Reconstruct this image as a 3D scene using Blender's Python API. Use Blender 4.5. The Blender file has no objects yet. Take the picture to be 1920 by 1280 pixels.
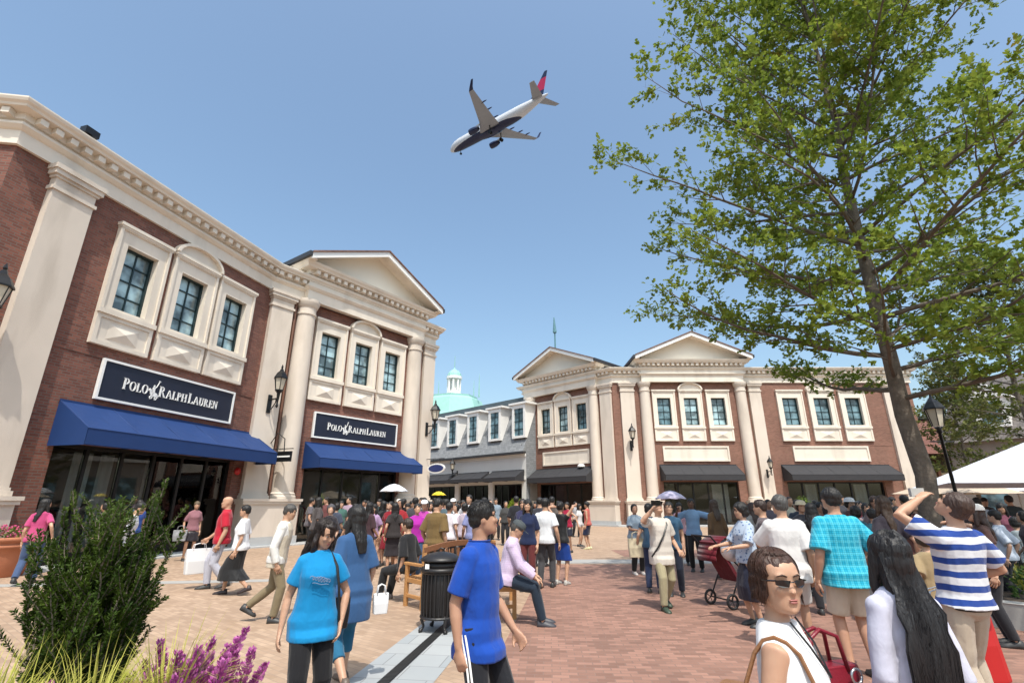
import bpy, math, random
import numpy as np
from mathutils import Vector, Matrix, noise
random.seed(7)
SC = bpy.context.scene
COL = SC.collection
PI = math.pi
rad = math.radians
FPX = 926.0; TH = math.atan(302/926); CH = 1.6

# ---------------------------------------------------------------- mesh builder
class MB:
    def __init__(s): s.v = []; s.f = []
    def quad(s, a, b, c, d):
        n = len(s.v); s.v += [tuple(a), tuple(b), tuple(c), tuple(d)]; s.f.append((n, n+1, n+2, n+3))
    def tri(s, a, b, c):
        n = len(s.v); s.v += [tuple(a), tuple(b), tuple(c)]; s.f.append((n, n+1, n+2))
    def poly(s, pts):
        n = len(s.v); s.v += [tuple(p) for p in pts]; s.f.append(tuple(range(n, n+len(pts))))
    def hexa(s, p):   # p: 4 bottom (ccw from above) + 4 top
        n = len(s.v); s.v += [tuple(q) for q in p]
        for f in ((3, 2, 1, 0), (4, 5, 6, 7), (0, 1, 5, 4), (1, 2, 6, 5), (2, 3, 7, 6), (3, 0, 4, 7)):
            s.f.append(tuple(n+i for i in f))
    def box(s, x0, x1, y0, y1, z0, z1):
        s.hexa([(x0, y0, z0), (x1, y0, z0), (x1, y1, z0), (x0, y1, z0), (x0, y0, z1), (x1, y0, z1), (x1, y1, z1), (x0, y1, z1)])
    def fbox(s, F, s0, s1, o0, o1, z0, z1):
        s.hexa([F.p(s0, o1, z0), F.p(s1, o1, z0), F.p(s1, o0, z0), F.p(s0, o0, z0), F.p(s0, o1, z1), F.p(s1, o1, z1), F.p(s1, o0, z1), F.p(s0, o0, z1)])
    def loft(s, rings, cap=True):   # rings: list of lists of points, same length
        n0 = len(s.v); k = len(rings[0])
        for r in rings: s.v += [tuple(p) for p in r]
        for i in range(len(rings)-1):
            for j in range(k):
                a = n0+i*k+j; b = n0+i*k+(j+1) % k
                s.f.append((a, b, b+k, a+k))
        if cap:
            s.f.append(tuple(n0+j for j in reversed(range(k))))
            s.f.append(tuple(n0+(len(rings)-1)*k+j for j in range(k)))
    def tube(s, pts, radii, k=8, cap=True):
        pts = [Vector(p) for p in pts]
        if not hasattr(radii, '__len__'): radii = [radii]*len(pts)
        rings = []; up = None
        for i, p in enumerate(pts):
            if i == 0: d = pts[1]-p
            elif i == len(pts)-1: d = p-pts[i-1]
            else: d = (pts[i+1]-p).normalized()+(p-pts[i-1]).normalized()
            if d.length < 1e-9: d = Vector((0, 0, 1))
            d.normalize()
            if up is None: up = Vector((0, 0, 1)) if abs(d.z) < .9 else Vector((1, 0, 0))
            ax = d.cross(up)
            if ax.length < 1e-6: ax = d.orthogonal()
            ax.normalize(); ay = ax.cross(d).normalized(); up = ay
            rings.append([p+ax*(radii[i]*math.cos(2*PI*j/k))-ay*(radii[i]*math.sin(2*PI*j/k)) for j in range(k)])
        s.loft(rings, cap)
    def lathe(s, c, prof, k=20, ax=Vector((1, 0, 0)), ay=Vector((0, 1, 0)), az=Vector((0, 0, 1)), cap=True):
        c = Vector(c)
        s.loft([[c+ax*(r*math.cos(2*PI*j/k))+ay*(r*math.sin(2*PI*j/k))+az*z for j in range(k)] for r, z in prof], cap)
    def ell(s, c, r, M=None, k=12, m=8):
        c = Vector(c); n0 = len(s.v)
        rings = []
        for i in range(1, m):
            t = PI*i/m
            ring = []
            for j in range(k):
                q = Vector((r[0]*math.sin(t)*math.cos(2*PI*j/k), r[1]*math.sin(t)*math.sin(2*PI*j/k), -r[2]*math.cos(t)))
                if M is not None: q = M @ q
                ring.append(c+q)
            rings.append(ring)
        s.loft(rings, False)
        bot = Vector((0, 0, -r[2])); top = Vector((0, 0, r[2]))
        if M is not None: bot = M @ bot; top = M @ top
        nb = len(s.v); s.v += [tuple(c+bot), tuple(c+top)]
        L = n0+(m-2)*k
        for j in range(k):
            s.f.append((nb, n0+(j+1) % k, n0+j)); s.f.append((nb+1, L+j, L+(j+1) % k))
    def prism(s, pts, d):   # planar polygon extruded by vector d
        pts = [Vector(p) for p in pts]; d = Vector(d); n = len(s.v); k = len(pts)
        s.v += [tuple(p) for p in pts]+[tuple(p+d) for p in pts]
        s.f.append(tuple(n+i for i in reversed(range(k)))); s.f.append(tuple(n+k+i for i in range(k)))
        for i in range(k): s.f.append((n+i, n+(i+1) % k, n+k+(i+1) % k, n+k+i))
    def add(s, o, M=None):
        n = len(s.v); s.v += [tuple(M @ Vector(p)) for p in o.v] if M is not None else o.v
        s.f += [tuple(i+n for i in f) for f in o.f]

class Fr:   # a facade frame: s along the wall, o out of it, z up
    def __init__(s, x, y, deg):
        a = rad(deg); s.x, s.y = x, y; s.d = (math.sin(a), math.cos(a)); s.n = (math.cos(a), -math.sin(a)); s.ang = a
    def p(s, t, o, z): return (s.x+t*s.d[0]+o*s.n[0], s.y+t*s.d[1]+o*s.n[1], z)
    def xy(s, t, o=0): return (s.x+t*s.d[0]+o*s.n[0], s.y+t*s.d[1]+o*s.n[1])
    def at(s, t, o=0): x, y = s.xy(t, o); return Fr(x, y, math.degrees(s.ang))

def ray(px, py):
    a = (px-960)/FPX; u = (640-py)/FPX
    return Vector((a, math.cos(TH)-u*math.sin(TH), math.sin(TH)+u*math.cos(TH)))
def dep(px, py, D):
    d = ray(px, py); return d*(D/d.y)+Vector((0, 0, CH))
def onground(px, py, z=0):
    d = ray(px, py); return d*((z-CH)/d.z)+Vector((0, 0, CH))

def setuv(me):
    n = len(me.loops)
    if n == 0: return
    uv = me.uv_layers.new(name='UVMap')
    co = np.empty(len(me.vertices)*3); me.vertices.foreach_get('co', co); co = co.reshape(-1, 3)
    li = np.empty(n, dtype=np.int32); me.loops.foreach_get('vertex_index', li)
    nf = len(me.polygons)
    nor = np.empty(nf*3); me.polygons.foreach_get('normal', nor); nor = nor.reshape(-1, 3)
    tot = np.empty(nf, dtype=np.int32); me.polygons.foreach_get('loop_total', tot)
    N = np.repeat(nor, tot, axis=0); P = co[li]
    flat = np.abs(N[:, 2]) > .75
    h = np.sqrt(N[:, 0]**2+N[:, 1]**2)+1e-9
    u = (-N[:, 1]*P[:, 0]+N[:, 0]*P[:, 1])/h; v = P[:, 2].copy()
    u[flat] = P[flat, 0]; v[flat] = P[flat, 1]
    out = np.stack([u, v], 1).astype(np.float32).ravel()
    uv.data.foreach_set('uv', out)

def wloc(o):
    p = Vector((0, 0, 0))
    while o is not None:
        p = p+Vector(o.location) ; o = o.parent
    return p

def link(name, data, parent=None, loc=(0, 0, 0)):
    o = bpy.data.objects.new(name, data); COL.objects.link(o)
    o.location = loc
    if parent is not None: o.parent = parent
    return o

def mesh(name, mb, mat, smooth=False, uv=True, off=None, local=False):
    me = bpy.data.meshes.new(name)
    v = np.array(mb.v, dtype=np.float64).reshape(-1, 3)
    if off is not None: v = v-np.array(off)
    me.from_pydata(v.tolist(), [], mb.f)
    if mat is not None: me.materials.append(mat)
    if uv: setuv(me)
    if smooth: me.polygons.foreach_set('use_smooth', [True]*len(me.polygons))
    me.update()
    return me

def obj(name, mb, mat, parent=None, smooth=False, loc=None, label=None, bevel=0):
    """world-space vertices; the object's origin is its parent's, or loc for a thing that is one mesh"""
    if parent is not None: off = wloc(parent); l = (0, 0, 0)
    else: l = tuple(loc) if loc is not None else (0, 0, 0); off = Vector(l)
    me = mesh(name, mb, mat, smooth, True, off)
    o = link(name, me, parent, l)
    if smooth: autosmooth(o)
    if label: o['label'] = label
    if bevel:
        b = o.modifiers.new('b', 'BEVEL'); b.width = bevel; b.segments = 1; b.limit_method = 'ANGLE'
    return o

def autosmooth(o, ang=40):
    me = o.data
    if not me.polygons: return
    try: me.set_sharp_from_angle(angle=rad(ang))
    except Exception: pass

def tag(o, label, cat, group=None, kind=None):
    if label: o['label'] = label
    if cat: o['category'] = cat
    if group: o['group'] = group
    if kind: o['kind'] = kind
    return o

def empty(name, loc, label, cat, group=None, rz=0):
    o = link(name, None, None, loc); o.empty_display_size = .2; o.rotation_euler = (0, 0, rz)
    return tag(o, label, cat, group)

def copy_tree(o, parent=None):
    c = o.copy(); COL.objects.link(c)
    if parent is not None: c.parent = parent
    for ch in list(o.children): copy_tree(ch, c)
    return c

# ---------------------------------------------------------------- materials
MATS = {}
def newmat(name):
    m = bpy.data.materials.new(name); m.use_nodes = True
    nt = m.node_tree; nt.nodes.clear()
    out = nt.nodes.new('ShaderNodeOutputMaterial'); b = nt.nodes.new('ShaderNodeBsdfPrincipled')
    nt.links.new(b.outputs[0], out.inputs[0])
    return m, nt, b
def nd(nt, t, **kw):
    n = nt.nodes.new(t)
    for k, v in kw.items():
        if k.startswith('i_'): n.inputs[k[2:].replace('_', ' ')].default_value = v
        else: setattr(n, k, v)
    return n
def col4(c): return (c[0], c[1], c[2], 1)

def mat_plain(name, c, rough=.6, var=.12, scale=6, bump=.0, bscale=60, metal=0, spec=.5, dirt=0, sheen=0):
    if name in MATS: return MATS[name]
    m, nt, b = newmat(name)
    tc = nd(nt, 'ShaderNodeTexCoord'); n = nd(nt, 'ShaderNodeTexNoise'); n.inputs['Scale'].default_value = scale; n.inputs['Detail'].default_value = 6
    nt.links.new(tc.outputs['Object'], n.inputs['Vector'])
    mx = nd(nt, 'ShaderNodeMix', data_type='RGBA')
    mx.inputs['A'].default_value = col4([x*(1-var) for x in c]); mx.inputs['B'].default_value = col4([min(1, x*(1+var)) for x in c])
    nt.links.new(n.outputs['Fac'], mx.inputs['Factor'])
    src = mx.outputs['Result']
    if dirt:
        n2 = nd(nt, 'ShaderNodeTexNoise'); n2.inputs['Scale'].default_value = .9; n2.inputs['Detail'].default_value = 9
        mp = nd(nt, 'ShaderNodeMapping'); mp.inputs['Scale'].default_value = (1.5, 1.5, .35)
        nt.links.new(tc.outputs['Object'], mp.inputs[0]); nt.links.new(mp.outputs[0], n2.inputs['Vector'])
        r = nd(nt, 'ShaderNodeMapRange'); r.inputs[1].default_value = .5; r.inputs[2].default_value = .75; r.inputs[4].default_value = dirt
        nt.links.new(n2.outputs['Fac'], r.inputs[0])
        m2 = nd(nt, 'ShaderNodeMix', data_type='RGBA'); m2.inputs['B'].default_value = (c[0]*.45, c[1]*.42, c[2]*.38, 1)
        nt.links.new(src, m2.inputs['A']); nt.links.new(r.outputs[0], m2.inputs['Factor']); src = m2.outputs['Result']
    nt.links.new(src, b.inputs['Base Color'])
    b.inputs['Roughness'].default_value = rough; b.inputs['Metallic'].default_value = metal
    b.inputs['Specular IOR Level'].default_value = spec
    if sheen: b.inputs['Sheen Weight'].default_value = sheen
    if bump:
        n3 = nd(nt, 'ShaderNodeTexNoise'); n3.inputs['Scale'].default_value = bscale; n3.inputs['Detail'].default_value = 4
        nt.links.new(tc.outputs['Object'], n3.inputs['Vector'])
        bp = nd(nt, 'ShaderNodeBump'); bp.inputs['Strength'].default_value = bump; bp.inputs['Distance'].default_value = .02
        nt.links.new(n3.outputs['Fac'], bp.inputs['Height']); nt.links.new(bp.outputs[0], b.inputs['Normal'])
    MATS[name] = m; return m

def mat_brick(name, c1, c2, mortar, bw=.215, bh=.075, ms=.010, rough=.85, rot=0, big=.25, bump=.5, offset=.5, patch=None, uvsrc='UV'):
    if name in MATS: return MATS[name]
    m, nt, b = newmat(name)
    tc = nd(nt, 'ShaderNodeTexCoord'); mp = nd(nt, 'ShaderNodeMapping'); mp.inputs['Rotation'].default_value = (0, 0, rot)
    nt.links.new(tc.outputs[uvsrc], mp.inputs[0])
    br = nd(nt, 'ShaderNodeTexBrick'); br.offset = offset
    br.inputs['Scale'].default_value = 1; br.inputs['Brick Width'].default_value = bw; br.inputs['Row Height'].default_value = bh
    br.inputs['Mortar Size'].default_value = ms; br.inputs['Mortar Smooth'].default_value = .3
    br.inputs['Color1'].default_value = col4(c1); br.inputs['Color2'].default_value = col4(c2); br.inputs['Mortar'].default_value = col4(mortar); br.inputs['Bias'].default_value = -.1
    nt.links.new(mp.outputs[0], br.inputs['Vector'])
    n = nd(nt, 'ShaderNodeTexNoise'); n.inputs['Scale'].default_value = .55; n.inputs['Detail'].default_value = 8; n.inputs['Roughness'].default_value = .65
    nt.links.new(tc.outputs[uvsrc], n.inputs['Vector'])
    hs = nd(nt, 'ShaderNodeHueSaturation')
    r = nd(nt, 'ShaderNodeMapRange'); r.inputs[1].default_value = .25; r.inputs[2].default_value = .75; r.inputs[3].default_value = 1-big; r.inputs[4].default_value = 1+big
    nt.links.new(n.outputs['Fac'], r.inputs[0]); nt.links.new(r.outputs[0], hs.inputs['Value']); nt.links.new(br.outputs['Color'], hs.inputs['Color'])
    src = hs.outputs[0]
    if patch:
        n2 = nd(nt, 'ShaderNodeTexNoise'); n2.inputs['Scale'].default_value = 2.2; n2.inputs['Detail'].default_value = 10
        nt.links.new(tc.outputs[uvsrc], n2.inputs['Vector'])
        r2 = nd(nt, 'ShaderNodeMapRange'); r2.inputs[1].default_value = .56; r2.inputs[2].default_value = .72; r2.inputs[4].default_value = .5
        nt.links.new(n2.outputs['Fac'], r2.inputs[0])
        mx = nd(nt, 'ShaderNodeMix', data_type='RGBA'); mx.inputs['B'].default_value = col4(patch)
        nt.links.new(r2.outputs[0], mx.inputs['Factor']); nt.links.new(src, mx.inputs['A']); src = mx.outputs['Result']
    nt.links.new(src, b.inputs['Base Color'])
    bp = nd(nt, 'ShaderNodeBump'); bp.inputs['Strength'].default_value = bump; bp.inputs['Distance'].default_value = .008; bp.invert = True
    nt.links.new(br.outputs['Fac'], bp.inputs['Height']); nt.links.new(bp.outputs[0], b.inputs['Normal'])
    b.inputs['Roughness'].default_value = rough
    MATS[name] = m; return m

def mat_glass(name, tint=(.02, .03, .035), trans=.0, rough=.03):
    """shop glass: see-through with a Fresnel mirror; upper panes: dark with mirror"""
    if name in MATS: return MATS[name]
    m, nt, b = newmat(name)
    if trans:
        out = [n for n in nt.nodes if n.type == 'OUTPUT_MATERIAL'][0]
        tr = nd(nt, 'ShaderNodeBsdfTransparent'); tr.inputs[0].default_value = (trans, trans*1.02, trans, 1)
        gl = nd(nt, 'ShaderNodeBsdfGlossy'); gl.inputs['Roughness'].default_value = .01
        fr = nd(nt, 'ShaderNodeFresnel'); fr.inputs[0].default_value = 1.55
        ms = nd(nt, 'ShaderNodeMixShader')
        nt.links.new(fr.outputs[0], ms.inputs[0]); nt.links.new(tr.outputs[0], ms.inputs[1]); nt.links.new(gl.outputs[0], ms.inputs[2]); nt.links.new(ms.outputs[0], out.inputs[0])
    else:
        tc = nd(nt, 'ShaderNodeTexCoord'); n = nd(nt, 'ShaderNodeTexNoise'); n.inputs['Scale'].default_value = 1.3; n.inputs['Detail'].default_value = 3
        nt.links.new(tc.outputs['Object'], n.inputs['Vector'])
        mx = nd(nt, 'ShaderNodeMix', data_type='RGBA'); mx.inputs['A'].default_value = col4(tint); mx.inputs['B'].default_value = col4([min(1, t*5) for t in tint])
        r = nd(nt, 'ShaderNodeMapRange'); r.inputs[1].default_value = .42; r.inputs[2].default_value = .62
        nt.links.new(n.outputs['Fac'], r.inputs[0]); nt.links.new(r.outputs[0], mx.inputs['Factor']); nt.links.new(mx.outputs['Result'], b.inputs['Base Color'])
        b.inputs['Roughness'].default_value = rough; b.inputs['Specular IOR Level'].default_value = .8
    MATS[name] = m; return m
# ---------------------------------------------------------------- building materials
CREAM = mat_plain('cream_stucco', (.64, .56, .475), .75, .08, 1.2, .25, 70, dirt=.42)
CREAM2 = mat_plain('cream_trim', (.74, .665, .565), .6, .06, 2, .08, 60, dirt=.32)
TYMP = mat_plain('tympanum_bounce_cream', (.80, .75, .65), .7, .04, 1.5)  # lighter than the other creams: bounce light put into the colour
STONEB = mat_plain('base_stone', (.42, .43, .43), .8, .12, 4, .2, 40)
BRICK = mat_brick('red_brick', (.15, .052, .036), (.25, .092, .062), (.15, .115, .095), patch=(.10, .038, .028))
BRICKB = mat_brick('orange_brick', (.19, .08, .053), (.265, .118, .082), (.21, .155, .12), patch=(.15, .06, .042))
ROOF = mat_plain('roof_edge_black', (.03, .03, .033), .5, .2, 8)
SHINGLE = mat_brick('brown_shingle', (.16, .08, .06), (.22, .12, .09), (.06, .04, .035), bw=.3, bh=.14, ms=.008)
WHITE = mat_plain('white_paint', (.8, .79, .76), .45, .03, 2)
FRAMEM = mat_plain('dark_teal_metal', (.012, .03, .033), .35, .2, 8, metal=.2)
PANE = mat_glass('upper_pane', (.035, .06, .07))
PANE2 = mat_glass('upper_pane_pale', (.09, .13, .14))
GLASS = mat_glass('shop_glass', trans=.82)
BLACKM = mat_plain('black_metal', (.012, .012, .013), .4, .3, 10, metal=.3)
DARKI = mat_plain('shop_interior', (.22, .20, .175), .8, .3, 1.5)
INTFL = mat_plain('shop_floor', (.18, .13, .09), .4, .2, 2)
DOWNP = mat_plain('brown_downspout_and_shade', (.17, .08, .05), .5, .1, 5)

def isect(p, d, q, e):
    det = d[0]*(-e[1])+e[0]*d[1]
    t = ((q[0]-p[0])*(-e[1])+e[0]*(q[1]-p[1]))/det
    return (p[0]+t*d[0], p[1]+t*d[1])

def offset_path(path, o):
    """shift an open plan polyline outward (to its right-hand side) with mitred corners"""
    n = len(path); L = []
    for i in range(n-1):
        dx, dy = path[i+1][0]-path[i][0], path[i+1][1]-path[i][1]; l = math.hypot(dx, dy); dx /= l; dy /= l
        L.append(((path[i][0]+dy*o, path[i][1]-dx*o), (dx, dy)))
    out = [L[0][0]]
    for i in range(1, n-1):
        a, b = L[i-1], L[i]
        if abs(a[1][0]*b[1][1]-a[1][1]*b[1][0]) < 1e-4: out.append(b[0])
        else: out.append(isect(a[0], a[1], b[0], b[1]))
    p, d = L[-1]; ln = math.hypot(path[-1][0]-path[-2][0], path[-1][1]-path[-2][1])
    out.append((p[0]+d[0]*ln, p[1]+d[1]*ln)); return out

def sweep(mb, path, prof, closed=True):
    rows = [[(x, y, z) for x, y in offset_path(path, o)] for o, z in prof]
    n = len(path); k = len(prof)
    for j in range(k if closed else k-1):
        a, b = rows[j], rows[(j+1) % k]
        for i in range(n-1): mb.quad(a[i], a[i+1], b[i+1], b[i])
    if closed:
        mb.poly([r[0] for r in rows]); mb.poly([r[-1] for r in reversed(rows)])

ENTAB = [(.10, 10.42), (.10, 10.82), (.16, 10.85), (.24, 10.93), (.24, 11.0), (.14, 11.03), (.14, 11.10), (.20, 11.11), (.20, 11.30), (.46, 11.32), (.48, 11.38), (.54, 11.43), (.57, 11.50), (.57, 11.54), (-.35, 11.54), (-.35, 10.42)]
ENTP = [(.0, 10.42), (.0, 10.90), (.06, 10.94), (.14, 11.04), (.14, 11.11), (.04, 11.16), (.04, 11.30), (.08, 11.33), (.04, 11.36), (.04, 11.62), (.12, 11.64), (.12, 11.84), (.40, 11.86), (.44, 11.94), (.50, 12.0), (.54, 12.1), (-.55, 12.1), (-.55, 10.42)]
def dentils(mb, path, o0=.20, o1=.40, z0=11.12, z1=11.29, pitch=.37, w=.19):
    pth = offset_path(path, 0)
    for i in range(len(path)-1):
        dx, dy = path[i+1][0]-path[i][0], path[i+1][1]-path[i][1]; l = math.hypot(dx, dy)
        F = Fr(path[i][0], path[i][1], math.degrees(math.atan2(dx, dy)))
        n = int(l/pitch)
        for j in range(n):
            s = (j+.5)*l/n
            mb.fbox(F, s-w/2, s+w/2, o0, o1, z0, z1)

def wall(mb, F, s0, s1, z0, z1, ops, depth=.2):
    """front skin with openings, their reveals"""
    S = sorted(set([s0, s1]+[q for o in ops for q in o[:2]])); Z = sorted(set([z0, z1]+[q for o in ops for q in o[2:]]))
    for a, b in zip(S, S[1:]):
        for c, d in zip(Z, Z[1:]):
            m, n = (a+b)/2, (c+d)/2
            if any(o[0] < m < o[1] and o[2] < n < o[3] for o in ops): continue
            mb.quad(F.p(a, 0, c), F.p(b, 0, c), F.p(b, 0, d), F.p(a, 0, d))
    for a, b, c, d in ops:
        mb.quad(F.p(a, 0, c), F.p(a, 0, d), F.p(a, -depth, d), F.p(a, -depth, c))
        mb.quad(F.p(b, 0, d), F.p(b, 0, c), F.p(b, -depth, c), F.p(b, -depth, d))
        mb.quad(F.p(a, 0, d), F.p(b, 0, d), F.p(b, -depth, d), F.p(a, -depth, d))
        mb.quad(F.p(b, 0, c), F.p(a, 0, c), F.p(a, -depth, c), F.p(b, -depth, c))

def window(F, s0, w, parent, arch=False, gw=None, pane=None, pyramid=True, z0=5.97, z1=9.85, nv=4):
    """tall upper window: stone surround > pane, glazing bars, panel"""
    s1 = s0+w; g = w*.2; a, b = s0+g, s1-g; gz0, gz1 = z0+1.16, z1-.62
    m = MB()
    m.fbox(F, s0, a, 0, .11, z0+.94, z1-.1); m.fbox(F, b, s1, 0, .11, z0+.94, z1-.1)
    m.fbox(F, a, b, 0, .11, gz1, z1-.1); m.fbox(F, a, b, 0, .11, z0+.94, gz0)
    e = .05   # raised outer band
    m.fbox(F, s0, s0+.09, .11, .11+e, z0+1.1, z1-.1); m.fbox(F, s1-.09, s1, .11, .11+e, z0+1.1, z1-.1)
    m.fbox(F, s0+.09, s1-.09, .11, .11+e, z1-.2, z1-.1)
    m.fbox(F, s0-.05, s1+.05, 0, .22, z1-.1, z1)            # cornice
    m.fbox(F, s0-.02, s1+.02, .002, .19, z1-.16, z1-.102)
    m.fbox(F, s0-.03, s1+.03, .112, .2, z0+.93, z0+1.08)   # sill band
    # reveal lining
    for q0, q1 in ((a, a+.004), (b-.004, b)): m.fbox(F, q0, q1, -.2, .108, gz0, gz1)
    m.fbox(F, a+.004, b-.004, -.2, .108, gz1-.004, gz1)
    m.fbox(F, a+.004, b-.004, -.2, .108, gz0, gz0+.02)
    # panel below with raised border
    m.fbox(F, s0, s1, 0, .10, z0, z0+.93)
    m.fbox(F, s0, s0+.12, .10, .14, z0, z0+.93); m.fbox(F, s1-.12, s1, .10, .14, z0, z0+.93)
    m.fbox(F, s0+.12, s1-.12, .10, .14, z0, z0+.12); m.fbox(F, s0+.12, s1-.12, .10, .14, z0+.81, z0+.93)
    if arch:
        pts = []; c = (s0+s1)/2; r = w/2+.08; hh = .58
        for rr, o1 in ((1.0, .24),):
            outer = [(c+r*math.cos(t), z1+hh*math.sin(t)) for t in [PI*i/16 for i in range(17)]]
            inner = [(c+(r-.1)*math.cos(t), z1+(hh-.1)*math.sin(t)) for t in [PI*i/16 for i in range(17)]]
            for i in range(16):
                p = [outer[i], outer[i+1], inner[i+1], inner[i]]
                m.prism([F.p(x, .02, z) for x, z in p], Vector((F.n[0]*o1, F.n[1]*o1, 0)))
            m.prism([F.p(x, .01, z+.001) for x, z in inner], Vector((F.n[0]*.1, F.n[1]*.1, 0)))
    win = obj('window', m, CREAM2, parent)
    p = MB(); c = (s0+s1)/2; pz = z0+.46; pw = w*.27
    base = [F.p(c-pw, .102, pz-.25), F.p(c+pw, .102, pz-.25), F.p(c+pw, .102, pz+.25), F.p(c-pw, .102, pz+.25)]; ap = F.p(c, .20, pz)
    for i in range(4): p.tri(base[i], base[(i+1) % 4], ap)
    obj('panel_ornament', p, CREAM2, win)
    g_ = MB(); g_.quad(F.p(a, -.19, gz0), F.p(b, -.19, gz0), F.p(b, -.19, gz1), F.p(a, -.19, gz1)); obj('pane', g_, pane or PANE, win)
    k = MB(); t = .05
    k.fbox(F, a+.004, a+.07, -.188, -.10, gz0+.02, gz1-.005); k.fbox(F, b-.07, b-.004, -.188, -.10, gz0+.02, gz1-.005)
    k.fbox(F, a+.07, b-.07, -.188, -.10, gz1-.075, gz1-.005); k.fbox(F, a+.07, b-.07, -.188, -.10, gz0+.02, gz0+.09)
    k.fbox(F, c-.022, c+.022, -.187, -.15, gz0+.09, gz1-.075)
    for i in range(1, nv):
        z = gz0+(gz1-gz0)*i/nv
        k.fbox(F, a+.07, c-.022, -.186, -.152, z-.02, z+.02); k.fbox(F, c+.022, b-.07, -.186, -.152, z-.02, z+.02)
    obj('glazing_bars', k, FRAMEM, win)
    return (a, b, gz0, gz1)

def winops(s0, w, z0=5.97, z1=9.85):
    g = w*.2; return (s0+g, s0+w-g, z0+1.16, z1-.62)

def pilaster(F, s0, s1, parent, z0=1.75, o=.22, zt=10.42, ped=True):
    m = MB(); m.fbox(F, s0, s1, 0, o, z0+.2, zt-.72)
    for e, a, b in ((.05, zt-.72, zt-.62), (.0, zt-.62, zt-.36), (.05, zt-.36, zt-.28), (.11, zt-.28, zt-.14), (.15, zt-.14, zt-.004)):
        m.fbox(F, s0-e, s1+e, 0, o+e, a, b)
    m.fbox(F, s0-.07, s1+.07, 0, o+.07, z0, z0+.12); m.fbox(F, s0-.03, s1+.03, 0, o+.03, z0+.12, z0+.2)
    return obj('pilaster', m, CREAM, parent)

def column(F, s, o, r, parent, z0=1.75, zt=10.42):
    m = MB(); c = F.p(s, o, 0)
    prof = [(r*1.22, z0), (r*1.22, z0+.1), (r*1.12, z0+.14), (r*1.14, z0+.2), (r*1.0, z0+.26), (r, z0+3), (r*.9, zt-.78), (r*.9, zt-.74), (r*1.0, zt-.72), (r*1.0, zt-.64), (r*.91, zt-.62), (r*.91, zt-.38), (r*1.02, zt-.34), (r*1.1, zt-.24), (r*1.18, zt-.16), (r*1.2, zt-.12), (r*1.2, zt-.004)]
    m.lathe(c, prof, 28)
    return obj('column', m, CREAM, parent, smooth=True)

def pedestal(F, s0, s1, o1, parent, z1=1.75):
    m = MB(); m.fbox(F, s0, s1, 0, o1, .36, z1-.2); m.fbox(F, s0-.06, s1+.06, 0, o1+.06, z1-.2, z1-.1); m.fbox(F, s0-.1, s1+.1, 0, o1+.1, z1-.1, z1-.003)
    p = obj('pedestal', m, CREAM, parent)
    b = MB(); b.fbox(F, s0-.05, s1+.05, 0, o1+.05, 0, .355); obj('plinth_stone', b, STONEB, p)

def portico(F, s0, s1, parent, out=.4, back=7, eaves=.55, apex=14.05, wleft=True):
    """projecting entablature, tympanum and gable roof over [s0, s1]"""
    pth = [F.xy(s0, -.3), F.xy(s0, out), F.xy(s1, out), F.xy(s1, -.3)]
    m = MB(); prof = ENTP
    sweep(m, pth, prof); dentils(m, pth, o0=.12, o1=.34, z0=11.65, z1=11.83)
    obj('entablature', m, CREAM2, parent)
    c = (s0+s1)/2; e0, e1 = s0-eaves, s1+eaves; zb = 12.18; of = out+.85
    t = MB(); hs_ = zb+(apex-zb)*(s0+.1-e0)/(c-e0)-.031; t.prism([F.p(s0+.1, out-.32, 12.102), F.p(s1-.1, out-.32, 12.102), F.p(s1-.1, out-.32, hs_), F.p(c, out-.32, apex-.031), F.p(s0+.1, out-.32, hs_)], Vector((F.n[0]*.3, F.n[1]*.3, 0)))
    obj('tympanum', t, TYMP, parent)
    # roof slabs, raking soffit and fascia
    def slab(off0, off1, oa, ob):
        q = MB()
        for sa in (e0, e1):
            q.prism([F.p(sa, oa, zb+off0), F.p(c, oa, apex+off0), F.p(c, oa, apex+off1), F.p(sa, oa, zb+off1)], Vector((F.n[0]*(ob-oa), F.n[1]*(ob-oa), 0)))
        return q
    obj('raking_soffit', slab(-.03, .05, out-.3, of-.1), CREAM2, parent)
    obj('fascia', slab(-.16, .12, of-.098, of), WHITE, parent)
    r = obj('roof', slab(.121, .2, -back, of+.06), SHINGLE, parent)
    g = MB()
    for sa, q in ((e0, -1), (e1, 1)):
        a, b = sorted((sa, sa+q*.14)); g.fbox(F, a, b, -back, of+.02, zb-.06, zb+.16)
    obj('gutter', g, ROOF, r)
    sf = MB()
    for sa, sb in ((e0, s0-.2), (s1+.2, e1)):
        sf.fbox(F, min(sa, sb), max(sa, sb), -back, of-.1, zb-.09, zb-.05)
    obj('eaves_soffit', sf, CREAM2, parent)

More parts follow.
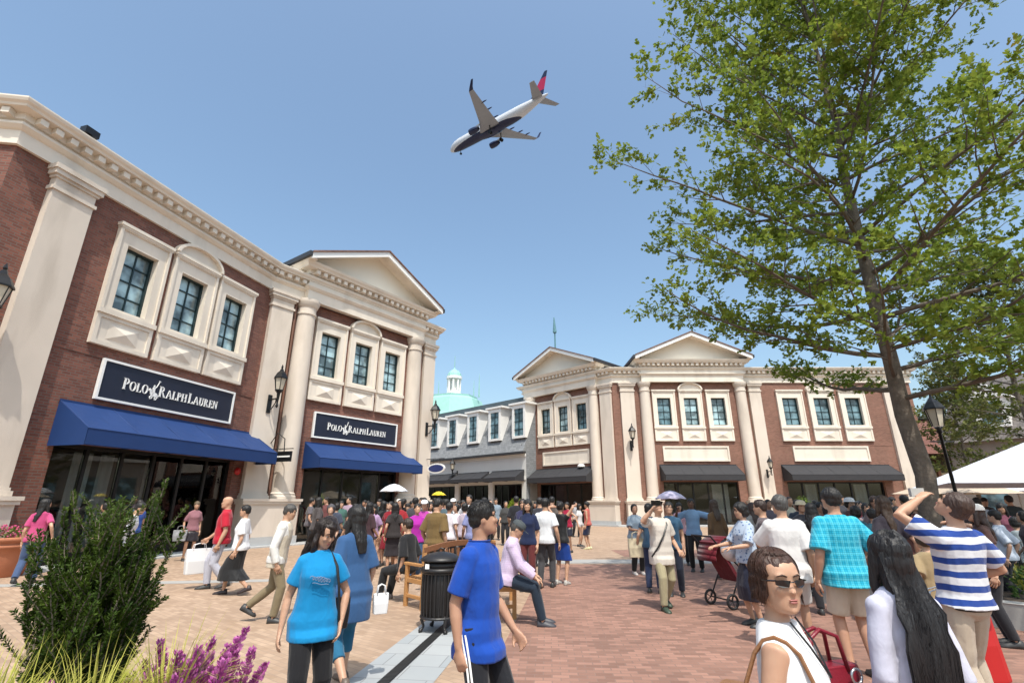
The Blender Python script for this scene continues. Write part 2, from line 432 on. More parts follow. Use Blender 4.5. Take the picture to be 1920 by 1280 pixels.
def awning(F, s0, s1, mat, label, group, z=(4.23, 3.5, 3.1), out=1.25, name='awning'):
    root = empty(name, F.p((s0+s1)/2, 0, z[2]), label, 'awning', group)
    m = MB(); N = 10
    top, mid, bot = z
    def q(a, b, c, d): m.quad(a, b, c, d)
    nb = max(2, int((s1-s0)/1.4)); N = nb*5; K = 6
    def sp(i, j):   # the cloth sags between its ribs
        s = s0+(s1-s0)*i/N; v = j/K; g = .045*abs(math.sin(PI*i/5))*math.sin(PI*v)+.012*math.sin(i*1.7+j)*math.sin(PI*v)
        return F.p(s, .02+(out-.02)*v, top+(mid-top)*v-g)
    for i in range(N):
        for j in range(K): q(sp(i, j), sp(i, j+1), sp(i+1, j+1), sp(i+1, j))
    t = .012
    for s in (s0, s1): m.prism([F.p(s, .02, top), F.p(s, out, mid), F.p(s, out, bot), F.p(s, .02, bot)], Vector((F.d[0]*t, F.d[1]*t, 0)))
    m.fbox(F, s0, s1, out-t, out, bot, mid)
    m.fbox(F, s0, s1, .02, .05, top-.05, top+.04)
    obj('canvas', m, mat, root)
    e = MB()
    for i in range(nb+1):
        s = min(max(s0+(s1-s0)*i/nb, s0+.02), s1-.02); e.tube([F.p(s, .03, top+.004), F.p(s, out, mid+.004)], .009, 4)
    e.tube([F.p(s0, out+.002, mid), F.p(s1, out+.002, mid)], .011, 4); e.tube([F.p(s0, out+.004, bot+.03), F.p(s1, out+.004, bot+.03)], .006, 4); obj('seams', e, mat, root)
    f = MB()
    f.fbox(F, s0+.02, s1-.02, out-.07, out-.03, bot+.02, bot+.06)
    n = max(2, int((s1-s0)/1.4))
    for i in range(n+1):
        s = s0+.05+(s1-s0-.1)*i/n
        f.tube([F.p(s, .04, bot+.04), F.p(s, out-.05, bot+.04)], .018, 6); f.tube([F.p(s, .04, top-.06), F.p(s, out-.04, mid-.05)], .018, 6)
    obj('frame', f, BLACKM, root)
    return root

def shopfront(F, s0, s1, z0, z1, parent, nm=5, depth=3.6, doors=None, base=.35, room=True):
    """a room behind real glass: frame with mullions, panes, interior shell"""
    k = MB(); o0, o1 = -.32, -.2
    k.fbox(F, s0, s1, o0, o1, z1-.1, z1); k.fbox(F, s0, s1, o0, o1+.02, z0, z0+base)
    for i in range(nm+1):
        s = s0+(s1-s0)*i/nm; s = min(max(s, s0+.04), s1-.04)
        k.fbox(F, s-.045, s+.045, o0-.004, o1+.004, z0+base, z1-.1)
    fr = obj('shopfront', k, FRAMEM if False else BLACKM, parent)
    for i in range(nm):
        a = s0+(s1-s0)*i/nm+.05; b = s0+(s1-s0)*(i+1)/nm-.05
        g = MB(); g.fbox(F, a, b, -.27, -.258, z0+base, z1-.1); obj('pane', g, GLASS, fr)
    if room:
        r = MB(); w = .3
        A, B = s0-.6, s1+.6; D = -depth
        r.quad(F.p(A, D, z0), F.p(B, D, z0), F.p(B, D, z1+.2), F.p(A, D, z1+.2))
        r.quad(F.p(A, -.34, z0), F.p(A, D, z0), F.p(A, D, z1+.2), F.p(A, -.34, z1+.2))
        r.quad(F.p(B, D, z0), F.p(B, -.34, z0), F.p(B, -.34, z1+.2), F.p(B, D, z1+.2))
        r.quad(F.p(A, -.34, z1+.2), F.p(A, D, z1+.2), F.p(B, D, z1+.2), F.p(B, -.34, z1+.2))
        obj('interior', r, DARKI, fr)
        r = MB(); r.quad(F.p(A, -.34, z0+.02), F.p(B, -.34, z0+.02), F.p(B, D, z0+.02), F.p(A, D, z0+.02)); obj('shop_floor', r, INTFL, fr)
    return fr
# ---------------------------------------------------------------- plan of the two brick shops
FA = Fr(-10.267, 20.8, 14.4)
FP = Fr(-9.64, 21.03, 35.3)
C0 = FA.xy(-10.5)
dchL = (math.sin(rad(-98.4)), math.cos(rad(-98.4)))
CL = (C0[0]+dchL[0]*7, C0[1]+dchL[1]*7)
FC = Fr(CL[0], CL[1], 81.6)
J = FP.xy(-1.54)
E9 = FP.xy(8.6)
FE = Fr(E9[0], E9[1], -35)
EB = FE.xy(14)
pathA = [CL, C0, J, E9, EB]
def roofcap(mb, pts, z):
    mb.poly([(x, y, z) for x, y in pts])

# --- left shop
A = empty('brick_shop', (-13, 24, 0), 'large red brick shop with cream cornice, blue awnings and a pediment, filling the left side', 'building')
wA = MB()
opsA = []
WA = [(-7.62, 1.75), (-5.67, 1.82), (-3.72, 1.78)]
WP = [(.80, 1.72), (2.72, 1.72), (4.62, 1.72)]
opsA = [winops(*w) for w in WA]+[(-7.7, -1.45, .0, 3.15)]
wall(wA, FA, -10.5, -1.06, 0, 10.42, opsA, .35)
wall(wA, FC, 0, 7, 0, 10.42, [], .3)
opsP = [winops(*w) for w in WP]+[(1.15, 6.55, 0, 3.1)]
wall(wA, FP, -1.54, 8.6, 0, 10.42, opsP, .35)
wall(wA, FE, 0, 14, 0, 10.42, [], .3)
# soldier course lines
wA.fbox(FA, -10.45, -9.7, 0, .02, 5.62, 5.69); wA.fbox(FA, -8.5, -7.12, 0, .02, 5.62, 5.69); wA.fbox(FA, -2.06, -1.1, 0, .02, 5.62, 5.69)
obj('wall', wA, BRICK, A)
bk = MB(); back = [(-30, 44), EB]
bk.quad((CL[0], CL[1], 0), (-30, 44, 0), (-30, 44, 11.2), (CL[0], CL[1], 11.2)); bk.quad((-30, 44, 0), (EB[0], EB[1], 0), (EB[0], EB[1], 11.2), (-30, 44, 11.2))
obj('rear_wall', bk, BRICK, A)
m = MB(); sweep(m, pathA, ENTAB); dentils(m, pathA); obj('entablature', m, CREAM2, A)
m = MB(); roofcap(m, [CL, C0, J, E9, EB, (-30, 44)], 11.3); obj('flat_roof', m, STONEB, A)
for i, w in enumerate(WA): window(FA, *w, A, arch=(i == 1), pane=PANE2)
for i, w in enumerate(WP): window(FP, *w, A, arch=(i == 1), pane=PANE2)
pilaster(FA, -9.6, -8.55, A); pedestal(FA, -9.75, -8.4, .35, A)
pilaster(FP, -1.45, -.48, A)
pilaster(FP, 7.72, 8.58, A)
column(FP, .22, .12, .44, A); column(FP, 7.0, .12, .44, A)
pedestal(FP, -1.53, .72, .62, A); pedestal(FP, 6.5, 8.6, .62, A)
portico(FP, .0, 7.42, A)
m = MB(); m.tube([FP.p(-.32, .1, .4), FP.p(-.32, .1, 10.3)], .055, 8); obj('downspout_or_gap_shade', m, DOWNP, A)  # no real pipe here: brown strip stands for the shaded brick gap
m = MB(); m.tube([FP.p(7.6, .1, .4), FP.p(7.6, .1, 10.3)], .055, 8); obj('downspout_or_gap_shade', m, DOWNP, A)
shopfront(FA, -7.7, -1.45, 0, 3.15, A, nm=6, base=.3)
shopfront(FP, 1.15, 6.55, 0, 3.1, A, nm=5, base=.15)
BLUE = mat_plain('blue_canvas', (.004, .032, .135), .7, .1, 3, .1, 120)
CHAR = mat_plain('charcoal_canvas', (.028, .028, .032), .8, .15, 3, .1, 120)
awning(FA, -7.88, -.75, BLUE, 'long blue canvas awning over the shop window nearest the camera', None, (4.23, 3.45, 3.02), 1.3)
awning(FP, 1.02, 7.0, BLUE, 'shorter blue canvas awning over the shop entrance below the pediment', None, (4.1, 3.4, 3.0), 1.25)

# --- right shop
FB = Fr(7.75, 37.4, 90)
FL = Fr(7.75, 37.4, 135)
KB = FL.xy(-9.3); FK = Fr(KB[0], KB[1], 45)
RB = FB.xy(23.0)
pathB = [(KB[0]+8, KB[1]+8), KB, (7.75, 37.4), RB, (RB[0]+2, RB[1]+14)]
B = empty('brick_shop', (16, 42, 0), 'wide cream and orange brick shop with two pediments and charcoal awnings, right of centre', 'building')
WL = [(-7.68, 1.72), (-5.78, 1.72), (-3.90, 1.74)]
WB = [(2.97, 1.75), (5.03, 1.75), (7.1, 1.78)]
WB3 = [(12.5, 2.0), (14.9, 2.0), (17.28, 2.0)]
w = MB()
wall(w, FB, 0, 23, 0, 10.42, [winops(*q) for q in WB+WB3]+[(3.3, 8.75, 0, 3.05), (12.3, 19.4, 0, 3.05)], .35)
wall(w, FL, -9.3, 0, 0, 10.42, [winops(*q) for q in WL]+[(-7.75, -2.2, 0, 3.05)], .35)
wall(w, Fr(KB[0]+8, KB[1]+8, 225), 0, 11.31, 0, 10.42, [], .3)
wall(w, Fr(RB[0], RB[1], math.degrees(math.atan2(2, 14))), 0, 14.14, 0, 10.42, [], .3)
for a, b in ((12.2, 12.9), (19.0, 20.5)): w.fbox(FB, a-.05, b, 0, .015, 5.62, 5.69)
obj('wall', w, BRICKB, B)
m = MB(); sweep(m, pathB, ENTAB); dentils(m, pathB); obj('entablature', m, CREAM2, B)
m = MB(); roofcap(m, [pathB[0], KB, (7.75, 37.4), RB, pathB[4]], 11.3); obj('flat_roof', m, STONEB, B)
for i, q in enumerate(WL): window(FL, *q, B, arch=(i == 1), pane=[PANE, PANE2, PANE][i])
for i, q in enumerate(WB): window(FB, *q, B, arch=(i == 1), pane=[PANE, PANE2, PANE2][i])
for i, q in enumerate(WB3): window(FB, *q, B, arch=(i == 1), pane=PANE)
portico(FB, 2.2, 10.05, B, back=8)
portico(FL, -9.0, -1.3, B, back=9)
column(FB, 2.42, .12, .42, B); column(FB, 9.78, .12, .42, B)
column(FL, -8.5, .12, .42, B); column(FL, -1.75, .12, .42, B)
pilaster(FL, -1.1, -.12, B, o=.2); pilaster(FB, .55, 1.6, B, o=.2); pilaster(FB, 10.42, 11.3, B, o=.2); pilaster(FB, 20.75, 22.1, B, o=.2)
pilaster(FB, 11.62-.0, 11.9, B, o=.05) if False else None
pedestal(FB, .45, 2.95, .6, B); pedestal(FL, -2.3, -.01, .6, B); pedestal(FB, 9.2, 11.4, .6, B); pedestal(FB, 20.6, 22.25, .3, B); pedestal(FL, -9.1, -7.95, .6, B)
def signpanel(F, s0, s1, parent):
    m = MB(); m.fbox(F, s0, s1, 0, .06, 4.5, 5.6)
    for a, b, c, d in ((s0, s1, 4.5, 4.62), (s0, s1, 5.48, 5.6), (s0, s0+.12, 4.62, 5.48), (s1-.12, s1, 4.62, 5.48)): m.fbox(F, a, b, .06, .12, c, d)
    obj('sign_panel', m, CREAM2, parent)
signpanel(FL, -7.2, -2.4, B); signpanel(FB, 3.45, 8.35, B); signpanel(FB, 13.1, 18.7, B)
shopfront(FL, -7.75, -2.2, 0, 3.05, B, nm=4, base=.2); shopfront(FB, 3.3, 8.75, 0, 3.05, B, nm=5, base=.2); shopfront(FB, 12.3, 19.4, 0, 3.05, B, nm=6, base=.2)
awning(FL, -8.0, -1.95, CHAR, 'charcoal awning on the left wing of the right shop, under the smaller pediment', None)
awning(FB, 3.1, 8.75, CHAR, 'charcoal awning in the middle of the right shop, over an open doorway', None)
awning(FB, 12.05, 20.0, CHAR, 'widest charcoal awning at the right end of the right shop, beside the tree', None)
CURT = mat_plain('white_cloth', (.62, .65, .66), .9, .08, 3, .1, 20)
def curtain(F, s0, s1, o, z0, z1, label, name='curtain'):
    m = MB(); n = int((s1-s0)/.06)
    for i in range(n):
        a = s0+(s1-s0)*i/n; b = s0+(s1-s0)*(i+1)/n; oa = o+.03*math.sin(i*1.4); ob = o+.03*math.sin((i+1)*1.4)
        m.quad(F.p(a, oa, z0), F.p(b, ob, z0), F.p(b, ob, z1), F.p(a, oa, z1))
    return tag(obj(name, m, CURT, None, loc=F.p((s0+s1)/2, o, z0)), label, 'curtain')
curtain(FB, 7.1, 8.3, -.9, .25, 2.9, 'tall white cloth panel inside the doorway under the middle charcoal awning', 'cloth_panel')
curtain(FB, 14.0, 14.8, -.8, .35, 2.9, 'narrow pale curtain at the left of the window under the widest charcoal awning')
curtain(FB, 17.6, 18.5, -.8, .35, 2.9, 'pale green white curtain at the right of the window under the widest charcoal awning')
curtain(FA, -6.6, -6.05, -.8, .35, 3.0, 'grey curtain hanging in the left part of the big blue awning shop window')
curtain(FA, -5.75, -5.35, -.9, .35, 3.0, 'narrow grey curtain beside another in the big blue awning shop window')
curtain(FA, -4.0, -3.5, -1.2, .35, 3.0, 'grey curtain near the middle of the big blue awning shop window')
curtain(FA, -2.6, -2.3, -1.1, .35, 3.0, 'narrow curtain at the right end of the big blue awning shop window')

# goods behind the big shop windows
def rack(F, s, o, label, seed):
    rr = random.Random(seed); r = empty('clothes_rack', F.p(s, o, .02), label, 'clothes rack', 'clothes racks behind the shop glass'); m = MB()
    m.tube([F.p(s-.7, o, .02), F.p(s-.7, o, 1.45), F.p(s+.7, o, 1.45), F.p(s+.7, o, .02)], .015, 6); obj('rail', m, BLACKM, r)
    for j in range(11):
        a = s-.62+j*.124; c = rr.choice([(.5, .5, .52), (.02, .05, .2), (.35, .03, .04), (.03, .15, .10), (.55, .5, .4), (.1, .1, .12)]); m = MB(); w = rr.uniform(.19, .24); h = rr.uniform(.6, .85)
        m.prism([F.p(a, o-w, 1.32), F.p(a, o-.03, 1.42), F.p(a, o+.03, 1.42), F.p(a, o+w, 1.32), F.p(a, o+w*.95, 1.42-h), F.p(a, o-w*.95, 1.42-h)], Vector((F.d[0]*.06, F.d[1]*.06, 0))); obj('garment', m, mat_plain('garment_%02x%02x%02x' % tuple(int(255*q) for q in c), c, .85, .15, 6), r)
for j, (F_, s_, o_, ph) in enumerate(((FA, -6.6, -1.7, 'at the left of the big blue awning window'), (FA, -4.6, -1.5, 'in the middle of the big blue awning window'), (FA, -2.5, -2.0, 'at the right of the big blue awning window'), (FP, 2.6, -1.6, 'at the left inside the entrance below the pediment'), (FP, 5.2, -1.8, 'at the right inside the entrance below the pediment'))):
    rack(F_, s_, o_, 'metal clothes rack with coloured shirts '+ph, j)
# --- mansard building between them
FM = Fr(1.38, 42.0, 135)
GREYS = mat_brick('slate', (.20, .21, .22), (.27, .28, .29), (.12, .125, .13), bw=.25, bh=.16, ms=.008, big=.12)
PALE = mat_plain('pale_render', (.62, .62, .60), .8, .05, 1.5)
M_ = empty('mansard_shop', FM.p(-7, -4, 0), 'low grey slate mansard building with white dormers between the two brick shops', 'building')
def fm(s, o, z): return FM.p(s, o, z)
m = MB()
wall(m, FM, -16, -.3, 0, 5.6, [(-14.5, -9.6, 0, 3.1), (-9.0, -4.9, 0, 3.1), (-4.3, -.8, 0, 3.1)], .35); obj('wall', m, PALE, M_)
m = MB(); S0, S1 = -16, -.3
m.quad(fm(S0, .35, 5.7), fm(S1, .35, 5.7), fm(S1, -1.6, 10.2), fm(S0, -1.6, 10.2))
m.quad(fm(S0, -8, 10.2), fm(S1, -8, 10.2), fm(S1, -8, 0), fm(S0, -8, 0))
m.quad(fm(S1, .35, 5.7), fm(S1, -8, 5.7), fm(S1, -8, 10.2), fm(S1, -1.6, 10.2))
m.quad(fm(S0, -8, 5.7), fm(S0, .35, 5.7), fm(S0, -1.6, 10.2), fm(S0, -8, 10.2))
m.quad(fm(S1, 0, 0), fm(S1, -8, 0), fm(S1, -8, 5.7), fm(S1, 0, 5.7))
rf = obj('mansard_roof', m, GREYS, M_)
m = MB(); m.fbox(FM, S0, S1, -8.1, -1.45, 10.2, 10.75); obj('roof_cap', m, mat_plain('dark_slate_metal', (.07, .09, .10), .4, .1, 3), rf)
m = MB(); m.fbox(FM, S0, S1, 0, .4, 5.52, 5.7); obj('eaves_trim', m, ROOF, M_)
m = MB(); m.fbox(FM, S0, S1, 0, .06, 3.4, 3.7); m.fbox(FM, S0, S1, 0, .08, 5.3, 5.52); obj('trim_band', m, WHITE, M_)
for c in (-13.2, -10.2, -7.1, -4.1, -1.05):
    d = MB(); zt, zb_ = 9.75, 6.85; w2 = .8; of = .12
    d.fbox(FM, c-w2, c-w2+.24, of-.12, of, zb_, zt); d.fbox(FM, c+w2-.24, c+w2, of-.12, of, zb_, zt); d.fbox(FM, c-w2+.24, c+w2-.24, of-.12, of, zt-.35, zt); d.fbox(FM, c-w2+.24, c+w2-.24, of-.12, of, zb_, zb_+.2)
    for sd in (c-w2+.02, c+w2-.12):   # cheeks
        d.prism([fm(sd, of-.12, zb_), fm(sd, of-.12, zt), fm(sd, -1.42, zt), fm(sd, -.16, zb_)], Vector((FM.d[0]*.1, FM.d[1]*.1, 0)))
    d.fbox(FM, c-w2-.3, c+w2+.3, -1.5, of+.12, zt, zt+.16)
    dw = obj('dormer', d, WHITE, rf)
    g = MB(); g.quad(fm(c-w2+.2, of-.09, zb_+.15), fm(c+w2-.2, of-.09, zb_+.15), fm(c+w2-.2, of-.09, zt-.3), fm(c-w2+.2, of-.09, zt-.3)); obj('pane', g, PANE, dw)
    k = MB(); k.fbox(FM, c-.03, c+.03, of-.088, of-.04, zb_+.2, zt-.35)
    for z in (7.6, 8.3, 9.0): k.fbox(FM, c-w2+.24, c+w2-.24, of-.086, of-.05, z-.02, z+.02)
    obj('glazing_bars', k, FRAMEM, dw)
for a, b in ((-14.5, -9.6), (-9.0, -4.9), (-4.3, -.8)):
    shopfront(FM, a, b, 0, 3.1, M_, nm=4, base=.2, depth=3)
awning(FM, -14.6, -9.5, CHAR, 'charcoal awning of the mansard shop farthest left, beside the blue awning', None, (4.2, 3.6, 3.3), 1.1)
awning(FM, -9.1, -4.8, CHAR, 'middle charcoal awning of the mansard shop', None, (4.2, 3.6, 3.3), 1.1)
awning(FM, -4.4, -.5, CHAR, 'charcoal awning of the mansard shop nearest the right brick shop', None, (4.2, 3.6, 3.3), 1.1)

# --- green dome far behind
DG = mat_plain('verdigris_roof', (.27, .50, .45), .7, .1, 1.5)
D_ = empty('domed_tower', (-9.6, 80, 0), 'distant tower with pale green stepped roof and white cupola above the grey roof', 'building')
m = MB(); c = (-9.6, 80, -2.3)
m.lathe(c, [(6.3, 2.3), (6.3, 15.5)], 8); obj('wall', m, PALE, D_)
m = MB(); m.lathe(c, [(6.8, 15.5), (6.6, 15.9), (5.6, 17.2), (4.6, 19.6), (3.9, 20.0), (3.9, 20.3), (1.4, 20.6)], 8); rf = obj('roof', m, DG, D_)
m = MB(); m.lathe(c, [(1.3, 20.5), (1.3, 21.0), (1.15, 21.0), (1.15, 21.3)], 12)
for i in range(8):
    t = 2*PI*i/8; m.tube([(c[0]+1.0*math.cos(t), c[1]+1.0*math.sin(t), c[2]+21.3), (c[0]+1.0*math.cos(t), c[1]+1.0*math.sin(t), c[2]+23.4)], .17, 6)
m.lathe(c, [(.5, 21.3), (.5, 23.4)], 8)
m.lathe(c, [(1.3, 23.4), (1.3, 23.8)], 12); cp = obj('cupola', m, WHITE, D_)
m = MB(); m.lathe(c, [(1.25, 23.8), (1.1, 24.3), (.7, 24.8), (.2, 25.1), (.08, 25.4), (.04, 27.4)], 12); obj('cupola_roof', m, DG, cp)
for k, (dx, dy) in enumerate(((-4.3, -2), (-2.9, 2.5), (3.1, 2.5), (4.3, -2))):
    m = MB(); m.tube([(c[0]+dx, c[1]+dy, c[2]+20), (c[0]+dx, c[1]+dy, c[2]+23.8)], [.14, .03], 6); obj('finial', m, DG, D_)
# thin antenna above the right shop
m = MB(); q = dep(1041, 650, 52); m.tube([(q.x, q.y, 11), (q.x, q.y, 19.5), (q.x, q.y, 19.6), (q.x-.05, q.y, 21.4)], [.1, .08, .22, .05], 8)
tag(obj('roof_spire', m, mat_plain('teal_metal', (.10, .22, .25), .5, .1, 4), None, loc=(q.x, q.y, 11)), 'thin teal spire rising behind the smaller pediment of the right shop', 'spire')

# --- buildings at the right edge
W2 = mat_plain('ochre_wall', (.30, .24, .15), .85, .15, 2)
RED = mat_brick('red_tile', (.17, .07, .055), (.23, .10, .075), (.08, .04, .03), bw=.4, bh=.22, ms=.012)
R_ = empty('tiled_house', (41, 46, 0), 'low ochre building with dark red tiled roof behind the tree trunk', 'building')
m = MB(); m.box(36, 50, 44, 54, 0, 5.6); obj('wall', m, W2, R_)
m = MB(); m.hexa([(35.3, 43.2, 5.6), (50.7, 43.2, 5.6), (50.7, 54.8, 5.6), (35.3, 54.8, 5.6), (37.6, 46.2, 9.0), (48.4, 46.2, 9.0), (48.4, 51.8, 9.0), (37.6, 51.8, 9.0)]); rf = obj('roof', m, RED, R_)
m = MB(); m.box(37.3, 48.7, 45.9, 52.1, 9.0, 9.3); obj('roof_cap', m, ROOF, rf)
for k in range(4):
    m = MB(); x = 37.6+k*3.2; m.box(x, x+1.3, 43.9, 44.05, 1.2, 3.6); obj('window', m, PANE, R_)
for k in range(5):
    m = MB(); x = 36.6+k*3.2; m.box(x, x+.25, 43.8, 43.99, 0, 5.5); obj('post', m, RED if False else DOWNP, R_)
G_ = empty('grey_roofed_building', (34, 30, 0), 'long brown grey building with slate gambrel roof and dormer at the right edge', 'building')
GB = mat_plain('taupe_wall', (.24, .20, .17), .85, .15, 2)
FG = Fr(33.0, 38.0, 150)
m = MB(); m.fbox(FG, 0, 24, -9, 0, 0, 5.8); obj('wall', m, GB, G_)
m = MB(); g = lambda s, o, z: FG.p(s, o, z)
m.hexa([g(-.4, .5, 5.8), g(24.4, .5, 5.8), g(24.4, -9.5, 5.8), g(-.4, -9.5, 5.8), g(.6, -2.4, 10.6), g(23.4, -2.4, 10.6), g(23.4, -6.6, 10.6), g(.6, -6.6, 10.6)])
rf = obj('roof', m, mat_brick('brown_slate', (.13, .115, .11), (.2, .175, .16), (.07, .065, .06), bw=.3, bh=.2, ms=.01, big=.15), G_)
for k in range(4):
    c = 3+k*6.0; m = MB(); m.fbox(FG, c-.9, c+.9, -3.0, .1, 6.7, 8.8); m.prism([g(c-1.2, .25, 8.8), g(c+1.2, .25, 8.8), g(c, .25, 9.9)], Vector((-FG.n[0]*3, -FG.n[1]*3, 0))); dm = obj('dormer', m, WHITE if k == 0 else GB, rf)
    m = MB(); m.fbox(FG, c-.55, c+.55, .1, .13, 7.0, 8.5); obj('pane', m, PANE, dm)
for k in range(7):
    m = MB(); m.fbox(FG, 1+k*3.3, 2.6+k*3.3, .0, .04, 1.0, 4.2); obj('window', m, PANE, G_)

# ---------------------------------------------------------------- lettering
GLY = {}
def _g(ch, *polys): GLY[ch] = polys
# unit glyphs: height 1, polygons as point lists (thick stems, thin hairlines, small serifs)
def bar(x0, y0, x1, y1): return [(x0, y0), (x1, y0), (x1, y1), (x0, y1)]
def ring(cx, cy, rx, ry, wx, wy, a0=0, a1=360, n=20):
    out = []
    for i in range(n):
        t0 = rad(a0+(a1-a0)*i/n); t1 = rad(a0+(a1-a0)*(i+1)/n)
        out.append([(cx+rx*math.cos(t0), cy+ry*math.sin(t0)), (cx+rx*math.cos(t1), cy+ry*math.sin(t1)), (cx+(rx-wx)*math.cos(t1), cy+(ry-wy)*math.sin(t1)), (cx+(rx-wx)*math.cos(t0), cy+(ry-wy)*math.sin(t0))])
    return out
def stem(x): return [bar(x, 0, x+.16, 1), bar(x-.07, 0, x+.23, .045), bar(x-.07, .955, x+.23, 1)]
GLY['P'] = (stem(.08)+ring(.24, .73, .36, .27, .15, .05, -90, 90, 10), .66)
GLY['O'] = (ring(.42, .5, .42, .52, .16, .05), .88)
GLY['L'] = (stem(.08)+[bar(.24, 0, .62, .05), [(.56, 0), (.64, 0), (.64, .26), (.6, .26)]], .68)
GLY['R'] = (stem(.08)+ring(.24, .75, .34, .25, .14, .05, -90, 90, 10)+[[(.3, .5), (.46, .5), (.8, 0), (.6, 0)], bar(.58, 0, .86, .045)], .86)
GLY['A'] = ([[(.36, 1), (.46, 1), (.86, 0), (.68, 0)], [(.36, 1), (.42, 1), (.12, 0), (.05, 0)], bar(.2, .3, .6, .35), bar(-.04, 0, .22, .045), bar(.6, 0, .94, .045)], .9)
GLY['H'] = (stem(.08)+stem(.62)+[bar(.24, .48, .62, .53)], .9)
GLY['U'] = ([bar(.08, .3, .24, 1), bar(.01, .955, .31, 1), bar(.62, .3, .67, 1), bar(.52, .955, .78, 1)]+ring(.375, .32, .295, .34, .12, .06, 180, 360, 10), .82)
GLY['E'] = (stem(.08)+[bar(.24, 0, .6, .05), bar(.24, .95, .58, 1), bar(.24, .49, .5, .54), [(.54, 0), (.62, 0), (.62, .24), (.58, .24)], [(.52, 1), (.6, 1), (.6, .78), (.56, .78)], bar(.48, .4, .52, .64)], .68)
GLY['N'] = ([bar(.08, 0, .13, 1), bar(0, 0, .22, .045), bar(.66, 0, .71, 1), bar(.56, .955, .82, 1), [(.02, 1), (.2, 1), (.71, 0), (.58, 0)]], .86)
def letters(mb, F, s, z, text, h, o=.01, t=.03, k=.8):
    """text in capitals: first letter of a word h tall, the rest k*h"""
    first = True
    for ch in text:
        if ch == ' ': s += h*.12; first = True; continue
        hh = h if first else h*k; first = False
        ps, adv = GLY[ch]
        for p in ps: mb.prism([F.p(s+x*hh*.86, o, z+y*hh) for x, y in p], Vector((F.n[0]*t, F.n[1]*t, 0)))
        s += adv*hh*.86+h*.05
    return s
def textw(text, h, k=.8):
    s = 0; first = True
    for ch in text:
        if ch == ' ': s += h*.12; first = True; continue
        hh = h if first else h*k; first = False; s += GLY[ch][1]*hh*.86+h*.05
    return s
RIDER = [[(.05, .34), (.15, .44), (.38, .5), (.62, .46), (.72, .36), (.66, .24), (.45, .2), (.2, .2)],        # horse body
         [(.05, .34), (.15, .44), (.1, .66), (-.06, .72), (-.14, .58), (-.06, .56), (-.02, .5)],               # neck and head
         [(.12, .24), (.2, .22), (.1, .1), (.16, 0), (.09, 0), (.03, .12)], [(.24, .22), (.31, .22), (.3, .1), (.22, .02), (.17, .05), (.24, .12)],
         [(.56, .24), (.66, .28), (.74, .14), (.66, 0), (.6, .01), (.66, .13)], [(.5, .22), (.56, .22), (.54, .1), (.6, -.01), (.53, -.02), (.48, .1)],
         [(.7, .36), (.78, .34), (.84, .16), (.78, .2)],
         [(.26, .46), (.44, .48), (.4, .74), (.3, .86), (.2, .8), (.22, .62)], [(.27, .86), (.35, .86), (.36, .97), (.31, 1.0), (.25, .95)],
         [(.36, .8), (.4, .74), (.56, .9), (.53, .94)], [(.52, .9), (.55, .88), (.74, 1.32), (.71, 1.34)], [(.66, 1.3), (.8, 1.28), (.8, 1.33), (.67, 1.36)], [(.26, .5), (.36, .48), (.3, .24), (.2, .2), (.2, .25)]]
NAVY = mat_plain('sign_navy', (.008, .012, .03), .5, .2, 3)
SWHITE = mat_plain('sign_white', (.82, .82, .8), .5, .02, 3)
def logo_sign(F, s0, s1, z0, z1, label):
    root = empty('shop_sign', F.p((s0+s1)/2, 0, z0), label, 'sign', 'navy lettered shop signs')
    m = MB(); m.fbox(F, s0+.065, s1-.065, .03, .1, z0+.065, z1-.065); obj('board', m, NAVY, root)
    m = MB(); m.fbox(F, s0, s1, .03, .14, z0, z0+.065); m.fbox(F, s0, s1, .03, .14, z1-.065, z1); m.fbox(F, s0, s0+.065, .03, .14, z0+.065, z1-.065); m.fbox(F, s1-.065, s1, .03, .14, z0+.065, z1-.065); obj('border', m, SWHITE, root)
    h = (z1-z0)*.285; w1 = textw('POLO', h); w2 = textw('RALPH LAUREN', h); lw = h*1.05; tot = w1+w2+lw; s = (s0+s1)/2-tot/2; z = z0+(z1-z0)*.36
    x_ = s
    for wd in ('POLO', 'RALPH', 'LAUREN'):
        m = MB(); e_ = letters(m, F, x_, z, wd, h, .1); obj('lettering', m, SWHITE, root); x_ = e_+(lw if wd == 'POLO' else h*.12)
    m = MB(); hh = h*1.35
    for p in RIDER: m.prism([F.p(s+w1+h*.15+x*hh*.8, .1, z-h*.38+y*hh) for x, y in p], Vector((F.n[0]*.03, F.n[1]*.03, 0)))
    obj('rider_emblem', m, SWHITE, root)
logo_sign(FA, -7.1, -2.1, 4.43, 5.63, 'large navy sign with white border reading POLO RALPH LAUREN over the long blue awning')
logo_sign(FP, 1.26, 6.13, 4.34, 5.49, 'smaller looking navy sign reading POLO RALPH LAUREN over the shorter blue awning')

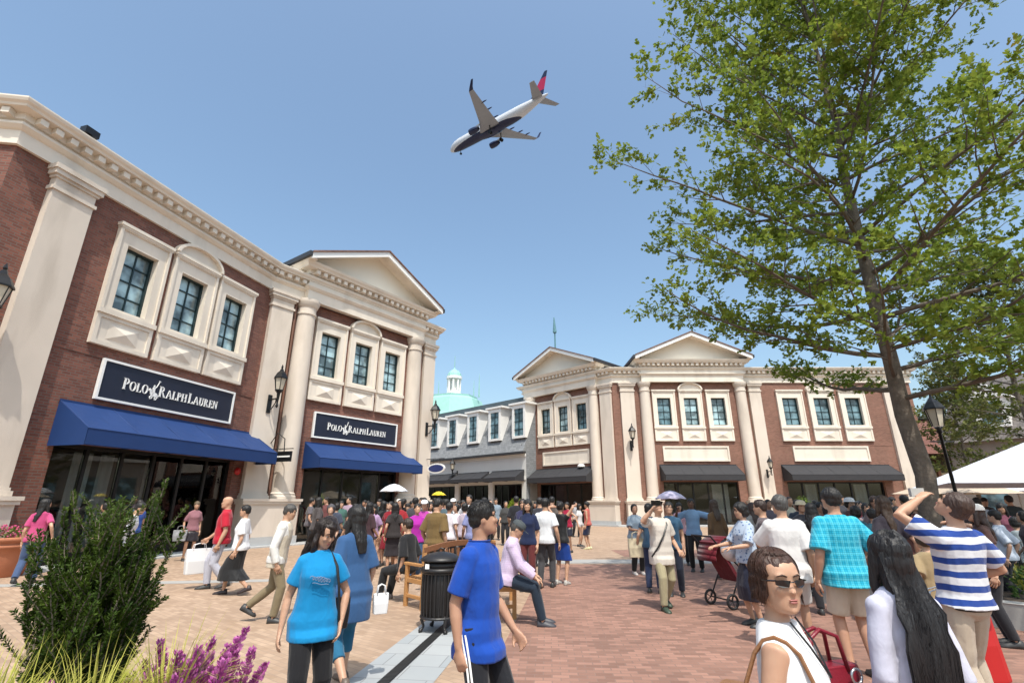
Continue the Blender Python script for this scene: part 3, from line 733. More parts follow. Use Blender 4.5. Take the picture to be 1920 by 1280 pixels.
# ---------------------------------------------------------------- wall lanterns
LG = mat_plain('lantern_glass', (.55, .5, .4), .2, .1, 9)
def lantern(F, s, z, label, out=.62, k=1.0):
    root = empty('wall_lantern', F.p(s, 0, z), label, 'lantern', 'black wall lanterns')
    c = Vector(F.p(s, out, z)); m = MB()
    m.fbox(F, s-.07*k, s+.07*k, 0, .05, z-.75*k, z-.1*k)
    m.tube([F.p(s, .03, z-.28*k), F.p(s, out, z-.28*k)], .028*k, 8)
    m.tube([F.p(s, .04, z-.65*k), F.p(s, out*.4, z-.62*k), F.p(s, out*.8, z-.42*k), F.p(s, out*.8, z-.28*k)], .02*k, 6)
    m.lathe(c, [(.02*k, -.62*k), (.05*k, -.55*k), (.03*k, -.45*k), (.06*k, -.1*k), (.14*k, 0)], 10); obj('bracket', m, BLACKM, root)
    m = MB(); m.lathe(c, [(.12*k, .0), (.2*k, .42*k)], 6); obj('glass', m, LG, root)
    m = MB()
    for i in range(6):
        t = 2*PI*i/6; m.tube([c+Vector((.125*k*math.cos(t), .125*k*math.sin(t), 0)), c+Vector((.208*k*math.cos(t), .208*k*math.sin(t), .42*k))], .013*k, 4)
    m.lathe(c, [(.15*k, -.02*k), (.15*k, .02*k)], 6); m.lathe(c, [(.25*k, .42*k), (.25*k, .45*k), (.16*k, .62*k), (.08*k, .7*k), (.06*k, .76*k), (.03*k, .8*k), (.045*k, .84*k), (.01*k, .95*k)], 6); obj('cage', m, BLACKM, root)
lantern(Fr(*FP.xy(-.95, .22), 35.3), 0, 6.0, 'black lantern on the pilaster between the two blue awnings', k=1.15) if False else None
def lan(F, s, o, z, label, k=1.15): lantern(Fr(*F.xy(s, o), math.degrees(F.ang)), 0, z, label, k=k)
lan(FP, -.95, .22, 5.95, 'black lantern on the cream pilaster between the two blue awnings')
lan(FA, -10.2, .0, 6.0, 'black lantern cut by the left edge of the picture')
lan(FP, 8.15, .22, 5.95, 'black lantern on the right end pilaster of the left shop, before the green dome')
lan(FL, -8.5, .5, 5.7, 'black lantern on the leftmost column of the right shop')
lan(FB, 1.08, .2, 6.1, 'black lantern on the cream pilaster between the two pediments of the right shop')
lan(FM, -9.3, .0, 4.6, 'black lantern on the white band of the mansard shop between its awnings')
lan(FB, 10.86, .2, 4.0, 'pale lit lantern on the pilaster left of the widest charcoal awning', .9)

# blade signs
BL = empty('blade_sign', FP.p(-1.25, .4, 3.5), 'small black blade sign with white bar at the right end of the long blue awning', 'sign')
F = Fr(*FP.xy(-.62, .22), 20)
m = MB(); m.fbox(F, -.03, .03, .35, 1.15, 3.15, 3.55); obj('board', m, BLACKM, BL)
m = MB(); m.fbox(F, -.034, .034, .42, 1.1, 3.32, 3.38); obj('stripe', m, SWHITE, BL)
m = MB(); m.tube([F.p(0, 0, 3.9), F.p(0, .3, 4.3), F.p(0, .7, 4.05), F.p(0, .75, 3.55)], .02, 6); m.tube([F.p(0, 0, 3.65), F.p(0, 1.2, 3.65)], .02, 6); obj('bracket', m, BLACKM, BL)
def oval_sign(F, s, label):
    r = empty('oval_sign', F.p(s, .5, 3.4), label, 'sign')
    m = MB(); T = []
    pts = [(.75+.62*math.cos(t), 3.35+.26*math.sin(t)) for t in [2*PI*i/24 for i in range(24)]]
    m.prism([F.p(s-.035, o, z) for o, z in pts], Vector((F.d[0]*.07, F.d[1]*.07, 0))); obj('border', m, SWHITE, r)
    pts = [(.75+.54*math.cos(t), 3.35+.19*math.sin(t)) for t in [2*PI*i/24 for i in range(24)]]
    m = MB(); m.prism([F.p(s-.045, o, z) for o, z in pts], Vector((F.d[0]*.09, F.d[1]*.09, 0))); obj('board', m, mat_plain('sign_blue', (.02, .035, .14), .5, .1, 3), r)
    m = MB(); m.tube([F.p(s, 0, 3.85), F.p(s, 1.3, 3.85)], .02, 6); m.tube([F.p(s, .5, 3.85), F.p(s, .5, 3.6)], .012, 5); m.tube([F.p(s, 1.0, 3.85), F.p(s, 1.0, 3.6)], .012, 5); obj('bracket', m, BLACKM, r)
oval_sign(Fr(*FP.xy(8.3, .22), 35.3), 0, 'oval navy sign with white border beyond the shorter blue awning')
# floodlight on the left roof, fire bell
r = empty('floodlight', FA.p(-9.28, .35, 11.54), 'small dark box floodlight on the cornice of the left shop', 'floodlight')
m = MB(); m.fbox(FA, -9.47, -9.09, .25, .5, 11.66, 11.86); obj('lamp_head', m, BLACKM, r); m = MB(); m.fbox(FA, -9.33, -9.23, .3, .4, 11.54, 11.68); obj('bracket', m, BLACKM, r)
m = MB(); fb = Vector(FA.p(-1.25, .02, 2.75)); n_ = Vector((FA.n[0], FA.n[1], 0)); m.lathe(fb, [(.14, 0), (.14, .04), (.09, .09), (.02, .1)], 14, Vector((FA.d[0], FA.d[1], 0)), Vector((0, 0, 1)), n_)
tag(obj('fire_bell', m, mat_plain('alarm_red', (.5, .02, .02), .4, .05, 5), None, loc=fb), 'small round red bell on the brick just right of the big shop window', 'alarm bell')
# camera dome on right shop
m = MB(); q = Vector(FL.p(-3.2, .12, 4.25)); m.lathe(q, [(.3, 0), (.3, .12), (.2, .2)], 12); tag(obj('security_camera', m, SWHITE, None, loc=q), 'small white round fitting above the charcoal awning under the smaller pediment', 'camera')
# ---------------------------------------------------------------- ground
def sheet(name, pts, z, mat, label, cat='paving'):
    m = MB(); m.poly([(x, y, z) for x, y in pts]); o = obj(name, m, mat, None); o['label'] = label; o['category'] = cat; o['kind'] = 'structure'; return o
ASPH = mat_plain('far_ground', (.22, .18, .15), .9, .15, .3)
TANB = mat_brick('tan_paver', (.315, .212, .142), (.44, .31, .215), (.29, .21, .15), bw=.17, bh=.085, ms=.006, rot=rad(38), patch=(.25, .165, .10), big=.16, bump=.25, rough=.8)
REDB = mat_brick('red_paver', (.205, .108, .078), (.345, .185, .135), (.215, .13, .10), bw=.17, bh=.085, ms=.007, rot=rad(4), patch=(.17, .095, .07), big=.2, bump=.25, rough=.8)
STN = mat_brick('stone_band', (.29, .31, .32), (.36, .37, .37), (.2, .2, .2), bw=.6, bh=.405, ms=.006, rot=rad(7.5), big=.1, bump=.2)
STN2 = mat_plain('pale_stone_band', (.34, .33, .31), .8, .1, 3, .1, 40)
sheet('ground', [(-900, -60), (900, -60), (900, 900), (-900, 900)], 0, ASPH, 'ground reaching the horizon', 'ground')
def ln(p, q, t): return (p[0]+(q[0]-p[0])*t, p[1]+(q[1]-p[1])*t)
# drain line runs away from the camera
a0 = (-1.95, -.5); a1 = (-.62, 9.9)
sheet('tan_paving', [(-40, -3), (-1.3, -3), (.9, 14.7), (-40, 19.5), ], .004, TANB, 'tan brick paving on the left', 'paving')
sheet('tan_paving', [(-40, 19.5), (.9, 14.7), (30, 14.7), (30, 60), (-40, 60)], .004, TANB, 'tan brick paving beyond the pale band', 'paving')
sheet('red_paving', [(-1.3, -3), (30, -3), (30, 14.7), (.9, 14.7)], .004, REDB, 'red brick paving on the right', 'paving')
sheet('stone_band', [(.5, 14.9), (30, 14.9), (30, 15.9), (.5, 15.9)], .008, STN2, 'pale stone band crossing the plaza', 'paving')
sheet('red_paving', [(3.5, 16.6), (30, 16.6), (30, 19.0), (3.5, 19.0)], .008, REDB, 'red brick strip beyond the pale band', 'paving')
sheet('stone_band', [(-12, 10.6), (-5.2, 11.55), (-5.2, 11.95), (-12, 11.0)], .008, STN2, 'narrow pale band behind the shrub', 'paving')
def drp(o, t):   # point on the drain strip: o across, t along
    d = Vector((.33, 2.5)).normalized(); n = Vector((d.y, -d.x)); p = Vector((-1.195, 5.37))+d*(t-5.37)+n*o; return (p.x, p.y)
sheet('stone_band', [drp(-.36, -2), drp(.46, -2), drp(.46, 9.5), drp(-.36, 9.5)], .008, STN, 'blue grey stone strip beside the drain', 'paving')
dr = empty('drain_channel', (-1.0, 7, 0), 'black slotted drain running between pale stone strips', 'drain')
m = MB(); m.quad(*[(x, y, .0125) for x, y in (drp(-.06, -2), drp(.06, -2), drp(.06, 9.5), drp(-.06, 9.5))]); obj('channel', m, mat_plain('drain_black', (.015, .015, .016), .6, .2, 10), dr)
m = MB()
for i in range(230):
    t = 1.0+i*.037; a, b, c, d = drp(-.05, t), drp(.05, t), drp(.05, t+.018), drp(-.05, t+.018)
    m.hexa([(a[0], a[1], .0128), (b[0], b[1], .0128), (c[0], c[1], .0128), (d[0], d[1], .0128), (a[0], a[1], .017), (b[0], b[1], .017), (c[0], c[1], .017), (d[0], d[1], .017)])
obj('grating', m, mat_plain('grate_iron', (.05, .05, .05), .5, .2, 10, metal=.5), dr)
m = MB(); pthA = [FA.xy(-10), FA.xy(-1.06), FP.xy(-.5), FP.xy(8.8)]
sweep(m, pthA, [(.0, .0), (.9, .0), (.9, .05), (.88, .06), (.0, .06)]); o = obj('kerb', m, STONEB, None); o['label'] = 'grey stone step along the left shop'; o['category'] = 'kerb'; o['kind'] = 'structure'
m = MB(); sweep(m, [FL.xy(-9.3), (7.75, 37.4), FB.xy(23)], [(0, 0), (.85, 0), (.85, .12), (0, .12)]); o = obj('kerb', m, STONEB, None); o['label'] = 'grey stone step along the right shop'; o['category'] = 'kerb'; o['kind'] = 'structure'
# ---------------------------------------------------------------- people
QUEUE = []
def smin(name, mb, voxel, mat, parent, smooth=3, disp=0, dfreq=(9, 9, 5), extra=None, seed=0):
    """link mb as a mesh whose overlapping volumes are fused into one continuous skin by a voxel remesh"""
    me = bpy.data.meshes.new(name); me.from_pydata([tuple(v) for v in mb.v], [], mb.f); me.materials.append(mat)
    o = link(name, me, parent)
    r = o.modifiers.new('r', 'REMESH'); r.mode = 'VOXEL'; r.voxel_size = voxel
    if smooth: s = o.modifiers.new('s', 'SMOOTH'); s.factor = .5; s.iterations = smooth
    QUEUE.append((o, mat, disp, dfreq, extra, seed)); return o
def flush():
    dg = bpy.context.evaluated_depsgraph_get(); dg.update(); res = []
    for q in QUEUE: res.append(bpy.data.meshes.new_from_object(q[0].evaluated_get(dg)))
    for (o, mat, disp, df, extra, seed), me in zip(QUEUE, res):
        n = len(me.vertices)
        co = np.empty(n*3); me.vertices.foreach_get('co', co); co = co.reshape(-1, 3)
        if disp:
            no = np.empty(n*3); me.vertices.foreach_get('normal', no); no = no.reshape(-1, 3)
            for i in range(n):
                p = co[i]; v = Vector((p[0]*df[0]+seed, p[1]*df[1]+seed*.7, p[2]*df[2]))
                k = noise.noise(v)+.5*noise.noise(v*2.3)+.25*abs(noise.noise(v*4.1))
                co[i] = p+no[i]*(k*disp)
            me.vertices.foreach_set('co', co.ravel())
        if extra is not None and len(extra.v):
            faces = [tuple(p.vertices) for p in me.polygons]
            vs = co.tolist()+[tuple(v) for v in extra.v]; faces += [tuple(i+n for i in f) for f in extra.f]
            m2 = bpy.data.meshes.new(me.name); m2.from_pydata(vs, [], faces); me = m2
        me.materials.clear(); me.materials.append(mat)
        me.polygons.foreach_set('use_smooth', [True]*len(me.polygons)); me.update()
        old = o.data; o.modifiers.clear(); nm = old.name; o.data = me; bpy.data.meshes.remove(old); me.name = nm
    QUEUE.clear()

def mat_cloth(c, pat=None, c2=None, rough=.85):
    key = 'cloth_%02x%02x%02x' % tuple(int(255*min(1, x)) for x in c)+(pat or '')
    if key in MATS: return MATS[key]
    m, nt, b = newmat(key); tc = nd(nt, 'ShaderNodeTexCoord')
    n = nd(nt, 'ShaderNodeTexNoise'); n.inputs['Scale'].default_value = 5; n.inputs['Detail'].default_value = 5; nt.links.new(tc.outputs['Object'], n.inputs['Vector'])
    mx = nd(nt, 'ShaderNodeMix', data_type='RGBA'); mx.inputs['A'].default_value = col4([x*.86 for x in c]); mx.inputs['B'].default_value = col4([min(1, x*1.1) for x in c])
    nt.links.new(n.outputs['Fac'], mx.inputs['Factor']); src = mx.outputs['Result']
    def band(vec_scale, thr, inp, axis, c2_, fac=1.0, dist=0):
        w = nd(nt, 'ShaderNodeTexWave'); w.bands_direction = axis; w.inputs['Scale'].default_value = vec_scale; w.inputs['Distortion'].default_value = dist; w.inputs['Detail Scale'].default_value = 1.5
        nt.links.new(tc.outputs['Object'], w.inputs['Vector'])
        r = nd(nt, 'ShaderNodeMapRange'); r.inputs[1].default_value = thr-.04; r.inputs[2].default_value = thr+.04; r.inputs[4].default_value = fac
        nt.links.new(w.outputs['Fac'], r.inputs[0])
        k = nd(nt, 'ShaderNodeMix', data_type='RGBA'); k.inputs['B'].default_value = col4(c2_)
        nt.links.new(r.outputs[0], k.inputs['Factor']); nt.links.new(inp, k.inputs['A']); return k.outputs['Result']
    if pat == 'hstripe': src = band(3.3, .55, src, 'Z', c2, 1, 1.2)
    if pat == 'plaid':
        src = band(5.5, .72, src, 'Z', c2, .55); src = band(5.5, .72, src, 'X', c2, .55); src = band(16, .85, src, 'Z', [x*.5 for x in c], .5); src = band(16, .85, src, 'X', [x*.5 for x in c], .5)
    if pat == 'check': src = band(14, .6, src, 'Z', c2, .45); src = band(14, .6, src, 'X', c2, .45)
    if pat == 'floral':
        v = nd(nt, 'ShaderNodeTexVoronoi'); v.inputs['Scale'].default_value = 22; nt.links.new(tc.outputs['Object'], v.inputs['Vector'])
        r = nd(nt, 'ShaderNodeMapRange'); r.inputs[1].default_value = .25; r.inputs[2].default_value = .35; r.inputs[3].default_value = 1; r.inputs[4].default_value = 0
        nt.links.new(v.outputs['Distance'], r.inputs[0]); k = nd(nt, 'ShaderNodeMix', data_type='RGBA'); k.inputs['B'].default_value = col4(c2)
        nt.links.new(r.outputs[0], k.inputs['Factor']); nt.links.new(src, k.inputs['A']); src = k.outputs['Result']
    nt.links.new(src, b.inputs['Base Color']); b.inputs['Roughness'].default_value = rough; b.inputs['Sheen Weight'].default_value = .15; b.inputs['Specular IOR Level'].default_value = .25
    # folds
    mp = nd(nt, 'ShaderNodeMapping'); mp.inputs['Scale'].default_value = (1.1, 1.1, .8); nt.links.new(tc.outputs['Object'], mp.inputs[0])
    n2 = nd(nt, 'ShaderNodeTexNoise'); n2.inputs['Scale'].default_value = 7; n2.inputs['Detail'].default_value = 4; n2.inputs['Distortion'].default_value = .5; nt.links.new(mp.outputs[0], n2.inputs['Vector'])
    bp = nd(nt, 'ShaderNodeBump'); bp.inputs['Strength'].default_value = .42; bp.inputs['Distance'].default_value = .03
    n4 = nd(nt, 'ShaderNodeTexNoise'); n4.inputs['Scale'].default_value = 420; nt.links.new(tc.outputs['Object'], n4.inputs['Vector'])
    bp2 = nd(nt, 'ShaderNodeBump'); bp2.inputs['Strength'].default_value = .15; bp2.inputs['Distance'].default_value = .003
    nt.links.new(n2.outputs['Fac'], bp.inputs['Height']); nt.links.new(bp.outputs[0], bp2.inputs['Normal']); nt.links.new(n4.outputs['Fac'], bp2.inputs['Height']); nt.links.new(bp2.outputs[0], b.inputs['Normal'])
    MATS[key] = m; return m
def mat_skin(c):
    key = 'skin_%02x%02x' % (int(c[0]*255), int(c[1]*255))
    if key in MATS: return MATS[key]
    m, nt, b = newmat(key); tc = nd(nt, 'ShaderNodeTexCoord')
    n = nd(nt, 'ShaderNodeTexNoise'); n.inputs['Scale'].default_value = 14; n.inputs['Detail'].default_value = 6; nt.links.new(tc.outputs['Object'], n.inputs['Vector'])
    mx = nd(nt, 'ShaderNodeMix', data_type='RGBA'); mx.inputs['A'].default_value = col4((c[0]*.86, c[1]*.8, c[2]*.78)); mx.inputs['B'].default_value = col4((c[0]*1.06, c[1]*1.08, c[2]*1.08))
    nt.links.new(n.outputs['Fac'], mx.inputs['Factor']); nt.links.new(mx.outputs['Result'], b.inputs['Base Color'])
    b.inputs['Roughness'].default_value = .48; b.inputs['Subsurface Weight'].default_value = .12; b.inputs['Subsurface Radius'].default_value = (.012, .005, .003); b.inputs['Specular IOR Level'].default_value = .4
    bp = nd(nt, 'ShaderNodeBump'); bp.inputs['Strength'].default_value = .12; bp.inputs['Distance'].default_value = .002
    n2 = nd(nt, 'ShaderNodeTexNoise'); n2.inputs['Scale'].default_value = 160; nt.links.new(tc.outputs['Object'], n2.inputs['Vector']); nt.links.new(n2.outputs['Fac'], bp.inputs['Height']); nt.links.new(bp.outputs[0], b.inputs['Normal'])
    MATS[key] = m; return m
def mat_hair(c):
    key = 'hair_%02x%02x%02x' % tuple(int(255*x) for x in c)
    if key in MATS: return MATS[key]
    m, nt, b = newmat(key); tc = nd(nt, 'ShaderNodeTexCoord'); mp = nd(nt, 'ShaderNodeMapping'); mp.inputs['Scale'].default_value = (70, 70, 7); nt.links.new(tc.outputs['Object'], mp.inputs[0])
    n = nd(nt, 'ShaderNodeTexNoise'); n.inputs['Scale'].default_value = 1; n.inputs['Detail'].default_value = 5; n.inputs['Distortion'].default_value = .6; nt.links.new(mp.outputs[0], n.inputs['Vector'])
    mx = nd(nt, 'ShaderNodeMix', data_type='RGBA'); mx.inputs['A'].default_value = col4([x*.5 for x in c]); mx.inputs['B'].default_value = col4([x*1.6 for x in c])
    nt.links.new(n.outputs['Fac'], mx.inputs['Factor']); nt.links.new(mx.outputs['Result'], b.inputs['Base Color']); b.inputs['Roughness'].default_value = .5
    bp = nd(nt, 'ShaderNodeBump'); bp.inputs['Strength'].default_value = .9; bp.inputs['Distance'].default_value = .012; nt.links.new(n.outputs['Fac'], bp.inputs['Height']); nt.links.new(bp.outputs[0], b.inputs['Normal'])
    MATS[key] = m; return m
LEATHER = lambda n, c: mat_plain(n, c, .4, .15, 12, .15, 80)
EYEM = mat_plain('eye_dark', (.02, .013, .01), .25, .1, 10)
EYEW = mat_plain('eye_white', (.42, .37, .34), .3, .03, 10)
LIPM = mat_plain('lips', (.36, .13, .11), .45, .1, 20)

def ik(a, b, l1, l2, pole):
    """joint between a and b for two bones"""
    d = b-a; L = d.length
    if L > (l1+l2)*.999: b = a+d*((l1+l2)*.999/L); d = b-a; L = d.length
    x = (l1*l1-l2*l2+L*L)/(2*L); h = math.sqrt(max(0, l1*l1-x*x)); u = d/L
    p = pole-u*pole.dot(u)
    if p.length < 1e-5: p = u.orthogonal()
    return a+u*x+p.normalized()*h, b

def rings_along(mb, pts, rad_, k=10):
    mb.tube(pts, rad_, k)

def ellring(c, R, a, b, k=14, e=2.3, yo=0):
    out = []
    for j in range(k):
        t = 2*PI*j/k; cs, sn = math.cos(t), math.sin(t)
        x = a*math.copysign(abs(cs)**(2/e), cs); y = b*math.copysign(abs(sn)**(2/e), sn)
        out.append(c+R @ Vector((x, y+yo, 0)))
    return out

def hand(mb, w, d, pn, H, side, curl=.5, spread=1.0, k=6, fist=False):
    """w wrist, d direction of the hand, pn normal of the palm side; five fingers"""
    d = d.normalized(); pn = (pn-d*pn.dot(d)).normalized(); lat = d.cross(pn)*(-side)   # towards the thumb
    s = H/1.7; L = .088*s
    R = []
    for t, wd, th in ((-.02, .024, .022), (.02, .030, .018), (.055, .040, .016), (.088, .041, .013)):
        c = w+d*(t*s); R.append([c+lat*(wd*s*math.cos(a))+pn*(th*s*math.sin(a)) for a in [2*PI*j/10 for j in range(10)]])
    mb.loft(R)
    for i, (off, ln) in enumerate(((.031, .070), (.011, .078), (-.010, .073), (-.030, .058))):
        p = w+d*(.082*s)+lat*(off*s); q = [p]; a = (.25+curl*.5) if not fist else 1.2; dd = d
        for jn in range(3):
            seg = ln*s*(.46, .32, .24)[jn]
            dd = (d*math.cos(a*(jn+.6))+pn*math.sin(a*(jn+.6))+lat*(off*2.5*spread)).normalized(); q.append(q[-1]+dd*seg)
        mb.tube(q, [.0095*s, .009*s, .0082*s, .0062*s], k)
    p = w+d*(.022*s)+lat*(.024*s); q1 = p+(d*.7+lat*.75+pn*.3).normalized()*(.034*s); q2 = q1+(d*1.0+lat*.25+pn*(.3+curl*.5)).normalized()*(.03*s); q3 = q2+(d*1.0+lat*-.05+pn*(.3+curl*.6)).normalized()*(.023*s)
    mb.tube([p, q1, q2, q3], [.014*s, .012*s, .0105*s, .0075*s], k)

SKINS = [(.50, .30, .20), (.44, .25, .165), (.56, .35, .25), (.36, .20, .13), (.16, .085, .055)]
BLK = (.010, .008, .007)
PN = [0]
def person(x, y, face, label, H=1.68, sex='m', skin=0, top=((.5, .5, .5), None, None), sleeve=.5, bottom=('pants', (.03, .03, .04)), hair=('short', BLK),
           shoes=(.03, .03, .03), stride=0, lean=0, side_lean=0, twist=0, hyaw=0, hpitch=0, htilt=0, R=None, L=None, feet=None, sit=False, fat=0, vox=.02, det=0,
           group=None, hem=None, loose=1.0, cat='person', rpole=None, lpole=None, curl=.5, hands=True, zoff=0, collar=False, wid=1.0, name='person', sitz=.46):
    """face: the compass direction the body looks, degrees clockwise from +Y (0 = away from the camera)"""
    PN[0] += 1; seed = PN[0]*3.7
    k = H/1.7; fem = sex == 'f'
    skm = mat_skin(SKINS[skin]); b = MB(); ex = MB()
    hipz = (.525*H if not sit else sitz+.09*k)-abs(stride)*.035*k
    P = Vector((0, 0, hipz)); RT = Matrix.Rotation(rad(-lean), 3, 'X') @ Matrix.Rotation(rad(side_lean), 3, 'Y') @ Matrix.Rotation(rad(twist), 3, 'Z')
    T = lambda v: P+RT @ (Vector(v)*k)
    w = (1+fat*.35)
    if fem: sec = [(-.11, .07, .06, 0), (-.06, .155, .105, -.01), (.0, .172, .115, -.012), (.07, .155, .105, -.005), (.15, .128, .09, .0), (.24, .135, .095, .008), (.33, .15, .115, .018), (.40, .15, .10, .008), (.46, .145, .08, -.005), (.505, .09, .058, -.012), (.54, .05, .05, -.012)]
    else: sec = [(-.11, .07, .06, 0), (-.06, .15, .10, -.008), (.0, .158, .108, -.008), (.07, .15, .10, .0), (.15, .143, .098, .005), (.24, .152, .102, .005), (.33, .17, .115, .005), (.40, .178, .108, .0), (.46, .17, .085, -.008), (.505, .105, .062, -.012), (.545, .055, .058, -.012)]
    sec = [(z, a*.93*wid, bb*.95*(.5+.5*wid), yo) for z, a, bb, yo in sec]
    def fatf(z): return 1+fat*(.45*math.exp(-((z-.12)/.16)**2)+.1)
    def torso(mb, infl=0, z0=-1, z1=9, bulge=0):
        rr = []
        for z, a, bb, yo in sec:
            if z < z0-1e-6 or z > z1+1e-6: continue
            f = fatf(z); rr.append(ellring(T((0, 0, z)), RT, (a*f+infl)*k, (bb*f+infl)*k, 16, 2.35, (yo+.03*(f-1))*k))
        mb.loft(rr)
    torso(b)
    nb = T((0, -.012, .52)); sh = (.153 if not fem else .133)*wid
    HR = RT @ Matrix.Rotation(rad(-hyaw), 3, 'Z') @ Matrix.Rotation(rad(hpitch), 3, 'X') @ Matrix.Rotation(rad(htilt), 3, 'Y')
    if sit is False and lean: pass
    hh = .127*H; hc = nb+RT @ Vector((0, .010*k, .122*k))+HR @ Vector((0, .018*k, .035*k))
    b.tube([nb-RT @ Vector((0, 0, .04*k)), nb+RT @ Vector((0, .004, .04*k)), hc-HR @ Vector((0, .03*k, .06*k))], [(.062 if not fem else .054)*k, (.054 if not fem else .045)*k, (.056 if not fem else .048)*k], 12)
    # head
    hs = [(-.5, .14, .34, .05), (-.44, .22, .385, -.06), (-.34, .275, .395, -.22), (-.2, .315, .395, -.36), (-.06, .335, .395, -.42), (.06, .345, .385, -.45), (.18, .352, .40, -.47), (.3, .33, .37, -.45), (.40, .27, .27, -.36), (.47, .17, .14, -.24), (.5, .07, .02, -.12)]
    R_ = []
    for z, wd, yf, yb in hs:
        c = hc+HR @ Vector((0, (yf+yb)/2*hh, z*hh)); R_.append(ellring(c, HR, wd*hh, (yf-yb)/2*hh, 18, 2.25))
    b.loft(R_)
    hl = lambda v: hc+HR @ (Vector(v)*hh)
    # nose, brow, cheeks, lips, ears, chin
    b.loft([[hl(p) for p in ((-.035, .37, .07), (.035, .37, .07), (.03, .30, .05), (-.03, .30, .05))], [hl(p) for p in ((-.045, .455, -.06), (.045, .455, -.06), (.06, .3, -.06), (-.06, .3, -.06))], [hl(p) for p in ((-.05, .50, -.125), (.05, .50, -.125), (.085, .34, -.14), (-.085, .34, -.14))], [hl(p) for p in ((-.03, .44, -.165), (.03, .44, -.165), (.06, .34, -.165), (-.06, .34, -.165))]])
    for sx in (-1, 1):
        b.ell(hl((sx*.165, .335, -.1)), (.10*hh, .075*hh, .085*hh), HR, 10, 6)
        b.ell(hl((sx*.13, .345, .135)), (.12*hh, .06*hh, .045*hh), HR, 10, 6)
        b.ell(hl((sx*.352, -.04, -.04)), (.028*hh, .08*hh, .125*hh), HR @ Matrix.Rotation(-sx*.35, 3, 'Z'), 10, 6)
    b.ell(hl((0, .365, -.27)), (.12*hh, .06*hh, .085*hh), HR, 10, 6)
    b.ell(hl((0, .36, -.43)), (.10*hh, .065*hh, .06*hh), HR, 10, 6)
    # arms
    UA, FA_ = .168*H, .148*H
    shp = {}; J_ = {}
    for sd, tgt, pole in ((1, R, rpole), (-1, L, lpole)):
        s0 = T((sd*sh, -.01, .432)); ln = UA+FA_
        if tgt is None: tgt = (.12, .06, -.955)
        tt = s0+RT @ Vector((sd*tgt[0]*ln, tgt[1]*ln, tgt[2]*ln))
        pl_ = RT @ Vector(pole if pole else (sd*.35, -1, -.2))
        if pole: pl_ = RT @ Vector((sd*pole[0], pole[1], pole[2]))
        e, wv = ik(s0, tt, UA, FA_, pl_); J_[sd] = (s0, e, wv)
        r0 = (.052 if fem else .062)*k*(1+fat*.15)
        b.tube([T((sd*sh*.55, -.008, .43)), s0, s0.lerp(e, .35), e, e.lerp(wv, .3), wv.lerp(e, .1), wv], [r0*1.05, r0, r0*.8, r0*.64, r0*.66, r0*.44, r0*.40], 12)
        fd = (wv-e).normalized(); pn = RT @ Vector((-sd, 0, 0)) if abs(fd.z) > .6 else RT @ Vector((0, 0, -1))
        if hands: hand(b if vox < .011 else ex, wv, fd+RT @ Vector((0, .12, 0)), pn, H, sd, curl, k=8 if vox < .011 else 5)
        if vox >= .011: b.tube([wv, wv+fd*.03*k], [r0*.42, .03*k], 8)
    # legs
    TH_, SH_ = .245*H, .24*H; LG_ = {}
    for sd in (1, -1):
        hp = P+Vector((sd*.08*k, 0, -.01*k))
        if sit:
            an = Vector((sd*.12*k, (.50)*k, .075*k)) if feet is None else Vector((feet[0 if sd > 0 else 1][0]*k, feet[0 if sd > 0 else 1][1]*k, .075*k+feet[0 if sd > 0 else 1][2]*k))
            kn, an = ik(hp, an, TH_, SH_, Vector((sd*.2, 1, 1.2)))
        else:
            if feet is not None: f = feet[0 if sd > 0 else 1]; an = Vector((f[0]*k, f[1]*k, .08*k+f[2]*k))
            else:
                fy = sd*stride*.33*k; lift = (.10*abs(stride)*k if fy < 0 and abs(stride) > .3 else 0)
                an = Vector((sd*.105*k, fy-.02*k, .08*k+lift))
            kn, an = ik(hp, an, TH_, SH_, Vector((sd*.08, 1, .1)))
        LG_[sd] = (hp, kn, an); tf = 1+fat*.25
        rt = (.082 if not fem else .085)*k*tf
        b.tube([hp+Vector((0, 0, .03*k)), hp.lerp(kn, .3), hp.lerp(kn, .75), kn, kn.lerp(an, .3), kn.lerp(an, .75), an], [rt, rt*.93, rt*.66, rt*.6, rt*.6, rt*.42, rt*.38], 12)
        shin = (an-kn).normalized(); fwd = Vector((0, 1, 0)); lift_ = max(0, an.z-.08*k)
        pitch = min(1.1, lift_*3.5/k) if not sit else 0
        if shin.y > .35 and not sit: pitch = -.3
        fdv = (fwd*math.cos(pitch)-Vector((0, 0, 1))*math.sin(pitch)).normalized(); LG_[sd] += (fdv,)
        b.tube([an+Vector((0, 0, 0)), an-fdv*.02*k+Vector((0, 0, -.045*k)), an+fdv*.12*k+Vector((0, 0, -.05*k))], [.034*k, .034*k, .024*k], 8)
    body = smin(name, b, vox*.8, skm, None, 3 if vox > .011 else 4, extra=ex if vox >= .011 else None)
    body.location = (x, y, zoff); body.rotation_euler = (0, 0, rad(-face))
    tag(body, label, cat, group)
    # top
    c, pat, c2 = top
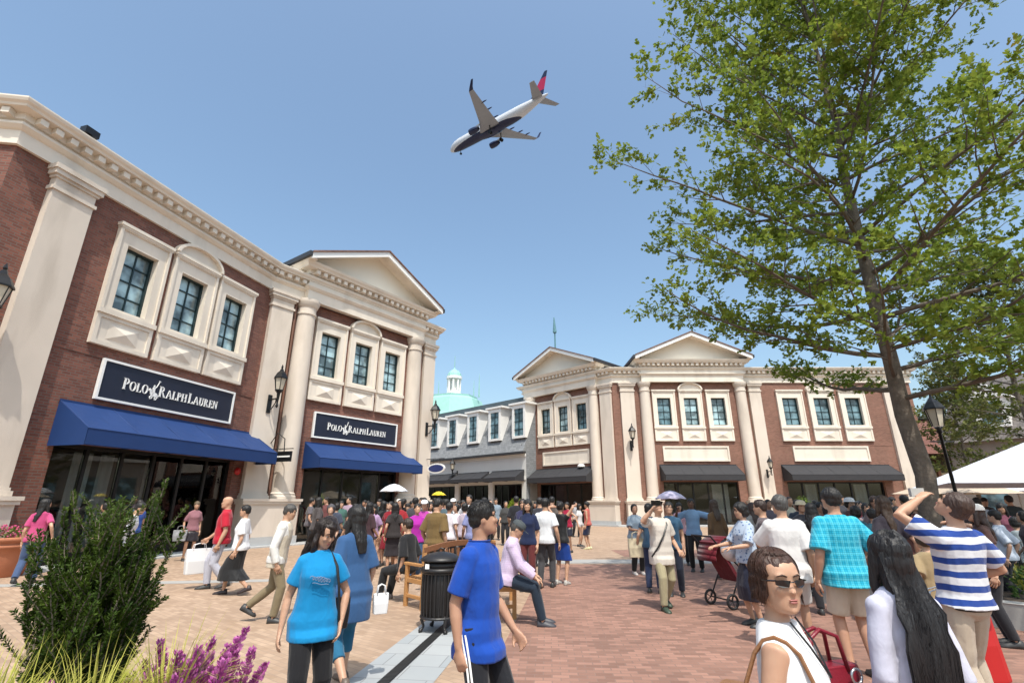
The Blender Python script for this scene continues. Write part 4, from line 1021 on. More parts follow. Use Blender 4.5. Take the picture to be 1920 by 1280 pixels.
    if c is not None:
        tm = mat_cloth(c, pat, c2); t = MB(); inf = .011*loose
        hz = hem if hem is not None else (-.075 if not fem else -.06)
        rr = []; zs = [hz]+[z for z, *_ in sec if z > hz+.03 and z < .5]
        for z in zs:
            a = np.interp(z, [q[0] for q in sec], [q[1] for q in sec]); bb = np.interp(z, [q[0] for q in sec], [q[2] for q in sec]); yo = np.interp(z, [q[0] for q in sec], [q[3] for q in sec])
            f = fatf(z)
            if z < .25: a = max(a, (.13 if fem else .142)*wid); bb = max(bb, .094 if fem else .10)
            infl = inf*(1.25 if z < .2 else 1)
            if z < .03: a = max(a, (.174 if not fem else .176)*(.4+.6*wid)); bb = max(bb, .122 if z > -.1 else .155)
            rr.append(ellring(T((0, 0, z)), RT, (a*f+infl)*k, (bb*f+infl)*k, 16, 2.35, (yo+.03*(f-1))*k))
        tank = sleeve is None
        rr.append(ellring(T((0, 0, .50)), RT, (.128 if not tank else .104)*k*wid, .082*k, 16, 2.3, -.012*k)); rr.append(ellring(T((0, 0, .532)), RT, .08*k, .07*k, 16, 2.2, -.012*k))
        t.loft(rr)
        if not tank:
            for sd in (1, -1):
                s0, e, wv = J_[sd]; t.ell(s0+RT @ Vector((-sd*.008*k, 0, .004*k)), [(.050 if fem else .061)*k*(1+fat*.15)+.010*k*loose]*3, None, 12, 8); r0 = (.052 if fem else .062)*k*(1+fat*.15); q = .010*k*loose
                if sleeve <= 1: end = s0.lerp(e, sleeve); t.tube([T((sd*sh*.5, -.008, .425)), s0, s0.lerp(e, sleeve*.5), end], [r0*.9+q*.6, r0*.97+q, r0*.9+q*1.4, r0*.82+q*2.0], 12)
                else:
                    end = e.lerp(wv, sleeve-1); t.tube([T((sd*sh*.5, -.008, .425)), s0, s0.lerp(e, .5), e, e.lerp(end, .5), end], [r0*.9+q*.6, r0*.97+q, r0*.8+q*1.2, r0*.68+q*1.3, r0*.6+q*1.2, r0*.5+q*1.2], 12)
        smin('shirt' if bottom[0] != 'dress' else 'dress_top', t, vox*.62, tm, body, 4 if vox > .011 else 12, disp=.003*k if vox > .011 else .006*k, dfreq=(6, 6, 5), seed=seed)
        if collar:
            t = MB(); t.loft([ellring(T((0, 0, .515)), RT, .082*k, .074*k, 14, 2.2, -.01*k), ellring(T((0, 0, .548)), RT, .064*k, .066*k, 14, 2.2, -.01*k)], False); t.loft([ellring(T((0, 0, .548)), RT, .064*k, .066*k, 14, 2.2, -.01*k), ellring(T((0, 0, .512)), RT, .092*k, .084*k, 14, 2.2, -.008*k)], False)
            me = mesh('collar', t, tm, True); link('collar', me, body)
    # bottom
    kind, bc = bottom[0], bottom[1]
    bm_ = mat_cloth(bc, *(bottom[2:] if len(bottom) > 2 else ()))
    t = MB(); nmb = {'pants': 'trousers', 'shorts': 'shorts', 'capri': 'trousers', 'skirt': 'skirt', 'dress': 'skirt', 'mini': 'shorts'}[kind]
    rr = []
    for z, a, bb, yo in sec:
        if z > .08: continue
        f = fatf(z); rr.append(ellring(T((0, 0, z)), RT, (a*f+.009)*k, (bb*f+.009)*k, 16, 2.35, yo*k))
    if kind in ('skirt', 'dress'):
        ln = bottom[-1] if isinstance(bottom[-1], float) else .5
        z0 = hipz-ln*k; kx = (LG_[1][1]+LG_[-1][1])/2
        spread = max(abs(LG_[1][1].y-LG_[-1][1].y)/2, 0)
        def legy(z):
            ys = []
            for sd in (1, -1):
                hp, kn, an, _ = LG_[sd]
                ys.append(hp.y+(kn.y-hp.y)*min(1, (hp.z-z)/max(.01, hp.z-kn.z)) if z > kn.z else kn.y+(an.y-kn.y)*(kn.z-z)/max(.01, kn.z-an.z))
            return (max(ys)+min(ys))/2, (max(ys)-min(ys))/2
        def srg(z, a):
            c_, s_ = legy(z); return ellring(Vector((0, c_, z)), Matrix.Identity(3), a*k, .115*k+s_, 16, 2.2)
        rr = [srg(z0, .19+ln*.05), srg(z0*.67+hipz*.33, .19), srg(z0*.33+hipz*.67, .188)]+rr[1:]
        if sit: rr = rr[1:]
        t.loft(rr)
        smin(nmb, t, vox*.62, bm_, body, 3, disp=.006*k, dfreq=(14, 14, 3), seed=seed)
    else:
        t.loft(rr)
        cut = {'pants': 1.0, 'capri': .55, 'shorts': -.12, 'mini': -.72}[kind]
        for sd in (1, -1):
            hp, kn, an, fdv = LG_[sd]; tf = 1+fat*.25; rt = (.082 if not fem else .085)*k*tf
            q = .013*k if kind != 'shorts' else .022*k
            if cut >= 0:
                end = kn.lerp(an, cut*.97)
                pts = [hp+Vector((0, 0, .03*k)), hp.lerp(kn, .3), hp.lerp(kn, .75), kn, kn.lerp(end, .35), end]
                rs = [rt+q*.6, rt*.93+q*.8, rt*.68+q*1.6, rt*.6+q*1.7, rt*.6+q*1.4, (rt*.45+q*1.5) if cut > .9 else rt*.52+q]
            else:
                end = kn.lerp(hp, -cut); pts = [hp+Vector((0, 0, .03*k)), hp.lerp(end, .5), end]; rs = [rt+q*.5, rt*.93+q*.8, rt*.7+q*1.5 if cut > -.5 else rt+q*.7]
            t.tube(pts, rs, 12)
        smin(nmb, t, vox*.62, bm_, body, 3, disp=.003*k if vox > .011 else .005*k, dfreq=(10, 10, 5), seed=seed+5)
    # shoes
    if shoes is not None:
        sm_ = mat_plain('shoe_%02x%02x%02x' % tuple(int(255*q) for q in shoes), shoes, .5, .15, 12)
        for sd in (1, -1):
            hp, kn, an, fd = LG_[sd]; up = Vector((0, 0, 1)); up = (up-fd*up.dot(fd)).normalized(); la = fd.cross(up); rr = []
            for t_, wd, h0, h1 in ((-.075, .022, -.075, -.03), (-.065, .034, -.08, .01), (-.02, .036, -.08, .022), (.03, .038, -.08, .0), (.09, .045, -.08, -.022), (.15, .042, -.08, -.036), (.185, .022, -.078, -.056)):
                rr.append([an+fd*(t_*k)+la*(wd*k*x_)+up*((h0+(h1-h0)*z_)*k) for x_, z_ in ((-1, 0), (1, 0), (1.02, .45), (.62, 1), (-.62, 1), (-1.02, .45))])
            t = MB(); t.loft(rr); link('shoe', mesh('shoe', t, sm_, True), body)
    # hair
    hk, hcol = hair; hm = mat_hair(hcol); t = MB()
    E = lambda c, r, q=None: t.ell(hl(c), [v*hh for v in r], HR if q is None else HR @ q, 18, 10)
    if hk in ('short', 'cap', 'grey'):
        E((0, -.055, .15), (.402, .46, .42)); E((0, -.17, -.03), (.365, .33, .31))
    elif hk == 'crop':   # near head: hair cut close at the sides
        E((0, -.045, .165), (.402, .455, .42)); E((0, -.16, -.02), (.366, .335, .31)); E((0, .16, .37), (.24, .22, .12))
    elif hk == 'bald': E((0, -.19, -.03), (.335, .27, .17)) if False else None
    elif hk in ('bob', 'bobcut'):
        E((0, -.085, .16), (.408, .462, .425)); E((0, -.18, -.10), (.40, .35, .38)); E((.28, -.02, -.04), (.11, .20, .30)); E((-.28, -.02, -.04), (.11, .20, .30))
    elif hk == 'curly':
        E((0, -.1, .12), (.47, .50, .48)); E((0, -.16, -.15), (.46, .42, .38))
    elif hk in ('long', 'wavy'):
        E((0, -.055, .15), (.41, .47, .43)); E((0, -.2, -.15), (.39, .32, .45)); E((0, .2, .36), (.24, .17, .1))
        wv_ = .05 if hk == 'wavy' else 0
        t.loft([ellring(hl((0, -.14, -.1)), HR, .37*hh, .3*hh, 14), ellring(hl((0, -.28, -.6)), HR, .41*hh, .24*hh, 14), ellring(hl((0, -.50, -1.1)), HR, .38*hh, .17*hh, 14), ellring(hl((0, -.60, -1.6)), HR, .26*hh, .10*hh, 14)])
        for sx in (-1, 1): t.tube([hl((sx*.3, .0, .1)), hl((sx*(.36+wv_), .08, -.3)), hl((sx*(.38-wv_), .1, -.7)), hl((sx*.34, .12, -1.05))], [.12*hh, .13*hh, .12*hh, .05*hh], 10)
    elif hk in ('bun', 'ponytail'):
        E((0, -.06, .14), (.40, .46, .43)); E((0, -.18, -.06), (.35, .32, .32))
        if hk == 'bun': E((0, -.55, .12), (.16, .15, .16))
        else: t.tube([hl((0, -.42, .1)), hl((0, -.6, -.1)), hl((0, -.58, -.6)), hl((0, -.5, -1.0))], [.1*hh, .13*hh, .12*hh, .03*hh], 10)
    if t.v: smin('hair', t, max(.006, vox*.55), hm, body, 2, disp=.012*k if hk in ('curly', 'wavy') else (.006*k if hk != 'crop' else .004), dfreq=(44, 44, 12) if hk not in ('curly', 'wavy') else (22, 22, 12), seed=seed)
    if det and hk != 'bald':   # loose strands over the fused hair
        rs = random.Random(int(seed*10)); t = MB(); r0x, r0y, r0z, cz, cy = (.405, .46, .425, .165, -.045) if hk == 'crop' else (.412, .466, .43, .16, -.08)
        for j in range(520 if hk != 'crop' else 420):
            th = rs.uniform(0, 2*PI); ph = math.acos(rs.uniform(.0, 1)); front = math.sin(th) > .2
            pt = lambda ph_, th_, o=1.0: hl((r0x*o*math.sin(ph_)*math.cos(th_), cy+r0y*o*math.sin(ph_)*math.sin(th_), cz+r0z*o*math.cos(ph_)))
            if hk == 'crop':
                if front and ph > 1.15: continue
                q = [pt(ph, th, 1.0), pt(ph+.10, th+rs.uniform(-.1, .1), 1.03), pt(ph+.2, th+rs.uniform(-.2, .2), 1.02+rs.uniform(0, .05))]; rr_ = [.010*hh, .007*hh, .002*hh]
            else:
                ph1 = .78 if front and abs(math.cos(th)) < .82 else 1.62; q = []; n_ = 5; dth = rs.uniform(-.25, .25)
                if ph > ph1-.15: ph = rs.uniform(.1, ph1-.2)
                for i_ in range(n_+1): u_ = i_/n_; q.append(pt(ph+(ph1-ph)*u_, th+dth*u_, 1.0+.02*math.sin(u_*3)))
                if ph1 > 1.2:
                    e = Vector((r0x*math.cos(th), cy+r0y*math.sin(th), cz)); ln = {'bobcut': .55, 'bob': .55, 'wavy': 1.25, 'long': 1.6}.get(hk, .3)*rs.uniform(.75, 1.05); wv2 = .05 if hk == 'wavy' else .015
                    for i_ in range(1, 6): u_ = i_/5; q.append(hl((e.x*(1+.06*u_)+wv2*math.sin(u_*9+th*3), e.y*(1-.1*u_)-.12*u_*(ln > 1)+wv2*math.cos(u_*8+th*2), cz-ln*u_)))
                rr_ = [.008*hh]*(len(q)-2)+[.006*hh, .001*hh]
            t.tube(q, rr_, 3, False)
        link('hair_strands', mesh('hair_strands', t, hm, True), body)
    # face
    for sx in (-1, 1):
        t = MB(); e_ = (.052 if det else .05)
        t.ell(hl((sx*.148, .372 if det else .375, .035)), (.058*hh, .028*hh, (.023 if det else .024)*hh), HR, 10, 6)
        link('eye', mesh('eye', t, EYEW if det else EYEM, True), body)
        if det:
            t = MB(); t.ell(hl((sx*.148, .385, .035)), (.027*hh, .025*hh, .027*hh), HR, 10, 6); link('iris', mesh('iris', t, EYEM, True), [c_ for c_ in body.children if c_.name.startswith('eye')][-1])
    if det or vox < .019:
        t = MB()
        for sx in (-1, 1): t.tube([hl((sx*.06, .402, .135)), hl((sx*.15, .405, .165)), hl((sx*.235, .355, .135))], [.012*hh, .018*hh, .008*hh], 6)
        link('eyebrows', mesh('eyebrows', t, hm, True), body)
        t = MB(); t.ell(hl((0, .418, -.245)), (.092*hh, .025*hh, .018*hh), HR, 10, 6); t.ell(hl((0, .412, -.285)), (.078*hh, .028*hh, .024*hh), HR, 10, 6); link('lips', mesh('lips', t, LIPM, True), body)
    info = dict(o=body, hl=hl, hh=hh, J=J_, T=T, RT=RT, HR=HR, k=k, legs=LG_)
    def world(v): return body.matrix_basis @ Vector(v)
    info['w'] = lambda v: Matrix.Translation((x, y, zoff)) @ Matrix.Rotation(rad(-face), 4, 'Z') @ Vector(v)
    return info

def part(info, name, mb, mat, smooth=True):
    o = link(name, mesh(name, mb, mat, smooth), info['o'])
    if smooth: autosmooth(o, 50)
    return o
def hat(info, c, brim=.16, kind='cap'):
    hl, hh, HR = info['hl'], info['hh'], info['HR']; t = MB(); m = mat_plain('hat_%02x%02x%02x' % tuple(int(255*q) for q in c), c, .8, .1, 10)
    R = []
    for z, a, bb in ((.17, .42, .50), (.3, .415, .49), (.45, .36, .42), (.54, .2, .25), (.57, .03, .03)): R.append(ellring(hl((0, -.04, z)), HR, a*hh, bb*hh, 18, 2.1))
    t.loft(R)
    if kind == 'cap':
        t.loft([[hl((-.33, .3, .16)), hl((-.2, .72, .11)), hl((0, .8, .12)), hl((.2, .72, .11)), hl((.33, .3, .16))], [hl((-.33, .3, .19)), hl((-.2, .72, .14)), hl((0, .8, .15)), hl((.2, .72, .14)), hl((.33, .3, .19))]], True)
    else:
        R = [ellring(hl((0, -.03, .19)), HR, .4*hh, .48*hh, 20, 2.0), ellring(hl((0, -.03, .16)), HR, .75*hh, .82*hh, 20, 2.0), ellring(hl((0, -.03, .14)), HR, .75*hh, .82*hh, 20, 2.0), ellring(hl((0, -.03, .15)), HR, .4*hh, .46*hh, 20, 2.0)]
        t.loft(R, False)
    return part(info, 'cap' if kind == 'cap' else 'sun_hat', t, m)
def strap(info, pts, r, mat, name='strap'):
    t = MB(); t.tube([info['T'](p) for p in pts], r, 6); return part(info, name, t, mat)
def pxy(px, D): return ((px-960)/FPX/ray(px, 942).y*D, D)
# ---------------------------------------------------------------- the people, near to far
def P(px, D, face, label, **kw):
    X, Y = pxy(px, D); kw.setdefault('vox', .010 if D < 4.2 else (.014 if D < 7 else (.02 if D < 14 else .028)))
    kw.setdefault('group', 'shoppers crowding the plaza')
    return person(X, Y, face, label, **kw)
WH = (.62, .62, .62); OFFW = (.5, .47, .42); DK = (.018, .018, .022); NV = (.012, .02, .06)
STRAP = LEATHER('strap_black', (.015, .013, .012)); BRN = LEATHER('brown_leather', (.22, .10, .04)); REDL = LEATHER('dark_red_leather', (.17, .008, .018))
DEN = (.035, .08, .17); KH = (.36, .29, .19)

# woman in the bright blue T-shirt
i = P(612, 4.15, 150, 'woman in bright blue print T-shirt and black trousers walking past the trash bin', H=1.51, sex='f', skin=0, det=1, vox=.010, top=((.004, .21, .46), None, None), sleeve=.62, loose=1.5,
      bottom=('pants', (.010, .010, .012)), hair=('wavy', (.016, .009, .007)), hyaw=-28, hpitch=-24, R=(.22, .02, -.95), L=(.14, .16, -.90), lpole=(.9, -.6, 0), stride=.35, fat=.15, hem=-.15)
strap(i, [(-.07, .02, .53), (-.13, .10, .40), (-.15, .15, .25), (-.17, .13, .1), (-.2, .06, -.05)], .010, STRAP)
t = MB(); T_ = i['T']
def fy(x, z): return .155*(1-(abs(x)/.3)**2.2)-max(0, .3-z)*.06+.012
pts = []
for j in range(60):
    u = j/59; x = .08-.15*u+.012*math.cos(u*44); z = .33-.03*(u)+.016*math.sin(u*44)*(1-.3*math.sin(u*9))
    pts.append((x, fy(x, z), z))
t.tube([T_(p) for p in pts], .0028, 4); t.tube([T_((.07-.13*u, fy(.07-.13*u, .29), .29-.02*u+.004*math.sin(u*9))) for u in [q/20 for q in range(21)]], .002, 4)
part(i, 'shirt_print', t, mat_plain('print_grey', (.16, .22, .33), .7, .1, 10))
def bag(name, c, size, mat, label, cat='bag', rz=0, handle=.12, hmat=None, taper=.85, group=None, hr=.006, tilt=0):
    w, d, h = size; r = empty(name, c, label, cat, group, rz); r.rotation_euler = (0, tilt, rz)
    m = MB(); R = []
    for z, f in ((0, taper), (h*.03, taper+.03), (h*.5, .97), (h*.97, 1.0), (h, .97)):
        R.append([Vector((w/2*f*a, d/2*(f if z < h*.9 else .55)*b_, z)) for a, b_ in ((-1, -.8), (-.85, -1), (.85, -1), (1, -.8), (1, .8), (.85, 1), (-.85, 1), (-1, .8))])
    m.loft(R); me = mesh('bag_body', m, mat); o = link('bag_body', me, r); bv = o.modifiers.new('b', 'BEVEL'); bv.width = .006
    if handle:
        for sy in (-1, 1):
            m = MB(); m.tube([Vector((-w*.28, sy*d*.3, h*.93)), Vector((-w*.22, sy*d*.22, h+handle*.8)), Vector((0, sy*d*.1, h+handle)), Vector((w*.22, sy*d*.22, h+handle*.8)), Vector((w*.28, sy*d*.3, h*.93))], hr, 8)
            link('handle', mesh('handle', m, hmat or mat, True), r)
    return r
q = i['w'](i['T']((-.20, -.09, -.12))); bag('shoulder_bag', (q.x, q.y, q.z), (.20, .08, .22), STRAP, 'black shoulder bag at the hip of the woman in the bright blue T-shirt', rz=.6, handle=.0)

# denim clad woman behind her
i = P(672, 5.2, 318, 'woman in long denim shirt and teal knee length trousers, behind the bright blue T-shirt', H=1.61, sex='f', det=0, top=((.03, .085, .20), None, None), sleeve=.9, loose=1.9, hem=-.28,
      bottom=('capri', (.02, .12, .22)), hair=('long', BLK), hyaw=-25, stride=.7, fat=.35, R=(.15, .2, -.9), shoes=(.12, .09, .07))
strap(i, [(.07, .0, .53), (.13, .12, .4), (.0, .15, .2), (-.15, .1, .05), (-.2, .0, -.02)], .011, STRAP)
q = i['w']((.30, -.05, .58)); bag('shopping_bag', (q.x, q.y, q.z), (.15, .07, .18), mat_plain('bag_white', (.7, .7, .7), .6, .05, 4), 'small white shopping bag carried by the denim shirt woman', rz=.5, handle=.08)

# teenager in blue
i = P(903, 3.55, 118, 'teenage boy in royal blue T-shirt and black track trousers with white side stripes', H=1.635, skin=1, det=1, vox=.010, wid=.86, top=((.006, .055, .33), None, None), sleeve=.8, loose=1.3,
      bottom=('pants', (.011, .012, .016)), hair=('crop', (.008, .006, .005)), hyaw=-36, hpitch=6, R=(.10, -.05, -.97), L=(.18, .28, -.88), hem=-.17, stride=-.35, curl=.8)
hp, kn, an, _ = i['legs'][1]
for dx in (-.012, .012):
    t = MB(); kk = i['k']
    for a, b_ in ((0, .5), (.5, 1)):
        pass
    pts = [hp+Vector((.092*kk, dx-.01, .0)), hp.lerp(kn, .35)+Vector((.086*kk, dx, 0)), hp.lerp(kn, .75)+Vector((.072*kk, dx, 0)), kn+Vector((.068*kk, dx, 0)), kn.lerp(an, .5)+Vector((.06*kk, dx, 0))]
    t.tube(pts, .007, 6); part(i, 'side_stripe', t, SWHITE)
t = MB(); T_ = i['T']
t.tube([T_((.078*math.cos(a), -.012+.072*math.sin(a), .535)) for a in [2*PI*j/20 for j in range(21)]], .005, 5); part(i, 'neckband', t, mat_cloth((.006, .045, .26)))

# woman with sunglasses
i = P(1430, 1.9, 126, 'woman in white sleeveless top and black sunglasses close to the camera at lower right', H=1.455, sex='f', skin=0, det=1, vox=.009, top=((.72, .72, .72), None, None), sleeve=None, loose=1.3,
      bottom=('pants', (.08, .09, .12)), hair=('bobcut', (.045, .018, .010)), hyaw=46, hpitch=-2, fat=.1, wid=.95, R=(.12, -.02, -.97), L=(.15, .3, -.85))
hl, hh = i['hl'], i['hh']; G = mat_plain('sunglass_black', (.006, .006, .007), .08, .05, 5, spec=.8)
for sx in (-1, 1):
    t = MB(); t.loft([[hl((sx*x, y+.0, z)) for x, z, y in ((.035, .08, .445), (.17, .09, .435), (.29, .08, .37), (.28, .0, .37), (.19, -.04, .42), (.08, -.03, .445))], [hl((sx*x, y+.012, z)) for x, z, y in ((.035, .08, .445), (.17, .09, .435), (.29, .08, .37), (.28, .0, .37), (.19, -.04, .42), (.08, -.03, .445))]])
    o = part(i, 'sunglass_lens', t, G, False)
t = MB(); t.tube([hl((-.05, .475, .055)), hl((0, .485, .065)), hl((.05, .475, .055))], .012*hh, 6)
for sx in (-1, 1): t.tube([hl((sx*.29, .40, .075)), hl((sx*.37, .2, .05)), hl((sx*.37, -.05, .03))], .017*hh, 6)
part(i, 'sunglass_frame', t, G)
T_ = i['T']
strap(i, [(.20, -.12, .06), (.185, .02, .12), (.165, .095, .24), (.135, .105, .36), (.122, .07, .445), (.116, .03, .478), (.114, -.01, .490), (.116, -.05, .475), (.125, -.085, .43), (.14, -.125, .33), (.18, -.16, .15), (.20, -.18, .08)], .007, BRN)
t = MB(); t.tube([T_((x, y, z)) for x, y, z in ((.06, .045, .54), (.05, .10, .46), (.0, .145, .36), (-.05, .10, .46), (-.06, .045, .54))], .0035, 5); part(i, 'necklace', t, BLACKM)
q = i['w'](i['T']((.20, -.20, .02))); bag('handbag', (q.x, q.y, q.z), (.30, .14, .24), BRN, 'tan leather handbag under the arm of the woman in sunglasses', rz=.9, handle=0, hmat=mat_plain('chain_gold', (.45, .32, .12), .3, .1, 20, metal=.8))

# long haired woman from behind
i = P(1648, 2.4, 4, 'woman with very long black hair and lavender white cardigan seen from behind at lower right', H=1.49, sex='f', skin=1, vox=.010, wid=.9, top=((.50, .50, .60), None, None), sleeve=1.8, loose=1.2,
      bottom=('pants', (.05, .05, .07)), hair=('long', (.008, .007, .008)), hpitch=4, hyaw=-6, fat=.0, hem=-.1, L=(.1, .12, -.95), R=(.1, .1, -.95))
hl, hh, HR = i['hl'], i['hh'], i['HR']; t = MB(); rr = random.Random(3)
for j in range(1100):
    a = rr.uniform(-1.35, 1.35); top_ = rr.uniform(.1, .50); x0 = math.sin(a)*.36*math.sqrt(max(.05, 1-((top_-.12)/.46)**2)); y0 = -math.cos(a)*.43*math.sqrt(max(.05, 1-((top_-.12)/.46)**2))-.05
    dr_ = rr.uniform(-.03, .03); end = rr.uniform(-2.2, -3.3); w_ = rr.uniform(-.05, .05)
    xs = math.sin(a)
    pts = [(x0*.6, y0*.6-.03, min(.585, top_+.12)), (x0*1.05, y0*1.06, top_), (xs*.38, y0*.3-.33+.12*abs(xs), -.15), (xs*.37+w_, -.44-.05*(1-abs(xs)), -.55), (xs*.44-w_*2, -.68+dr_, -1.1), (xs*.46+w_*2.5, -.82+dr_, -1.8), (xs*.36+w_*4, -.84+dr_, end)]
    t.tube([hl(p) for p in pts], [.012*hh, .018*hh, .02*hh, .02*hh, .02*hh, .016*hh, .003*hh], 4)
part(i, 'hair_strands', t, mat_hair((.008, .007, .008)))
q = i['w']((-.33, .10, .62)); hb = bag('handbag', (q.x, q.y, q.z), (.34, .15, .30), REDL, 'dark red leather handbag with ring handles beside the long haired woman', rz=.3, handle=.14, hmat=REDL, hr=.009)
for sx in (-1, 1):
    m = MB(); c = Vector((sx*.09, -.085, .27)); m.tube([c+Vector((.028*math.cos(a), 0, .028*math.sin(a))) for a in [2*PI*j/16 for j in range(17)]], .006, 6)
    link('ring', mesh('ring', m, mat_plain('nickel', (.5, .5, .5), .25, .05, 5, metal=.9), True), hb)

# striped polo man
i = P(1762, 4.15, 352, 'man in blue and white striped polo and khaki trousers photographing the sky', H=1.72, skin=0, det=0, top=((.62, .63, .66), 'hstripe', (.015, .05, .24)), sleeve=.72, loose=1.6,
      bottom=('pants', (.42, .35, .27)), hair=('short', (.05, .028, .02)), hpitch=38, hyaw=-18, lean=-8, L=(-.12, .36, .52), lpole=(1, .1, -.35), R=(.12, .35, -.6), rpole=(.8, -.6, .0), stride=.3, fat=.1, hem=-.02)
t = MB(); T_ = i['T']; t.loft([ellring(T_((0, 0, z)), i['RT'], .168*i['k'], .122*i['k'], 20, 2.35) for z in (-.035, .0)]); part(i, 'belt', t, STRAP)
q = i['J'][-1][2]; qq = i['w'](q+Vector((.05, .06, .05)))
r = empty('camera', (qq.x, qq.y, qq.z), 'compact camera held to the face by the striped polo man', 'camera'); m = MB(); m.box(-.055, .055, -.015, .015, -.035, .035); link('camera_body', mesh('camera_body', m, mat_plain('silver_plastic', (.4, .4, .38), .35, .1, 8)), r); m = MB(); m.lathe((0, 0, 0), [(.022, .015), (.02, .04)], 14, Vector((1, 0, 0)), Vector((0, 0, 1)), Vector((0, 1, 0))); link('lens', mesh('lens', m, BLACKM, True), r)
q = i['w']((.08, .24, .30)); rb = bag('shopping_bag', (q.x, q.y, q.z), (.66, .16, .50), mat_plain('bag_red', (.42, .012, .012), .45, .08, 4), 'large bright red shopping bag beside the legs of the striped polo man', rz=.1, handle=.16, hmat=SWHITE, taper=1.0)
m = MB(); m.tube([Vector((-.14+.05*math.cos(a), -.074, .27+.05*math.sin(a))) for a in [rad(200)+rad(200)*j/10 for j in range(11)]], .008, 6); link('bag_mark', mesh('bag_mark', m, mat_plain('mark_pink', (.6, .3, .3), .5, .05, 5), True), rb)

# turquoise plaid man
i = P(1560, 5.5, 8, 'man in turquoise plaid shirt and beige cargo shorts seen from behind', H=1.77, skin=1, top=((.01, .33, .48), 'plaid', (.10, .55, .66)), sleeve=.85, loose=2.1, bottom=('shorts', (.52, .44, .34)), hair=('short', BLK), hyaw=-8, hpitch=8, fat=.35, hem=-.12, L=(.2, .02, -.95), R=(.35, .4, -.6), shoes=(.05, .05, .05))
# white shirt man
i = P(1462, 6.2, 20, 'man in loose white shirt and white shorts with grey hair seen from behind', H=1.72, skin=0, top=((.68, .66, .64), None, None), sleeve=.85, loose=2.3, bottom=('shorts', (.62, .61, .58)), hair=('grey', (.07, .065, .06)), hyaw=-25, hpitch=5, fat=.2, hem=-.14, L=(.1, .75, -.35), lpole=(.8, -.2, -1), R=(.15, .1, -.92), shoes=(.3, .3, .32), stride=.4)

E_ = lambda *a, **k: P(*a, **k)
# left: walkers on the tan paving
i = P(428, 10.6, 248, 'bald man in red polo shirt and pale trousers carrying a white shopping bag', H=1.76, skin=0, top=((.40, .012, .03), None, None), sleeve=.75, loose=1.5, bottom=('pants', (.42, .42, .48)), hair=('bald', BLK), stride=.5, fat=.35, hyaw=-10, R=(.18, .5, -.78), collar=True, vox=.016)
q = i['w']((.24, .40, .27)); bag('shopping_bag', (q.x, q.y, q.z), (.44, .14, .46), mat_plain('bag_white', (.7, .7, .7), .6, .05, 4), 'big white shopping bag held by the bald man in red', rz=.9, handle=.1)
i = P(464, 10.0, 262, 'woman in white short sleeved top and long black skirt beside the man in red', H=1.60, sex='f', top=((.68, .68, .70), None, None), sleeve=.75, loose=1.4, bottom=('skirt', (.012, .012, .013), None, None, .60), hair=('short', BLK), stride=.75, fat=.3, shoes=(.03, .02, .02), hyaw=-10, vox=.016)
i = P(535, 7.85, 78, 'older man in cream vest, white shirt and olive brown trousers stepping right', H=1.60, skin=0, top=((.66, .65, .62), None, None), sleeve=1.9, loose=1.6, bottom=('pants', (.19, .15, .09)), hair=('grey', (.05, .045, .04)), lean=6, hpitch=-8, feet=((.1, .06, 0), (-.1, -.36, .13)), R=(.08, .1, -.95), L=(.1, -.1, -.95), vox=.014)
t = MB(); T_ = i['T']; RT = i['RT']; kk = i['k']
t.loft([ellring(T_((0, -.004, z)), RT, a*kk, b_*kk, 18, 2.4) for z, a, b_ in ((-.14, .19, .135), (0, .182, .140), (.15, .172, .128), (.3, .178, .138), (.42, .164, .128), (.49, .12, .10), (.515, .09, .085))]); smin('vest', t, .01, mat_cloth((.50, .44, .35)), i['o'], 3, disp=.003)
P(85, 11.2, 330, 'person in pink top with long dark hair behind the tall shrub, walking left', H=1.72, sex='f', top=((.45, .06, .17), None, None), sleeve=.7, bottom=('pants', (.05, .08, .16)), hair=('long', BLK), hyaw=50, stride=.6, R=(.3, -.2, -.8))
i = P(243, 10.3, 60, 'man in white shirt leaning forward, seen through the tips of the shrub', H=1.68, top=((.66, .67, .70), None, None), sleeve=.9, loose=1.8, bottom=('pants', (.02, .02, .025)), hair=('short', BLK), lean=16, stride=.7, hyaw=10)
P(262, 14.3, 120, 'person with short dark hair and blue top near the big shop window', H=1.70, top=((.02, .06, .25), None, None), bottom=('pants', DK), hair=('short', BLK))
P(200, 13.6, 250, 'person in dark grey top in front of the big shop window behind the shrub', H=1.62, sex='f', top=((.05, .05, .055), None, None), bottom=('pants', DK), hair=('bob', BLK))
i = P(370, 15.6, 140, 'woman in dusty pink blouse standing by the shop glass with black and white bags', H=1.66, sex='f', top=((.26, .12, .14), None, None), sleeve=.8, bottom=('skirt', (.02, .015, .018), None, None, .35), hair=('short', (.10, .07, .04)), R=(.2, .25, -.8))
q = i['w']((.3, .12, .55)); bag('handbag', (q.x, q.y, q.z), (.36, .12, .3), mat_plain('bag_bw', (.25, .25, .26), .5, .8, 9), 'patterned black and white handbag of the woman by the shop glass', rz=.3)

